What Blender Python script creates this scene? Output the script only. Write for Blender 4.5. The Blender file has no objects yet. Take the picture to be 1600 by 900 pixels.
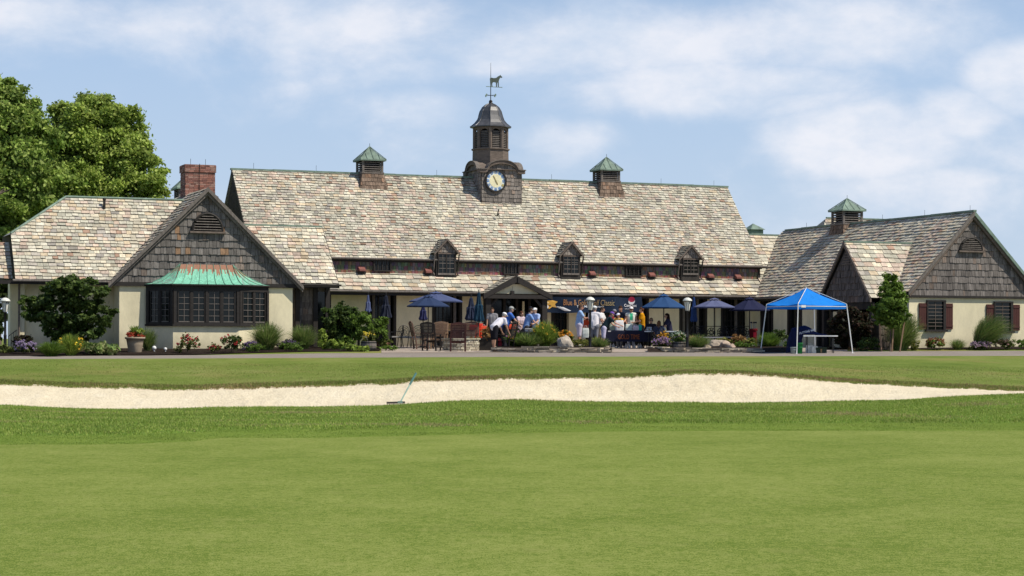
import bpy, bmesh, math, random
import numpy as np
from mathutils import Vector, Matrix, noise as mnoise
R = math.radians
random.seed(11)
rng = np.random.default_rng(5)
C = bpy.context.scene.collection
F = 3000.0; HY = 530.0; ROLL = 0.003; CZ = 1.6; TH = R(22)
UV_ = Vector((math.cos(TH), math.sin(TH), 0)); VV_ = Vector((-math.sin(TH), math.cos(TH), 0))
TB = Matrix(((UV_.x, VV_.x, 0, 0), (UV_.y, VV_.y, 0, 0), (0, 0, 1, 0), (0, 0, 0, 1)))

# ---------------------------------------------------------------- survey helpers
def ray(px, py):
    a = (px - 800) / F; b = (HY - py) / F
    c, s = math.cos(ROLL), math.sin(ROLL)
    return Vector((a * c - b * s, 1.0, a * s + b * c))
def pv(px, py, v):
    d = ray(px, py); t = v / d.dot(VV_)
    return t * d.dot(UV_), CZ + t * d.z
def pu(px, py, u):
    d = ray(px, py); t = u / d.dot(UV_)
    return t * d.dot(VV_), CZ + t * d.z
def W(u, v, z): return TB @ Vector((u, v, z))
def interp(x, t):
    if x <= t[0][0]: return t[0][1]
    for i in range(1, len(t)):
        if x <= t[i][0]:
            x0, y0 = t[i-1]; x1, y1 = t[i]
            return y0 + (y1 - y0) * (x - x0) / (x1 - x0)
    return t[-1][1]
def zrow(px, row, Y): return CZ - (row - HY - ROLL * (px - 800)) * Y / F
T_R = [(-900,684),(0,681),(200,680),(300,676),(350,671),(500,671),(700,667),(800,664),(1000,661.5),(1300,661),(1600,661),(2500,661)]
T_N = [(-900,628),(0,632),(100,637),(200,639),(300,637),(400,635),(500,635),(580,634),(650,630),(700,627),(800,624),(900,627),(1000,628),(1100,629),(1200,629),(1300,627),(1400,625),(1450,622),(1500,619),(1600,615),(1700,614),(2500,614)]
T_F = [(-900,603),(0,600),(100,604),(220,607),(290,609),(400,606),(500,603),(600,600),(645,596),(700,594),(800,592),(870,591),(950,590),(1040,587),(1060,584),(1120,583),(1180,586),(1250,591),(1340,599),(1400,602),(1480,606),(1560,610),(1600,612.5),(1700,613),(2500,613)]
T_P = [(0,561),(300,560),(800,557.5),(1200,556.5),(1600,556)]
T_YP = [(0,62),(800,68),(1600,72)]
T_B = [(0,556),(300,555),(520,552),(800,551),(1180,550.5),(1300,549),(1600,548)]
T_YB = [(0,66),(800,73),(1600,77)]
T_W = [(0,543.5),(470,543),(560,545),(800,545),(1200,544),(1600,542.5)]
T_YW = [(0,72),(470,75),(800,80),(1600,80.5)]
_kc = {}
def knots(px):
    k = round(px, 1)
    if k in _kc: return _kc[k]
    yr = interp(px, T_R) - HY - ROLL * (px - 800)
    Y1 = F * CZ / yr
    zn = zrow(px, interp(px, T_N), 44); zf = zrow(px, interp(px, T_F), 51)
    cl = min(1.0, max(0.05, (1640 - px) / 500.0)) if px > 1140 else 1.0
    L = [(Y1, 0.0), (Y1 + .3, .03), ((Y1 + 44) / 2, zn * .5 + .05), (43.6, zn - .012), (44, zn), (44.3, zn - .12 * cl), (45.3, zn - .28 * cl),
         (51, zf), (51.12, zf + .028), ]
    Yp, Yb, Yw = interp(px, T_YP), interp(px, T_YB), interp(px, T_YW)
    zp = zrow(px, interp(px, T_P), Yp)
    L.append((56, zf + (zp - zf) * .33 + .02))
    L.append((Yp, zp)); L.append((Yb, zrow(px, interp(px, T_B), Yb)))
    zw = zrow(px, interp(px, T_W), Yw); L.append((Yw, zw))
    zb = interp(px, [(470, zw + .02), (600, CZ - .30), (1200, CZ - .30), (1400, zw + .02)])
    L.append((88, zb)); L.append((100, zb)); L.append((300, zb - 1.5)); L.append((4000, zb - 2))
    _kc[k] = L
    return L
def gz(px, Y):
    L = knots(max(-900, min(2500, px)))
    if Y <= L[0][0]: return 0.0
    for i in range(1, len(L)):
        if Y <= L[i][0]:
            t = (Y - L[i-1][0]) / (L[i][0] - L[i-1][0])
            return L[i-1][1] + (L[i][1] - L[i-1][1]) * t
    return L[-1][1]
def gxy(x, y): return gz(800 + F * x / max(y, 12), y)
def G(px, Y, dz=0.0):
    return Vector(((px - 800) / F * Y, Y, gz(px, Y) + dz))
def yat(px, row):            # depth at which the ground is seen in a given picture row
    Y = 52.0
    while Y < 92:
        if HY + ROLL * (px - 800) + (CZ - gz(px, Y)) * F / Y <= row: return Y
        Y += .1
    return 86.0

# ---------------------------------------------------------------- materials
def mat(name, col=(.5,.5,.5), rough=.85, var=.18, scale=6, bump=0.0, attr=False, metal=0.0, stretch=(1,1,1), var2=.12, scale2=.7, spec=.3, bscale=None, transl=0.0):
    m = bpy.data.materials.new(name); m.use_nodes = True
    nt = m.node_tree; N = nt.nodes; L = nt.links; N.clear()
    out = N.new('ShaderNodeOutputMaterial'); b = N.new('ShaderNodeBsdfPrincipled')
    b.inputs['Roughness'].default_value = rough; b.inputs['Metallic'].default_value = metal
    b.inputs['Specular IOR Level'].default_value = spec
    tc = N.new('ShaderNodeTexCoord'); mp = N.new('ShaderNodeMapping'); mp.inputs['Scale'].default_value = stretch
    L.new(tc.outputs['Object'], mp.inputs['Vector'])
    def nz(sc, det=5):
        n = N.new('ShaderNodeTexNoise'); n.inputs['Scale'].default_value = sc; n.inputs['Detail'].default_value = det
        n.inputs['Roughness'].default_value = .65
        L.new(mp.outputs[0], n.inputs['Vector']); return n
    def mr(src, amt):
        r = N.new('ShaderNodeMapRange'); r.inputs['From Min'].default_value = .3; r.inputs['From Max'].default_value = .7
        r.inputs['To Min'].default_value = 1 - amt; r.inputs['To Max'].default_value = 1 + amt
        L.new(src, r.inputs['Value']); return r.outputs[0]
    n1 = nz(scale); n2 = nz(scale2, 3)
    mu = N.new('ShaderNodeMath'); mu.operation = 'MULTIPLY'
    L.new(mr(n1.outputs['Fac'], var), mu.inputs[0]); L.new(mr(n2.outputs['Fac'], var2), mu.inputs[1])
    vm = N.new('ShaderNodeVectorMath'); vm.operation = 'SCALE'
    if attr:
        at = N.new('ShaderNodeAttribute'); at.attribute_name = 'Col'; L.new(at.outputs['Color'], vm.inputs[0])
    else: vm.inputs[0].default_value = col[:3]
    L.new(mu.outputs[0], vm.inputs['Scale']); L.new(vm.outputs[0], b.inputs['Base Color'])
    if bump:
        bn = nz(bscale or scale * 2, 6); bp = N.new('ShaderNodeBump'); bp.inputs['Strength'].default_value = bump
        bp.inputs['Distance'].default_value = .02
        L.new(bn.outputs['Fac'], bp.inputs['Height']); L.new(bp.outputs[0], b.inputs['Normal'])
    if transl:
        tr = N.new('ShaderNodeBsdfTranslucent'); mx = N.new('ShaderNodeMixShader'); mx.inputs[0].default_value = transl
        L.new(vm.outputs[0], tr.inputs['Color']); L.new(b.outputs[0], mx.inputs[1]); L.new(tr.outputs[0], mx.inputs[2])
        L.new(mx.outputs[0], out.inputs[0])
    else: L.new(b.outputs[0], out.inputs[0])
    return m
M = {}
M['slate'] = mat('slate', attr=True, rough=.8, var=.24, scale=9, bump=.25, var2=.2, scale2=.9, stretch=(1.6,.7,.7))
M['shingle'] = mat('cedar_shingle', attr=True, rough=.9, var=.35, scale=5, stretch=(6,6,1), bump=.4, var2=.25, scale2=.8)
M['stucco'] = mat('cream_stucco', (.78,.70,.48), var=.05, scale=14, bump=.25, var2=.15, scale2=.8, stretch=(1,1,.45))
M['dark'] = mat('dark_timber', (.027,.023,.021), rough=.7, var=.3, scale=6, stretch=(1,1,4))
M['brown'] = mat('brown_timber', (.15,.118,.098), rough=.8, var=.35, scale=5, stretch=(1,1,5))
M['greywood'] = mat('weathered_timber', (.16,.14,.125), rough=.85, var=.35, scale=5, stretch=(3,3,1))
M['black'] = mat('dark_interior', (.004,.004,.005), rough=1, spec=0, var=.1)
M['glass'] = mat('window_glass', (.006,.008,.008), rough=.12, spec=.35, var=.5, scale=2)
M['metal'] = mat('black_iron', (.012,.012,.013), rough=.5, spec=.4)
M['copper'] = mat('copper_patina', attr=True, rough=.6, var=.18, scale=7, stretch=(3,3,.7), var2=.12, scale2=2)
M['verdigris'] = mat('verdigris', (.17,.235,.19), rough=.7, var=.3, scale=4, var2=.2)
M['lead'] = mat('lead_sheet', (.085,.085,.09), rough=.45, metal=.3, var=.35, scale=3, spec=.5)
M['col'] = mat('painted', attr=True, rough=.75, var=.1, scale=6)
M['cloth'] = mat('cloth', attr=True, rough=.95, var=.14, scale=9, bump=.2, bscale=12, spec=.1)
M['canopy'] = mat('canopy_cloth', attr=True, rough=.8, var=.06, scale=5, spec=.2, transl=.25)
M['skin'] = mat('skin', attr=True, rough=.6, var=.06, scale=10)
M['leaf'] = mat('leaf', attr=True, rough=.6, var=.08, scale=3, spec=.25, transl=.38)
M['petal'] = mat('petal', attr=True, rough=.7, var=.05, scale=4, transl=.2)
M['bark'] = mat('bark', (.09,.07,.055), rough=.95, var=.3, scale=6, bump=.6, stretch=(2,2,.6))
M['stone'] = mat('stone', attr=True, rough=.95, var=.28, scale=7, bump=.6)
M['mulch'] = mat('mulch', (.03,.022,.018), rough=1, var=.5, scale=14, bump=.8)
M['brick'] = mat('brick', attr=True, rough=.95, var=.2, scale=14, bump=.4)
M['white'] = mat('white_paint', (.78,.78,.76), rough=.5, var=.05)
M['lampglass'] = mat('lamp_glass', (.75,.75,.68), rough=.3, var=.06)
M['pot'] = mat('clay_pot', (.36,.29,.21), rough=.85, var=.15, scale=5)

# splash dirt near the ground on the stucco
_nt = M['stucco'].node_tree; _N = _nt.nodes; _L = _nt.links
_b = [n for n in _N if n.type == 'BSDF_PRINCIPLED'][0]; _src = _b.inputs['Base Color'].links[0].from_socket
_tc = [n for n in _N if n.type == 'TEX_COORD'][0]; _sx = _N.new('ShaderNodeSeparateXYZ'); _L.new(_tc.outputs['Object'], _sx.inputs[0])
_nz = _N.new('ShaderNodeTexNoise'); _nz.inputs['Scale'].default_value = 2.5; _nz.inputs['Detail'].default_value = 6; _L.new(_tc.outputs['Object'], _nz.inputs['Vector'])
_ad = _N.new('ShaderNodeMath'); _ad.operation = 'ADD'; _L.new(_sx.outputs[2], _ad.inputs[0]); _L.new(_nz.outputs['Fac'], _ad.inputs[1])
_mr = _N.new('ShaderNodeMapRange'); _mr.inputs['From Min'].default_value = .35; _mr.inputs['From Max'].default_value = 1.15; _mr.inputs['To Min'].default_value = .70; _mr.inputs['To Max'].default_value = 1.0
_L.new(_ad.outputs[0], _mr.inputs['Value']); _vm = _N.new('ShaderNodeVectorMath'); _vm.operation = 'SCALE'; _L.new(_src, _vm.inputs[0]); _L.new(_mr.outputs[0], _vm.inputs['Scale']); _L.new(_vm.outputs[0], _b.inputs['Base Color'])
# ---------------------------------------------------------------- mesh builder
class MB:
    def __init__(s, T=None): s.st=[]; s.V=[]; s.Fc=[]; s.Cc=[]; s.Mi=[]; s.T=T; s.col=(.5,.5,.5); s.m=0
    def add(s, vs, fs, col=None, m=None):
        o = len(s.V); s.st.append((o,len(s.Fc)))
        if s.T is not None: s.V += [tuple(s.T @ Vector(v)) for v in vs]
        else: s.V += [tuple(v) for v in vs]
        c = col or s.col; mi = s.m if m is None else m
        for f in fs: s.Fc.append(tuple(o + i for i in f)); s.Cc.append(c); s.Mi.append(mi)
        return s
    def box(s, x0, x1, y0, y1, z0, z1, col=None, m=None):
        return s.add([(x0,y0,z0),(x1,y0,z0),(x1,y1,z0),(x0,y1,z0),(x0,y0,z1),(x1,y0,z1),(x1,y1,z1),(x0,y1,z1)],
              [(0,3,2,1),(4,5,6,7),(0,1,5,4),(1,2,6,5),(2,3,7,6),(3,0,4,7)], col, m)
    def obox(s, p, ex, ey, ez, col=None, m=None):     # box from corner p and three edge vectors
        p=Vector(p); ex=Vector(ex); ey=Vector(ey); ez=Vector(ez)
        return s.add([p,p+ex,p+ex+ey,p+ey,p+ez,p+ex+ez,p+ex+ey+ez,p+ey+ez],
              [(0,3,2,1),(4,5,6,7),(0,1,5,4),(1,2,6,5),(2,3,7,6),(3,0,4,7)], col, m)
    def beam(s, p, q, w, h=None, col=None, m=None, up=(0,0,1)):
        p=Vector(p); q=Vector(q); d=(q-p); h=h or w
        upv=Vector(up)
        if abs(d.normalized().dot(upv))>.97: upv=Vector((0,1,0))
        x=d.cross(upv).normalized(); y=x.cross(d).normalized()
        return s.obox(p-x*w/2-y*h/2, x*w, y*h, d, col, m)
    def tube(s, pts, r, n=8, col=None, m=None, cap=True):
        pts=[Vector(p) for p in pts]; rs=r if isinstance(r,(list,tuple)) else [r]*len(pts)
        vs=[]; fs=[]
        for i,p in enumerate(pts):
            d=(pts[min(i+1,len(pts)-1)]-pts[max(i-1,0)]).normalized()
            a=Vector((0,0,1)) if abs(d.z)<.9 else Vector((1,0,0))
            x=d.cross(a).normalized(); y=d.cross(x).normalized()
            for k in range(n):
                t=2*math.pi*k/n; vs.append(p+(x*math.cos(t)+y*math.sin(t))*rs[i])
        for i in range(len(pts)-1):
            for k in range(n):
                k2=(k+1)%n; fs.append((i*n+k,i*n+k2,(i+1)*n+k2,(i+1)*n+k))
        if cap: fs.append(tuple(range(n))); fs.append(tuple(range((len(pts)-1)*n,len(pts)*n))[::-1])
        return s.add(vs,fs,col,m)
    def lathe(s, c, prof, n=20, col=None, m=None, ph=0.0):
        vs=[]; fs=[]; c=Vector(c)
        for r,z in prof:
            for k in range(n):
                t=2*math.pi*k/n+ph; vs.append(c+Vector((r*math.cos(t),r*math.sin(t),z)))
        for i in range(len(prof)-1):
            for k in range(n):
                k2=(k+1)%n; fs.append((i*n+k,i*n+k2,(i+1)*n+k2,(i+1)*n+k))
        fs.append(tuple(range(n))[::-1]); fs.append(tuple(range((len(prof)-1)*n,len(prof)*n)))
        return s.add(vs,fs,col,m)
    def ell(s, c, r, n=10, k=7, col=None, m=None, jit=0.0, seed=0):
        c=Vector(c); r=r if isinstance(r,(list,tuple)) else (r,r,r); vs=[]; fs=[]
        for i in range(k+1):
            ph=math.pi*i/k
            for j in range(n):
                t=2*math.pi*j/n; d=Vector((math.sin(ph)*math.cos(t),math.sin(ph)*math.sin(t),math.cos(ph)))
                q=1+(jit*mnoise.noise(d*1.7+Vector((seed,seed*.7,0))) if jit else 0)
                vs.append(c+Vector((d.x*r[0],d.y*r[1],d.z*r[2]))*q)
        for i in range(k):
            for j in range(n): j2=(j+1)%n; fs.append((i*n+j,(i+1)*n+j,(i+1)*n+j2,i*n+j2))
        return s.add(vs,fs,col,m)
    def caps(s, p, q, r0, r1, n=10, col=None, m=None):
        p=Vector(p); q=Vector(q); d=q-p; L=d.length or 1e-4; d=d/L
        pts=[];rs=[]
        for i in range(4):
            t=math.pi/2*i/4; pts.append(p-d*r0*math.cos(t)); rs.append(max(r0*math.sin(t),r0*.03))
        for i in range(4,-1,-1):
            t=math.pi/2*i/4; 
            if i==4: pts.append(p); rs.append(r0); pts.append(q); rs.append(r1)
            else: pts.append(q+d*r1*math.cos(t)); rs.append(max(r1*math.sin(t),r1*.03))
        return s.tube(pts,rs,n,col,m)
    def prism(s, poly, ext, col=None, m=None):         # polygon of 3D points pushed along a vector
        n=len(poly); poly=[Vector(p) for p in poly]; ext=Vector(ext)
        vs=poly+[p+ext for p in poly]
        fs=[tuple(range(n))[::-1],tuple(range(n,2*n))]+[(i,(i+1)%n,(i+1)%n+n,i+n) for i in range(n)]
        return s.add(vs,fs,col,m)
MW = {}
def thing(name, label, cat, loc=(0,0,0), rotz=0, group=None):
    o = bpy.data.objects.new(name, None); C.objects.link(o); o.empty_display_size=.3
    o.location = loc; o.rotation_euler = (0,0,rotz); o['label']=label; o['category']=cat
    if group: o['group']=group
    MW[o.name] = Matrix.Translation(Vector(loc)) @ Matrix.Rotation(rotz,4,'Z')
    return o
def tag(o, label, cat, group=None, kind=None):
    if label: o['label']=label
    if cat: o['category']=cat
    if group: o['group']=group
    if kind: o['kind']=kind
    return o
def link_mesh(name, me, mats, parent, smooth=False, loc=None, label=None):
    for m in (mats if isinstance(mats,(list,tuple)) else [mats]): me.materials.append(m)
    if smooth: me.polygons.foreach_set('use_smooth',[True]*len(me.polygons))
    o = bpy.data.objects.new(name, me); C.objects.link(o)
    if parent is not None:
        Mi = MW[parent.name]; me.transform(Mi.inverted()); o.parent = parent; MW[o.name]=Mi
    else:
        L=Vector(loc) if loc is not None else Vector((0,0,0))
        me.transform(Matrix.Translation(-L)); o.location=L; MW[o.name]=Matrix.Translation(L)
    if label: o['label']=label
    me.update()
    return o
def build(mb, name, mats, parent=None, smooth=False, loc=None, label=None):
    me = bpy.data.meshes.new(name); me.from_pydata(mb.V, [], mb.Fc)
    me.polygons.foreach_set('material_index', mb.Mi)
    ca = me.color_attributes.new('Col','FLOAT_COLOR','CORNER')
    arr=[]
    for f,c in zip(mb.Fc, mb.Cc): arr += [c[0],c[1],c[2],1.0]*len(f)
    ca.data.foreach_set('color', arr)
    return link_mesh(name, me, mats, parent, smooth, loc, label)
def each(mb, name, mats, parent, label=None):      # every added piece becomes a part of its own
    st=mb.st+[(len(mb.V),len(mb.Fc))]; r=None
    for (a,b),(c,d) in zip(st[:-1],st[1:]):
        q=MB(); q.V=mb.V[a:c]; q.Fc=[tuple(i-a for i in f) for f in mb.Fc[b:d]]; q.Cc=mb.Cc[b:d]; q.Mi=mb.Mi[b:d]
        r=build(q,name,mats,parent,label=label)
    return r
def struct(o): o['kind']='structure'; return o

# ---------------------------------------------------------------- slate / shingle fields
def xint(poly, y):
    xs=[]
    n=len(poly)
    for i in range(n):
        (x0,y0),(x1,y1)=poly[i],poly[(i+1)%n]
        if (y0<=y<y1) or (y1<=y<y0): xs.append(x0+(x1-x0)*(y-y0)/(y1-y0))
    if len(xs)<2: return None
    return min(xs),max(xs)
def field(mb, O, A, B, N, poly, row, w0, w1, colf, th=.024, gap=.012, jb=.02, under=(.03,.028,.026), lap=1.25):
    O=Vector(O);A=Vector(A);B=Vector(B);N=Vector(N)
    mb.add([O+A*x+B*y-N*.01 for x,y in poly],[tuple(range(len(poly)))],under)
    ys=[p[1] for p in poly]; y=min(ys); ytop=max(ys)
    while y<ytop-.01:
        r=row*(1+random.uniform(-.06,.06)); y1=min(y+r,ytop-1e-4)
        a=xint(poly,y+1e-4); b=xint(poly,y1-1e-4)
        if a and b:
            x=min(a[0],b[0])-random.uniform(0,w1)
            while x<max(a[1],b[1]):
                w=random.uniform(w0,w1); xa,xb=x+gap/2,x+w-gap/2; x+=w
                bl=min(max(xa,a[0]),a[1]); br=min(max(xb,a[0]),a[1]); tl=min(max(xa,b[0]),b[1]); tr=min(max(xb,b[0]),b[1])
                if br-bl<.02 and tr-tl<.02: continue
                j=random.uniform(-jb,jb); yt=y+(y1-y)*lap if y1+.3*(y1-y)<ytop else y1
                t=th*random.uniform(.7,1.5); sk=random.uniform(-jb,jb)*.5
                if y==min(ys): j=abs(j)*.3
                P=[(bl,y+j+sk,0),(br,y+j-sk,0),(bl,y+j+sk,t),(br,y+j-sk,t),(tl,yt,.002),(tr,yt,.002)]
                cq=colf((bl+br)/2,y); cd=tuple(q*.28 for q in cq)  # butt and side faces darkened: shadow lines between courses put into the colour
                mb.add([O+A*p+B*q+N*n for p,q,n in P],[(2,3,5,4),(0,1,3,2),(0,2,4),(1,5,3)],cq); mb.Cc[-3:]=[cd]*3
        y=y1
SL=[(.37,.38,.30),(.42,.40,.30),(.50,.46,.33),(.43,.335,.27),(.48,.36,.27),(.37,.35,.305),(.50,.40,.24),(.46,.455,.365),(.28,.27,.25),(.37,.21,.13)]
def slatecol(seed=0, warm=0.0, lum=1.0, tint=(1,1,1)):
    Wt=[22,22,13,8,7,11,5+warm*14,20,6,2.0]
    def f(x,y):
        n=mnoise.noise(Vector((x*.35+seed,y*.35,seed))); n2=mnoise.noise(Vector((x*1.3+seed,y*.25,seed+9)))
        w=list(Wt); 
        if n>.1: w[3]*=2.2; w[4]*=2.4
        if n<-.1: w[0]*=2; w[7]*=2
        if n2>.42: w[6]*=5; w[9]*=8
        c=random.choices(SL,w)[0]; k=1.13*random.uniform(.83,1.12)*lum*(.7 if random.random()<.06 else 1)*(1+.12*mnoise.noise(Vector((x*.9,y*.9,seed+3))))
        g=.40; mean=sum(c)/3
        return tuple((q*(1-g)+mean*g)*k*tt for q,tt in zip(c,tint))
    return f
def shcol(base=(.115,.098,.085), vary=.3, rust=None):
    def f(x,y):
        k=random.uniform(1-vary,1+vary); c=base
        if random.random()<.08: c=(base[0]*1.2,base[1]*1.05,base[2]*.95)
        if rust and rust(x,y): c=(base[0]*1.7,base[1]*1.15,base[2]*.75)
        return tuple(q*k for q in c)
    return f
# ---------------------------------------------------------------- camera, light, sky
sc = bpy.context.scene
cam = bpy.data.cameras.new('camera'); co = bpy.data.objects.new('camera', cam); C.objects.link(co); sc.camera = co
cam.sensor_width = 36; cam.lens = F / 1600 * 36; cam.shift_y = (HY - 450) / 1600; cam.clip_end = 6000; cam.clip_start = .5
c_, s_ = math.cos(ROLL), math.sin(ROLL)
co.matrix_world = Matrix(((c_, -s_, 0, 0), (0, 0, -1, 0), (s_, c_, 0, CZ), (0, 0, 0, 1)))
sundir = (UV_ * .48 - VV_ * .43 + Vector((0, 0, .86))).normalized()
sl = bpy.data.lights.new('sun', 'SUN'); sl.energy = 4.95; sl.angle = R(.53); sl.color = (1, .93, .80)
so = bpy.data.objects.new('sun', sl); C.objects.link(so)
so.rotation_euler = sundir.to_track_quat('Z', 'Y').to_euler()
so.location = (20, 0, 40)
el = math.asin(sundir.z); az = math.atan2(sundir.x, sundir.y)
sc.view_settings.view_transform = 'Standard'; sc.view_settings.look = 'None'; sc.view_settings.exposure = 0
w = bpy.data.worlds.new('World'); sc.world = w; w.use_nodes = True
nt = w.node_tree; N = nt.nodes; L = nt.links; N.clear()
wo = N.new('ShaderNodeOutputWorld'); bg = N.new('ShaderNodeBackground'); L.new(bg.outputs[0], wo.inputs[0])
sky = N.new('ShaderNodeTexSky'); sky.sky_type = 'NISHITA'; sky.sun_disc = False
sky.sun_elevation = el; sky.sun_rotation = az; sky.air_density = 1.0; sky.dust_density = 1.0; sky.ozone_density = 1.5
bg.inputs['Strength'].default_value = .10
def math_n(op, a, b=None, c=None):
    n = N.new('ShaderNodeMath'); n.operation = op
    for i, x in enumerate((a, b, c)):
        if x is None: continue
        if isinstance(x, (int, float)): n.inputs[i].default_value = x
        else: L.new(x, n.inputs[i])
    return n.outputs[0]
tc = N.new('ShaderNodeTexCoord'); sx = N.new('ShaderNodeSeparateXYZ'); L.new(tc.outputs['Generated'], sx.inputs[0])
ysafe = math_n('MAXIMUM', math_n('ABSOLUTE', sx.outputs[1]), .15)
pa = math_n('DIVIDE', sx.outputs[0], ysafe); pb = math_n('DIVIDE', sx.outputs[2], ysafe)   # azimuth / elevation tangents
cv = N.new('ShaderNodeCombineXYZ'); L.new(pa, cv.inputs[0]); L.new(math_n('MULTIPLY', pb, 1.7), cv.inputs[1])
def noise_w(scale, det, rough=.55, off=(0,0,0), dist=0.0):
    mp = N.new('ShaderNodeMapping'); mp.inputs['Location'].default_value = off; L.new(cv.outputs[0], mp.inputs[0])
    n = N.new('ShaderNodeTexNoise'); n.inputs['Scale'].default_value = scale; n.inputs['Detail'].default_value = det
    n.inputs['Roughness'].default_value = rough; n.inputs['Distortion'].default_value = dist
    L.new(mp.outputs[0], n.inputs['Vector']); return n.outputs['Fac']
n1 = noise_w(9, 8, .56, (3.1, 1.2, 0), .3); n2 = noise_w(28, 6, .6, (0, 5, 2), .2)
# broad cloud banks seen over the roofs, as soft lobes in sky direction
blobs = [(330,30,210,70,.5),(560,60,260,80,.6),(780,70,260,60,.55),(980,60,300,70,.6),(1300,40,260,80,.55),(640,165,110,34,.55),(905,215,95,34,.5),(1090,140,190,45,.85),
         (1340,215,150,55,1.3),(1230,130,120,30,.7),(1240,160,160,40,.6),(1600,120,80,48,1.7),(1470,190,60,26,1.0),(1500,175,80,42,.95),(40,25,110,45,.4),(1480,290,260,50,.45),(1000,250,60,30,.3),(1600,230,120,60,.5),(460,135,60,25,.3)]
acc = None
for px, py, rx, ry, k in blobs:
    dx = math_n('MULTIPLY', math_n('SUBTRACT', pa, (px - 800) / F), F / rx)
    dy = math_n('MULTIPLY', math_n('SUBTRACT', pb, (HY - py) / F), F / ry)
    g = math_n('MULTIPLY', math_n('POWER', 2.718, math_n('MULTIPLY', math_n('ADD', math_n('MULTIPLY', dx, dx), math_n('MULTIPLY', dy, dy)), -1.0)), k)
    acc = g if acc is None else math_n('MAXIMUM', acc, g)
# away from that part of the sky: noise alone
dens = math_n('ADD', math_n('MULTIPLY', acc, 1.0), math_n('ADD', math_n('MULTIPLY', math_n('SUBTRACT', n1, .5), 1.7), math_n('MULTIPLY', math_n('SUBTRACT', n2, .5), .55)))
cr = N.new('ShaderNodeMapRange'); cr.interpolation_type = 'SMOOTHERSTEP'; cr.inputs['From Min'].default_value = -.12; cr.inputs['From Max'].default_value = .78
L.new(dens, cr.inputs['Value'])
fac = math_n('MULTIPLY', cr.outputs[0], .82)
tint = N.new('ShaderNodeMix'); tint.data_type = 'RGBA'; tint.blend_type = 'MIX'; tint.inputs[0].default_value = .85
L.new(sky.outputs[0], tint.inputs[6])
gr = N.new('ShaderNodeValToRGB'); gr.color_ramp.elements[0].position = 0; gr.color_ramp.elements[0].color = (.60,.72,.88,1)
gr.color_ramp.elements[1].position = 1; gr.color_ramp.elements[1].color = (.06,.12,.30,1)
e = gr.color_ramp.elements.new(.14); e.color = (.46,.62,.86,1); e = gr.color_ramp.elements.new(.4); e.color = (.12,.22,.44,1)
L.new(math_n('MAXIMUM', sx.outputs[2], 0), gr.inputs[0])
sc10 = N.new('ShaderNodeVectorMath'); sc10.operation = 'SCALE'; sc10.inputs['Scale'].default_value = 10.0
L.new(gr.outputs[0], sc10.inputs[0]); L.new(sc10.outputs[0], tint.inputs[7])
mix = N.new('ShaderNodeMix'); mix.data_type = 'RGBA'; L.new(fac, mix.inputs[0]); L.new(tint.outputs[2], mix.inputs[6])
cc = N.new('ShaderNodeMix'); cc.data_type = 'RGBA'; cc.inputs[6].default_value = (6.6,7.5,8.9,1); cc.inputs[7].default_value = (9.3,9.3,9.8,1)
n3 = noise_w(16, 5, .6, (1, 2, 7)); mr3 = N.new('ShaderNodeMapRange'); mr3.inputs['From Min'].default_value = .35; mr3.inputs['From Max'].default_value = .62
L.new(n3, mr3.inputs['Value']); L.new(mr3.outputs[0], cc.inputs[0]); L.new(cc.outputs[2], mix.inputs[7])
L.new(mix.outputs[2], bg.inputs['Color'])

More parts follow.
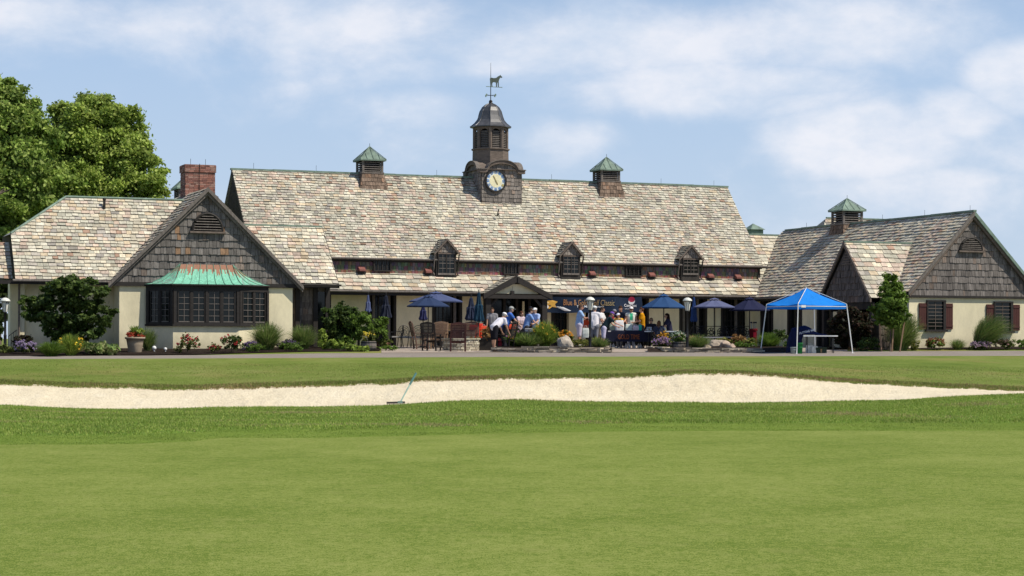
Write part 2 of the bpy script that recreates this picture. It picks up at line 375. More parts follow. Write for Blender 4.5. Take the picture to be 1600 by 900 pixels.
# ---------------------------------------------------------------- ground
def ground_mat(name, cols, nscales=(.35, 3, 40), st=(1, 1, 1), amt=(.5, .35, .25), rough=.95, bump=.3, bs=120, patch=None, pth=(.55,.75), bdist=.02):
    m = bpy.data.materials.new(name); m.use_nodes = True; nt = m.node_tree; N = nt.nodes; L = nt.links; N.clear()
    out = N.new('ShaderNodeOutputMaterial'); b = N.new('ShaderNodeBsdfPrincipled'); b.inputs['Roughness'].default_value = rough
    b.inputs['Specular IOR Level'].default_value = .05; L.new(b.outputs[0], out.inputs[0])
    tc = N.new('ShaderNodeTexCoord'); mp = N.new('ShaderNodeMapping'); mp.inputs['Scale'].default_value = st; L.new(tc.outputs['Object'], mp.inputs[0])
    tot = None
    for sc_, a in zip(nscales, amt):
        n = N.new('ShaderNodeTexNoise'); n.inputs['Scale'].default_value = sc_; n.inputs['Detail'].default_value = 6; n.inputs['Roughness'].default_value = .6
        L.new(mp.outputs[0], n.inputs['Vector'])
        q = N.new('ShaderNodeMath'); q.operation = 'MULTIPLY_ADD'; L.new(n.outputs['Fac'], q.inputs[0]); q.inputs[1].default_value = a * 2; q.inputs[2].default_value = -a
        if tot is None: tot = q.outputs[0]
        else:
            s = N.new('ShaderNodeMath'); s.operation = 'ADD'; L.new(tot, s.inputs[0]); L.new(q.outputs[0], s.inputs[1]); tot = s.outputs[0]
    s = N.new('ShaderNodeMath'); s.operation = 'ADD'; L.new(tot, s.inputs[0]); s.inputs[1].default_value = .5
    r = N.new('ShaderNodeValToRGB'); L.new(s.outputs[0], r.inputs[0]); r.color_ramp.elements[0].color = (*cols[0], 1); r.color_ramp.elements[1].color = (*cols[-1], 1)
    r.color_ramp.elements[0].position = .15; r.color_ramp.elements[1].position = .85
    if len(cols) == 3: e = r.color_ramp.elements.new(.5); e.color = (*cols[1], 1)
    last = r.outputs[0]
    if patch:
        n = N.new('ShaderNodeTexNoise'); n.inputs['Scale'].default_value = patch[1]; n.inputs['Detail'].default_value = 6; n.inputs['Roughness'].default_value = .65
        mp2 = N.new('ShaderNodeMapping'); mp2.inputs['Scale'].default_value = (st[0], st[1], 1); mp2.inputs['Location'].default_value = (7.7, 3.1, 0)
        L.new(tc.outputs['Object'], mp2.inputs[0]); L.new(mp2.outputs[0], n.inputs['Vector'])
        mr = N.new('ShaderNodeMapRange'); mr.inputs['From Min'].default_value = pth[0]; mr.inputs['From Max'].default_value = pth[1]; mr.inputs['To Max'].default_value = patch[2]
        L.new(n.outputs['Fac'], mr.inputs['Value'])
        mx = N.new('ShaderNodeMix'); mx.data_type = 'RGBA'; L.new(mr.outputs[0], mx.inputs[0]); L.new(last, mx.inputs[6]); mx.inputs[7].default_value = (*patch[0], 1); last = mx.outputs[2]
    L.new(last, b.inputs['Base Color'])
    bn = N.new('ShaderNodeTexNoise'); bn.inputs['Scale'].default_value = bs; bn.inputs['Detail'].default_value = 4; L.new(tc.outputs['Object'], bn.inputs['Vector'])
    bp = N.new('ShaderNodeBump'); bp.inputs['Strength'].default_value = bump; bp.inputs['Distance'].default_value = bdist
    L.new(bn.outputs['Fac'], bp.inputs['Height']); L.new(bp.outputs[0], b.inputs['Normal'])
    return m
M['green'] = ground_mat('putting_turf', [(.11,.165,.024), (.178,.235,.04), (.26,.295,.08)], (.16, .9, 6, 20, 75), (1, .8, 1), (1.0, .7, .9, 1.8, 3.8), bump=1.0, bs=130, bdist=.008, patch=((.25,.265,.08), 2.6, .4), pth=(.52,.7))
M['collar'] = ground_mat('collar_turf', [(.105,.165,.023), (.155,.22,.035), (.21,.26,.055)], (.4, 3, 30), (1, .8, 1), (.5, .5, .4), bump=.5, bs=90)
M['rough'] = ground_mat('rough_turf', [(.08,.15,.02), (.13,.21,.035), (.18,.24,.05)], (.5, 4, 30), (1, 1, 1), (.5, .4, .4), patch=((.22,.19,.07), .35, .6))
M['lawn'] = ground_mat('lawn_turf', [(.10,.15,.025), (.15,.195,.04), (.21,.235,.07)], (.12, .8, 9), (1, .8, 1), (.7, .5, .4), bump=.5, bs=60, patch=((.27,.215,.085), .22, .75), pth=(.52,.7))
M['sand'] = ground_mat('bunker_sand', [(.57,.485,.335), (.68,.595,.43), (.76,.68,.52)], (.5, 5, 34), (1, 1, 1), (.35, .45, .35), bump=.9, bs=14, bdist=.05)
M['path'] = ground_mat('path_stone', [(.20,.17,.145), (.26,.225,.195), (.33,.29,.26)], (.5, 5, 30), (1, 1, 1), (.3, .4, .5), bump=.5, bs=30)
M['patio'] = ground_mat('patio_pavers', [(.27,.22,.18), (.36,.30,.25), (.45,.39,.33)], (.6, 6, 12), (1, 1, 1), (.3, .4, .5), bump=.4, bs=20)
M['mulchg'] = ground_mat('bed_mulch', [(.012,.009,.008), (.028,.02,.016), (.05,.038,.03)], (1, 8, 30), (1, 1, 1), (.3, .5, .5), bump=1, bs=30, bdist=.05)

PX = [-12000,-6000,-3000,-1500,-900,-600,-400,-250] + list(range(-150, -20, 10)) + list(range(-20, 1620, 4)) + list(range(1620, 1860, 10)) + [1870, 1950, 2100, 2300, 2500, 4000, 7000, 13000]
def jit(px, k, s): return s * (mnoise.noise(Vector((px * .011 * k, k, 0))) + .5 * mnoise.noise(Vector((px * .05 * k, k * 3, 0))) + (.7 * mnoise.noise(Vector((px * .14, k * 5, 0))) if k == 2 else 0))
def strip(name, f0, f1, n, matl, extra=None, dz=0.0, px=PX, loc=(0,0,0), kind=True, zf=None):
    V = []; Fc = []
    for i in range(n + 1):
        t = i / n
        for p in px:
            Y = f0(p) * (1 - t) + f1(p) * t
            q = max(-900, min(2500, p))
            z = gz(q, Y) + dz + (extra(p, Y, t) if extra else 0)
            V.append(((p - 800) / F * max(Y, 12), Y, z))
    m_ = len(px)
    for i in range(n):
        for j in range(m_ - 1): Fc.append((i*m_+j, i*m_+j+1, (i+1)*m_+j+1, (i+1)*m_+j))
    me = bpy.data.meshes.new(name); me.from_pydata(V, [], Fc)
    o = link_mesh(name, me, matl, None, True, loc)
    if kind: o['kind'] = 'structure'
    return o
kn = lambda p, i: knots(max(-900, min(2500, p)))[i][0]
fY1 = lambda p: kn(p, 0)
fYc = lambda p: fY1(p) * .915 + jit(p, 1, .12)
strip('putting_green', lambda p: -60, lambda p: 11, 4, M['green'])
o_ = strip('putting_green', lambda p: 11, fYc, 14, M['green'])
strip('green_collar', fYc, fY1, 3, M['collar'])
strip('rough_ground', fY1, lambda p: 43.9, 10, M['rough'])
def sandz(p, Y, t):
    return .05 * mnoise.noise(Vector(((p-800)/F*Y*4.5, Y*3.5, 5))) * min(1, t * 6) * min(1, (1 - t) * 8) * .5 + .04 * mnoise.noise(Vector(((p-800)/F*Y*1.2, Y*1.2, 0))) * min(1, t * 6) * min(1, (1 - t) * 8)
strip('sand_bunker', lambda p: 43.9, lambda p: 51.0 + jit(p, 2, .25), 26, M['sand'], sandz)
strip('lawn', lambda p: 50.9 + jit(p, 2, .25), lambda p: interp(p, T_YP), 16, M['lawn'])
strip('path', lambda p: interp(p, T_YP), lambda p: interp(p, T_YB), 4, M['path'])
strip('lawn_margin', lambda p: interp(p, T_YB), lambda p: interp(p, T_YW), 4, M['lawn'])
strip('ground', lambda p: interp(p, T_YW), lambda p: 300, 30, M['lawn'])
strip('ground', lambda p: 300, lambda p: 4000, 6, M['lawn'])
rngpx = lambda a, b, s=8: list(np.arange(a, b + .1, s))
strip('patio', lambda p: interp(p, T_YB) - .01, lambda p: 89, 24, M['patio'], dz=.012, px=rngpx(596, 1330))
LB = [(-150,64.5),(100,66.5),(180,67.2),(300,68.6),(400,70.2),(560,72.6),(600,73.8)]
strip('mulch_bed', lambda p: interp(p, LB) + .3*mnoise.noise(Vector((p*.02,0,0))), lambda p: interp(p, [(-150,75),(200,77),(600,80)]), 10, M['mulchg'], dz=.03, px=rngpx(-150, 600))
strip('mulch_bed', lambda p: interp(p, [(1310,79),(1400,77.8),(1500,77.9),(1760,78.2)]), lambda p: 84, 10, M['mulchg'], dz=.03, px=rngpx(1330, 1760))
def bedz(hh): return lambda p, Y, t: hh * min(1, t * 5) * min(1, (1 - t) * 5)
strip('mulch_bed', lambda p: 73.4, lambda p: interp(p, [(770,75),(800,79),(930,79),(957,74.5)]), 8, M['mulchg'], bedz(.16), dz=.02, px=rngpx(770, 956, 6))
strip('mulch_bed', lambda p: 74.3, lambda p: interp(p, [(1010,75.5),(1040,79.5),(1200,80),(1235,77)]), 8, M['mulchg'], bedz(.14), dz=.02, px=rngpx(1012, 1235, 6))

# ---------------------------------------------------------------- grass blades (uncountable: one object each)
def blades(name, px0, px1, fy0, fy1, n, hmin, hmax, cols, wd=.012, dead=None, deadf=0.0, dz=0.0, clump=1.0):
    px = rng.uniform(px0, px1, n); t = rng.uniform(0, 1, n)
    y0 = np.array([fy0(p) for p in np.linspace(px0, px1, 400)]); y1 = np.array([fy1(p) for p in np.linspace(px0, px1, 400)])
    gx = np.linspace(px0, px1, 400); Y0 = np.interp(px, gx, y0); Y1 = np.interp(px, gx, y1); Y = Y0 + (Y1 - Y0) * t
    # ground heights from a table
    Ys = np.linspace(Y.min(), Y.max(), 160); tab = np.array([[gz(round(p, 0), y) for y in Ys] for p in np.linspace(px0, px1, 160)])
    fi = (px - px0) / (px1 - px0) * 159; fj = (Y - Ys[0]) / (Ys[-1] - Ys[0]) * 159
    i0 = np.clip(fi.astype(int), 0, 158); j0 = np.clip(fj.astype(int), 0, 158); a = fi - i0; b = fj - j0
    Z = (tab[i0, j0]*(1-a)*(1-b) + tab[i0+1, j0]*a*(1-b) + tab[i0, j0+1]*(1-a)*b + tab[i0+1, j0+1]*a*b)
    X = (px - 800) / F * Y
    nz = np.array([mnoise.noise(Vector((x * 1.1, y * 1.1, 0))) for x, y in zip(X, Y)]); nz2 = np.array([mnoise.noise(Vector((x * .35 + 9, y * .9, 4))) for x, y in zip(X, Y)])
    h = rng.uniform(hmin, hmax, n) * (1 + .45 * nz * clump)
    ang = rng.uniform(0, math.pi * 2, n); bend = rng.uniform(.2, .9, n) * h
    base = np.stack([X, Y, Z + dz - .005], 1); tip = base + np.stack([np.cos(ang) * bend, np.sin(ang) * bend, h], 1)
    sa = ang + math.pi / 2 + rng.uniform(-.6, .6, n); side = np.stack([np.cos(sa), np.sin(sa), 0 * sa], 1) * wd * rng.uniform(.6, 1.3, n)[:, None]
    V = np.stack([base - side, base + side, tip], 1).reshape(-1, 3)
    cidx = rng.integers(0, len(cols), n); col = np.array(cols)[cidx] * (1 + .30 * nz2 + rng.uniform(-.2, .2, n))[:, None]
    if dead is not None:
        dm = (nz2 + rng.uniform(-.5, .5, n) * .5) > (1 - deadf); col[dm] = np.array(dead) * rng.uniform(.7, 1.2, (dm.sum(), 1))
    return tri_mesh(name, V, col, 3, M['leaf'])
def tri_mesh(name, V, col, k, matl, parent=None, loc=None, label=None):
    V = np.asarray(V, dtype=np.float32).reshape(-1, 3); n = len(V) // k
    me = bpy.data.meshes.new(name); me.vertices.add(len(V)); me.loops.add(len(V)); me.polygons.add(n)
    me.vertices.foreach_set('co', V.ravel()); me.loops.foreach_set('vertex_index', np.arange(len(V), dtype=np.int32))
    me.polygons.foreach_set('loop_start', np.arange(0, n * k, k, dtype=np.int32)); me.polygons.foreach_set('loop_total', np.full(n, k, dtype=np.int32))
    ca = me.color_attributes.new('Col', 'FLOAT_COLOR', 'CORNER')
    cc = np.ones((n, k, 4), dtype=np.float32); cc[:, :, :3] = np.clip(np.asarray(col), 0, 1)[:, None, :]
    ca.data.foreach_set('color', cc.ravel()); me.update(calc_edges=True); me.validate()
    return link_mesh(name, me, matl, parent, False, loc, label)
GR = [(.24,.34,.05), (.30,.38,.07), (.18,.28,.04), (.37,.41,.11)]
tag(blades('rough_grass', -260, 1860, fY1, lambda p: 44.15, 265000, .015, .045, GR, .008, (.38,.33,.14), .6), 'longer green rough grass between the putting green and the bunker', 'grass', kind='stuff')
fj = lambda p: jit(p, 2, .25)
GD = [(.17,.23,.04), (.22,.25,.06), (.32,.26,.10), (.18,.23,.045)]
tag(blades('collar_grass', -260, 1860, lambda p: fYc(p)-.02, fY1, 76000, .006, .02, [(.19,.28,.045),(.24,.32,.06),(.17,.25,.04)], .007), 'short collar grass edging the putting green', 'grass', kind='stuff')
tag(blades('bunker_edge_grass', -260, 1860, lambda p: 50.75 + fj(p), lambda p: 52.4, 50000, .02, .07, GD, .010, (.30,.22,.10), .85), 'ragged brownish grass hanging over the far lip of the bunker', 'grass', kind='stuff')
tag(blades('lawn_grass', -260, 1860, lambda p: 51.2, lambda p: 62, 78000, .01, .028, [(.17,.23,.045),(.22,.26,.06)], .010, (.34,.28,.13), .75), 'mown lawn grass between the bunker and the path', 'grass', kind='stuff')
# ---------------------------------------------------------------- clubhouse
GZB = CZ - .33
club = thing('clubhouse', 'long shingled clubhouse with slate roofs, clock tower and two gabled wings', 'clubhouse', W(33, 80, GZB), TH)
def FB(): return MB(TB)
WD = [M['slate'], M['dark'], M['greywood'], M['copper'], M['stucco'], M['black'], M['glass'], M['brown'], M['verdigris'], M['shingle']]
mS, mD, mG, mC, mU, mK, mL, mB_, mVd, mSh = range(10)
def bld(mb, name, parent=club, label=None, smooth=False): return build(mb, name, WD, parent, smooth, None, label)
def ebld(mb,name,parent=club,label=None): return each(mb,name,WD,parent,label)
def slope(mb, e0, e1, r0, r1, row=.2, w0=.2, w1=.42, seed=0, warm=0., lum=1., th=.036, polycut=None, sag=0, tint=(1.05,.985,.91)):
    """roof plane: eave line e0-e1, ridge line r0-r1 (frame coords)"""
    if row<.24: row*=.87; w0*=.72; w1*=.74
    e0,e1,r0,r1 = map(Vector,(e0,e1,r0,r1)); A=(e1-e0).normalized(); nn=A.cross(r0-e0); 
    if nn.length<1e-6: nn=A.cross(r1-e0)
    nn.normalize()
    if nn.z<0: nn=-nn
    B=nn.cross(A); 
    if B.z<0: B=-B
    P=[((p-e0).dot(A),(p-e0).dot(B)) for p in (polycut or (e0,e1,r1,r0))]
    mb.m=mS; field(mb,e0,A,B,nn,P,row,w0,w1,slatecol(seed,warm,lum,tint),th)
    return A,B,nn
# --- main block
vE, vR = 80.5, 84.0
uL, zrL = pv(362,264,vR); uRr, zrR = pv(1136,292,vR); zr=(zrL+zrR)/2
zE = pv(850,406,vE)[1]; vLE=79.6; zLE=pv(850,457.5,vLE)[1]; vUW=80.5; zUB=pv(850,431.5,vUW)[1]
uLR0=pv(505,453,vLE)[0]; uUW0=pv(505,426,vUW)[0]; uUW1=pv(1184,437,vUW)[0]; uR=uRr
print('main', uL,uR,zr,zE,zLE,zUB)
mb=FB(); slope(mb,(uL,vE-.12,zE-.1),(uR,vE-.12,zE-.1),(uL,vR,zr),(uR,vR,zr),row=.185,w0=.2,w1=.42,seed=1,warm=.25)
mb.add([(uL,vR,zr),(uR,vR,zr),(uR,87.6,zE),(uL,87.6,zE)],[(0,1,2,3)],(.3,.3,.28),mS)
bld(mb,'roof')
mb=FB(); mb.m=mVd
for i in range(13):
    a=uL-.05+(uR-uL+.1)*i/13; b=uL-.05+(uR-uL+.1)*(i+1)/13; j=random.uniform(-.012,.02)
    mb.box(a,b-.01,vR-.09,vR+.09,zr-.04+j,zr+.045+j,m=mVd)
for i in range(9):
    a=uL+1+i*2.9; mb.tube([(a,vR,zr),(a,vR,zr+.3)],.007,4,m=mD)
bld(mb,'ridge_cap')
# gable ends
mb=FB(); mb.m=mSh
mb.add([(uL+.1,vE+.2,zE-.2),(uL+.1,87.3,zE-.2),(uL+.1,vR,zr-.1)],[(0,1,2)],(.05,.04,.035))
mb.add([(uR-.15,vE+.2,zE-.2),(uR-.15,87.3,zE-.2),(uR-.15,vR,zr-.1)],[(0,1,2)],(.08,.07,.06))
mb.box(uL+.12,uR-.18,vUW+.05,87.2,zUB-.6,zE-.1,(.05,.04,.035))
bld(mb,'gable_end')
mb=FB(); mb.m=mD
mb.prism([(uL-.03,vE-.2,zE-.12),(uL-.03,vR,zr-.03),(uL-.03,vR,zr-.25),(uL-.03,vE-.2,zE-.33)],(.07,0,0))
mb.prism([(uR-.03,vE-.1,zE-.12),(uR-.03,vR,zr-.03),(uR-.03,vR,zr-.12),(uR-.03,vE-.1,zE-.2)],(.04,0,0),m=mG)
ebld(mb,'bargeboard')
# upper wall, eave board and gutter
mb=FB(); mb.m=mSh
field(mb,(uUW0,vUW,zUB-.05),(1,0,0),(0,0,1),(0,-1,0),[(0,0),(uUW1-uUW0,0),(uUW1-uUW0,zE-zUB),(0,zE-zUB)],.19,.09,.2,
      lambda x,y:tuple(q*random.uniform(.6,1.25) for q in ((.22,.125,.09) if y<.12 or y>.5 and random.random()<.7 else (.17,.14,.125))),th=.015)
bld(mb,'wall',label='dark brown shingled band of wall under the main roof')
mb=FB(); mb.m=mD
mb.box(uUW0-.3,uR+.15,vE-.16,vE-.02,zE-.2,zE-.09); mb.box(uUW0-.3,uR,vE-.02,vUW,zE-.24,zE-.16)
mb.box(uUW1-.02,uUW1+.1,vE-.05,vUW+.2,zUB-.1,zE-.1)
bld(mb,'eave_board')
mb=FB(); mb.m=mG; mb.tube([(uUW0-.3,vE-.2,zE-.1),(uR+.2,vE-.2,zE-.13)],.045,8,m=mG)
bld(mb,'gutter')
# lower roof
uLR1=pv(1180,463,vLE)[0]
mb=FB(); slope(mb,(uLR0,vLE,zLE),(uLR1+.4,vLE,zLE),(uUW0,vUW,zUB+.02),(uUW1+1.0,vUW,zUB+.02),row=.27,w0=.26,w1=.46,seed=4,warm=.9,lum=1.08,th=.045)
bld(mb,'roof')
mb=FB(); mb.m=mD; mb.box(uLR0,uLR1,vLE+.02,vLE+.12,zLE-.2,zLE-.03); mb.box(uLR0,uLR1,vLE+.12,80.7,zLE-.14,zLE-.08)
bld(mb,'eave_board')
mb=FB(); mb.tube([(uLR0-.1,vLE-.05,zLE-.03),(uLR1,vLE-.05,zLE-.06)],.05,8,m=mG); bld(mb,'gutter')
# link roof to the right
zl=zLE
vlr=82.8
for _ in range(6): vlr=vLE+(pv(1190,367,vlr)[1]-zLE)*1.0
zlr=pv(1190,367,vlr)[1]; print('link',vlr,zlr)
mb=FB(); slope(mb,(uUW1,vLE+.02,zLE),(49.2,vLE+.02,zLE),(uUW1,vlr,zlr),(49.2,vlr,zlr),row=.24,w0=.25,w1=.45,seed=7,warm=.7,lum=1.08)
mb.add([(uUW1,vlr,zlr),(49.2,vlr,zlr),(49.2,vlr+3.2,zLE),(uUW1,vlr+3.2,zLE)],[(0,1,2,3)],(.3,.3,.28),mS)
bld(mb,'roof')
mb=FB(); mb.box(uUW1,48.2,vlr-.07,vlr+.07,zlr-.03,zlr+.04,m=mVd); bld(mb,'ridge_cap')

# --- main front wall with openings (v = 80.7)
vW=80.7
def zg(u,v): p=W(u,v,0); return gxy(p.x,p.y)
cream=[(515,577),(617,677),(720,757),(846,863),(889,915),(1012,1037),(1038,1063),(1103,1116),(1118,1128),(1168,1186)]
mb=FB(); mb.m=mU
for a,b in cream:
    u0=pv(a,500,vW)[0]; u1=pv(b,500,vW)[0]; mb.box(u0,u1,vW,vW+.25,GZB-.4,zLE+.25)
ebld(mb,'wall',label='cream stucco pier of the porch wall')
mb=FB(); mb.m=mD
for a,b in cream[:4]+[(1012,1063),(1103,1128)]:
    for e in (a,b):
        u0=pv(e,500,vW)[0]; mb.box(u0-.06,u0+.06,vW-.02,vW+.2,GZB-.4,zLE+.2)
mb.box(uLR0,uLR1,vW-.025,vW+.2,zLE-.12,zLE+.2)
ebld(mb,'post')
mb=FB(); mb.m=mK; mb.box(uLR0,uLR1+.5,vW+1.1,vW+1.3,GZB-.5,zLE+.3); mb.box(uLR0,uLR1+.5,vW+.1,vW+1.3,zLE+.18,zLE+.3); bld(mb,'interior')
def glazed(a,b,z0,z1,v,n=3,rows=4,parent=club,name='window',lab=None,fr=mD,bars=mD,depth=.06):
    u0=pv(a,480,v)[0]; u1=pv(b,480,v)[0]
    mb=FB(); f=.06
    mb.m=fr; mb.box(u0,u0+f,v-depth,v+.04,z0,z1); mb.box(u1-f,u1,v-depth,v+.04,z0,z1); mb.box(u0+f,u1-f,v-depth,v+.04,z1-f,z1); mb.box(u0+f,u1-f,v-depth,v+.04,z0,z0+f)
    for k in range(1,n):
        x=u0+(u1-u0)*k/n; mb.box(x-.025,x+.025,v-depth*.6,v+.03,z0+f,z1-f)
    o=bld(mb,name,parent,lab)
    mb=FB(); mb.m=mL; mb.box(u0+f,u1-f,v+.005,v+.02,z0+f,z1-f); bld(mb,'pane',o)
    mb=FB(); mb.m=bars
    for k in range(n):
        xa=u0+(u1-u0)*k/n; xb=u0+(u1-u0)*(k+1)/n
        x=(xa+xb)/2; mb.box(x-.01,x+.01,v-.012,v+.004,z0+f,z1-f)
        for r in range(1,rows):
            z=z0+(z1-z0)*r/rows; mb.box(xa+.03,xb-.03,v-.01,v+.004,z-.01,z+.01)
    bld(mb,'glazing_bar',o)
    return o
zt=zLE-.02
for a,b,n,lo in ((577,617,3,0),(677,720,3,0),(863,889,2,0),(915,1012,7,0),(1063,1103,3,0),(1128,1168,3,0)):
    glazed(a+2,b-2,GZB+.06,zt,vW+.3,n,4,name='glass_door')
# grey inner door posts glimpsed in the openings
mb=FB(); mb.m=mG
for x in (585,609,712,1070,1092,1152):
    u0=pv(x,480,vW)[0]; mb.box(u0-.06,u0+.06,vW+.1,vW+.18,GZB,zt)
ebld(mb,'door_post')
# --- upper windows
for a,b,y0,y1 in ((583,611,403.5,424),(786,811,408,429),(977,1003,413,432)):
    z1=pv(a,y0,vUW)[1]-.02; z0=pv(a,y1,vUW)[1]; glazed(a,b,z0,z1,vUW-.08,4,4)
# --- red shuttered vents
for x,y in ((565,420.5),(669,423.5),(925,427),(1018,429),(1110,431),(1153,432.5)):
    u0,z0=pv(x,y,vUW-.1); mb=FB(); q=.14
    mb.prism([(u0-q,vUW-.03,z0+.12),(u0-q,vUW-.26,z0-.02),(u0-q,vUW-.26,z0-.09),(u0-q,vUW-.03,z0-.09)],(2*q,0,0),(.22,.085,.07),3)
    o=bld(mb,'vent_hood'); mb=FB(); mb.box(u0-q-.02,u0+q+.05,vUW-.16,vUW-.02,z0-.2,z0-.095,m=mD); bld(mb,'vent_box',o)
# --- dormers
for cx,ya,xl,xr in ((698,372.5,679,719),(893.5,377,875,913),(1081,382.5,1062,1100)):
    v=80.28; ua,za=pv(cx,ya,v-.15); ul=pv(xl,400,v-.15)[0]; ur=pv(xr,400,v-.15)[0]; um=(ul+ur)/2; zf=za-.62
    wl,wr=um-.42,um+.42; zb=zUB+.03-(.25); 
    mb=FB(); mb.m=mSh
    gw=(ur-ul)/2-.06
    field(mb,(um-gw,v,zf),(1,0,0),(0,0,1),(0,-1,0),[(0,0),(2*gw,0),(gw,za-zf-.05)],.16,.08,.16,shcol((.24,.21,.185)),th=.02)
    mb.box(um-.47,um+.47,v,vUW+1,zb,zf,(.045,.04,.036)); mb.prism([(um-gw,v+.02,zf),(um+gw,v+.02,zf),(um,v+.02,za-.06)],(0,2.2,0),(.07,.055,.05))
    d=bld(mb,'dormer')
    for sgn in (-1,1):
        mb=FB(); e=Vector((um+sgn*(ur-ul)/2,v-.15,zf-.05)); r=Vector((um,v-.15,za)); bk=Vector((0,1.9,0))
        slope(mb,e,e+bk,r,r+bk,row=.16,w0=.14,w1=.3,seed=3,lum=.75); 
        mb.prism([e,r,r-Vector((0,0,.1)),e-Vector((0,0,.08))],(0,.05,0),m=mB_)
        bld(mb,'dormer_roof',d)
    z1=zf-.02; z0=pv(cx,427.5,v)[1]
    mb=FB(); mb.m=mD; mb.box(um-.4,um+.4,v-.05,v-.01,z0-.06,z0+.02,m=mG); mb.box(um-.4,um+.4,v-.05,v-.01,z1-.05,z1,m=mB_)
    for x in (um-.4,um-.02,um+.36): mb.box(x,x+.05,v-.045,v-.01,z0,z1)
    for k in range(1,4): z=z0+(z1-z0)*k/4; mb.box(um-.35,um+.35,v-.035,v-.012,z-.012,z+.012,m=mG)
    for k in (-1,1): mb.box(um+k*.17-.008,um+k*.17+.008,v-.03,v-.012,z0,z1,m=mG)
    wn=bld(mb,'window',d); mb=FB(); mb.box(um-.36,um+.36,v-.02,v-.005,z0,z1,m=mL); bld(mb,'pane',d)
    mb=FB(); mb.tube([(ul+.03,v-.1,zf-.1),(ul+.03,v-.05,zf-.3),(ul+.05,vUW-.1,zUB+.1),(ul+.05,vUW-.22,zUB-.03)],.03,6,m=mG)
    mb.tube([(ur-.03,v-.1,zf-.1),(ur-.03,v-.05,zf-.3),(ur-.05,vUW-.1,zUB+.1),(ur-.05,vUW-.22,zUB-.03)],.03,6,m=mD); ebld(mb,'downspout')

# --- entrance gable
v=78.9; ua,za=pv(807,431,v); ul,zf=pv(757,459,v); ur,_=pv(861,459,v)
mb=FB()
for e,sd in (((ul,v,zf),5),((ur,v,zf),6)):
    e=Vector(e); r=Vector((ua,v,za)); bk=Vector((0,2.3,0)); slope(mb,e,e+bk,r,r+bk,row=.22,w0=.2,w1=.4,seed=sd,warm=.5)
bld(mb,'roof')
mb=FB(); mb.m=mD
uc=(ul+ur)/2
for e in (Vector((ul-.05,v-.06,zf-.03)),Vector((ur+.05,v-.06,zf-.03))):
    r=Vector((ua,v-.06,za-.02)); mb.prism([e,r,r-Vector((0,0,.27)),e-Vector((0,0,.2))],(0,.08,0))
mb.box(ul-.05,ur+.05,v-.04,v+.1,zf-.2,zf-.03); mb.box(uc-.04,uc+.04,v-.1,v-.03,zf+.5,za-.05)
mb.prism([(ul+.2,v+.2,zf),(ur-.2,v+.2,zf),(ua,v+.2,za-.1)],(0,.06,0))
bld(mb,'bargeboard')
mb=FB(); pl=[]; u0,z0=pv(773,458.5,v+.12); u1,_=pv(842,458.5,v+.12); zt2=pv(807,444,v+.12)[1]
for k in range(15):
    t=math.pi*k/14; pl.append(((u0+u1)/2-(u1-u0)/2*math.cos(t),v+.15,z0+(zt2-z0)*math.sin(t)**.8))
mb.prism(pl,(0,.04,0),m=mU); bld(mb,'tympanum')
mb=FB(); mb.m=mD
for x in (762,850): 
    u0=pv(x,500,v+.2)[0]; mb.box(u0-.12,u0+.12,v+.1,v+.32,GZB-.3,zf); 
    mb.beam((u0,v+.2,zf-.7),(u0+(.5 if x<800 else -.5),v+.2,zf-.12),.1,.1)
ebld(mb,'post')
mb=FB(); mb.tube([(uc-.25,v+.05,z0+.32),(uc-.25,v+.05,z0+.12)],.008,5,m=mD); mb.box(uc-.32,uc-.18,v-.02,v+.12,z0-.1,z0+.12,m=mD); bld(mb,'lantern')
mb=FB(); mb.m=mD
ua1=pv(768,500,vW+.2)[0]; ua2=pv(846,500,vW+.2)[0]
for k in range(5):
    x=ua1+(ua2-ua1)*k/4; mb.box(x-.06,x+.06,vW+.15,vW+.25,GZB,zt)
o=bld(mb,'door'); mb=FB(); mb.box(ua1,ua2,vW+.26,vW+.29,GZB,zt,m=mL); bld(mb,'pane',o)
mb=FB(); x=ua1+(ua2-ua1)*.62; mb.box(x-.05,x+.05,vW+.1,vW+.14,zt-1.05,zt-.35,(.5,.5,.45),mU); bld(mb,'door_light',o)

# ---------------------------------------------------------------- left wing
vL=72.5; uA,zA=pv(328,294,vL); ug0,zg0=pv(171,441,vL); ug1,zg1=pv(469,444.5,vL); uA=(ug0+ug1)/2
vWE=72.55; zWE=pv(100,437.5,vWE)[1]; vWR=76.5
for _ in range(6): vWR=vWE+(pv(105,308.5,vWR)[1]-zWE)/1.3
zWR=pv(105,308.5,vWR)[1]; uHR=pv(103,308,vWR)[0]
print('left',uA,zA,ug0,ug1,zg0,zWE,vWR)
mb=FB(); mb.m=mSh; hw=(ug1-ug0)/2-.12; zb=min(zg0,zg1)+.0; hh=zA-zb-.1
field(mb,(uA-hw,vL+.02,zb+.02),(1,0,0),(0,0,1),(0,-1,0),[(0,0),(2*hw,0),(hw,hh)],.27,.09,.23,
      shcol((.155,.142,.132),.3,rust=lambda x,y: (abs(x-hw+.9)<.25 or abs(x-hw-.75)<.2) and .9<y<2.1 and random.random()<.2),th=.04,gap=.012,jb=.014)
bld(mb,'gable',label='wide grey shingled gable of the wing with the bay window')
mb=FB(); 
for sg,e in ((-1,Vector((ug0-.05,vL-.2,zb-.04))),(1,Vector((ug1+.05,vL-.2,zb-.04)))):
    r=Vector((uA,vL-.2,zA)); slope(mb,e,e+Vector((0,6,0)),r,r+Vector((0,6,0)),row=.2,w0=.2,w1=.4,seed=12)
bld(mb,'roof')
mb=FB()
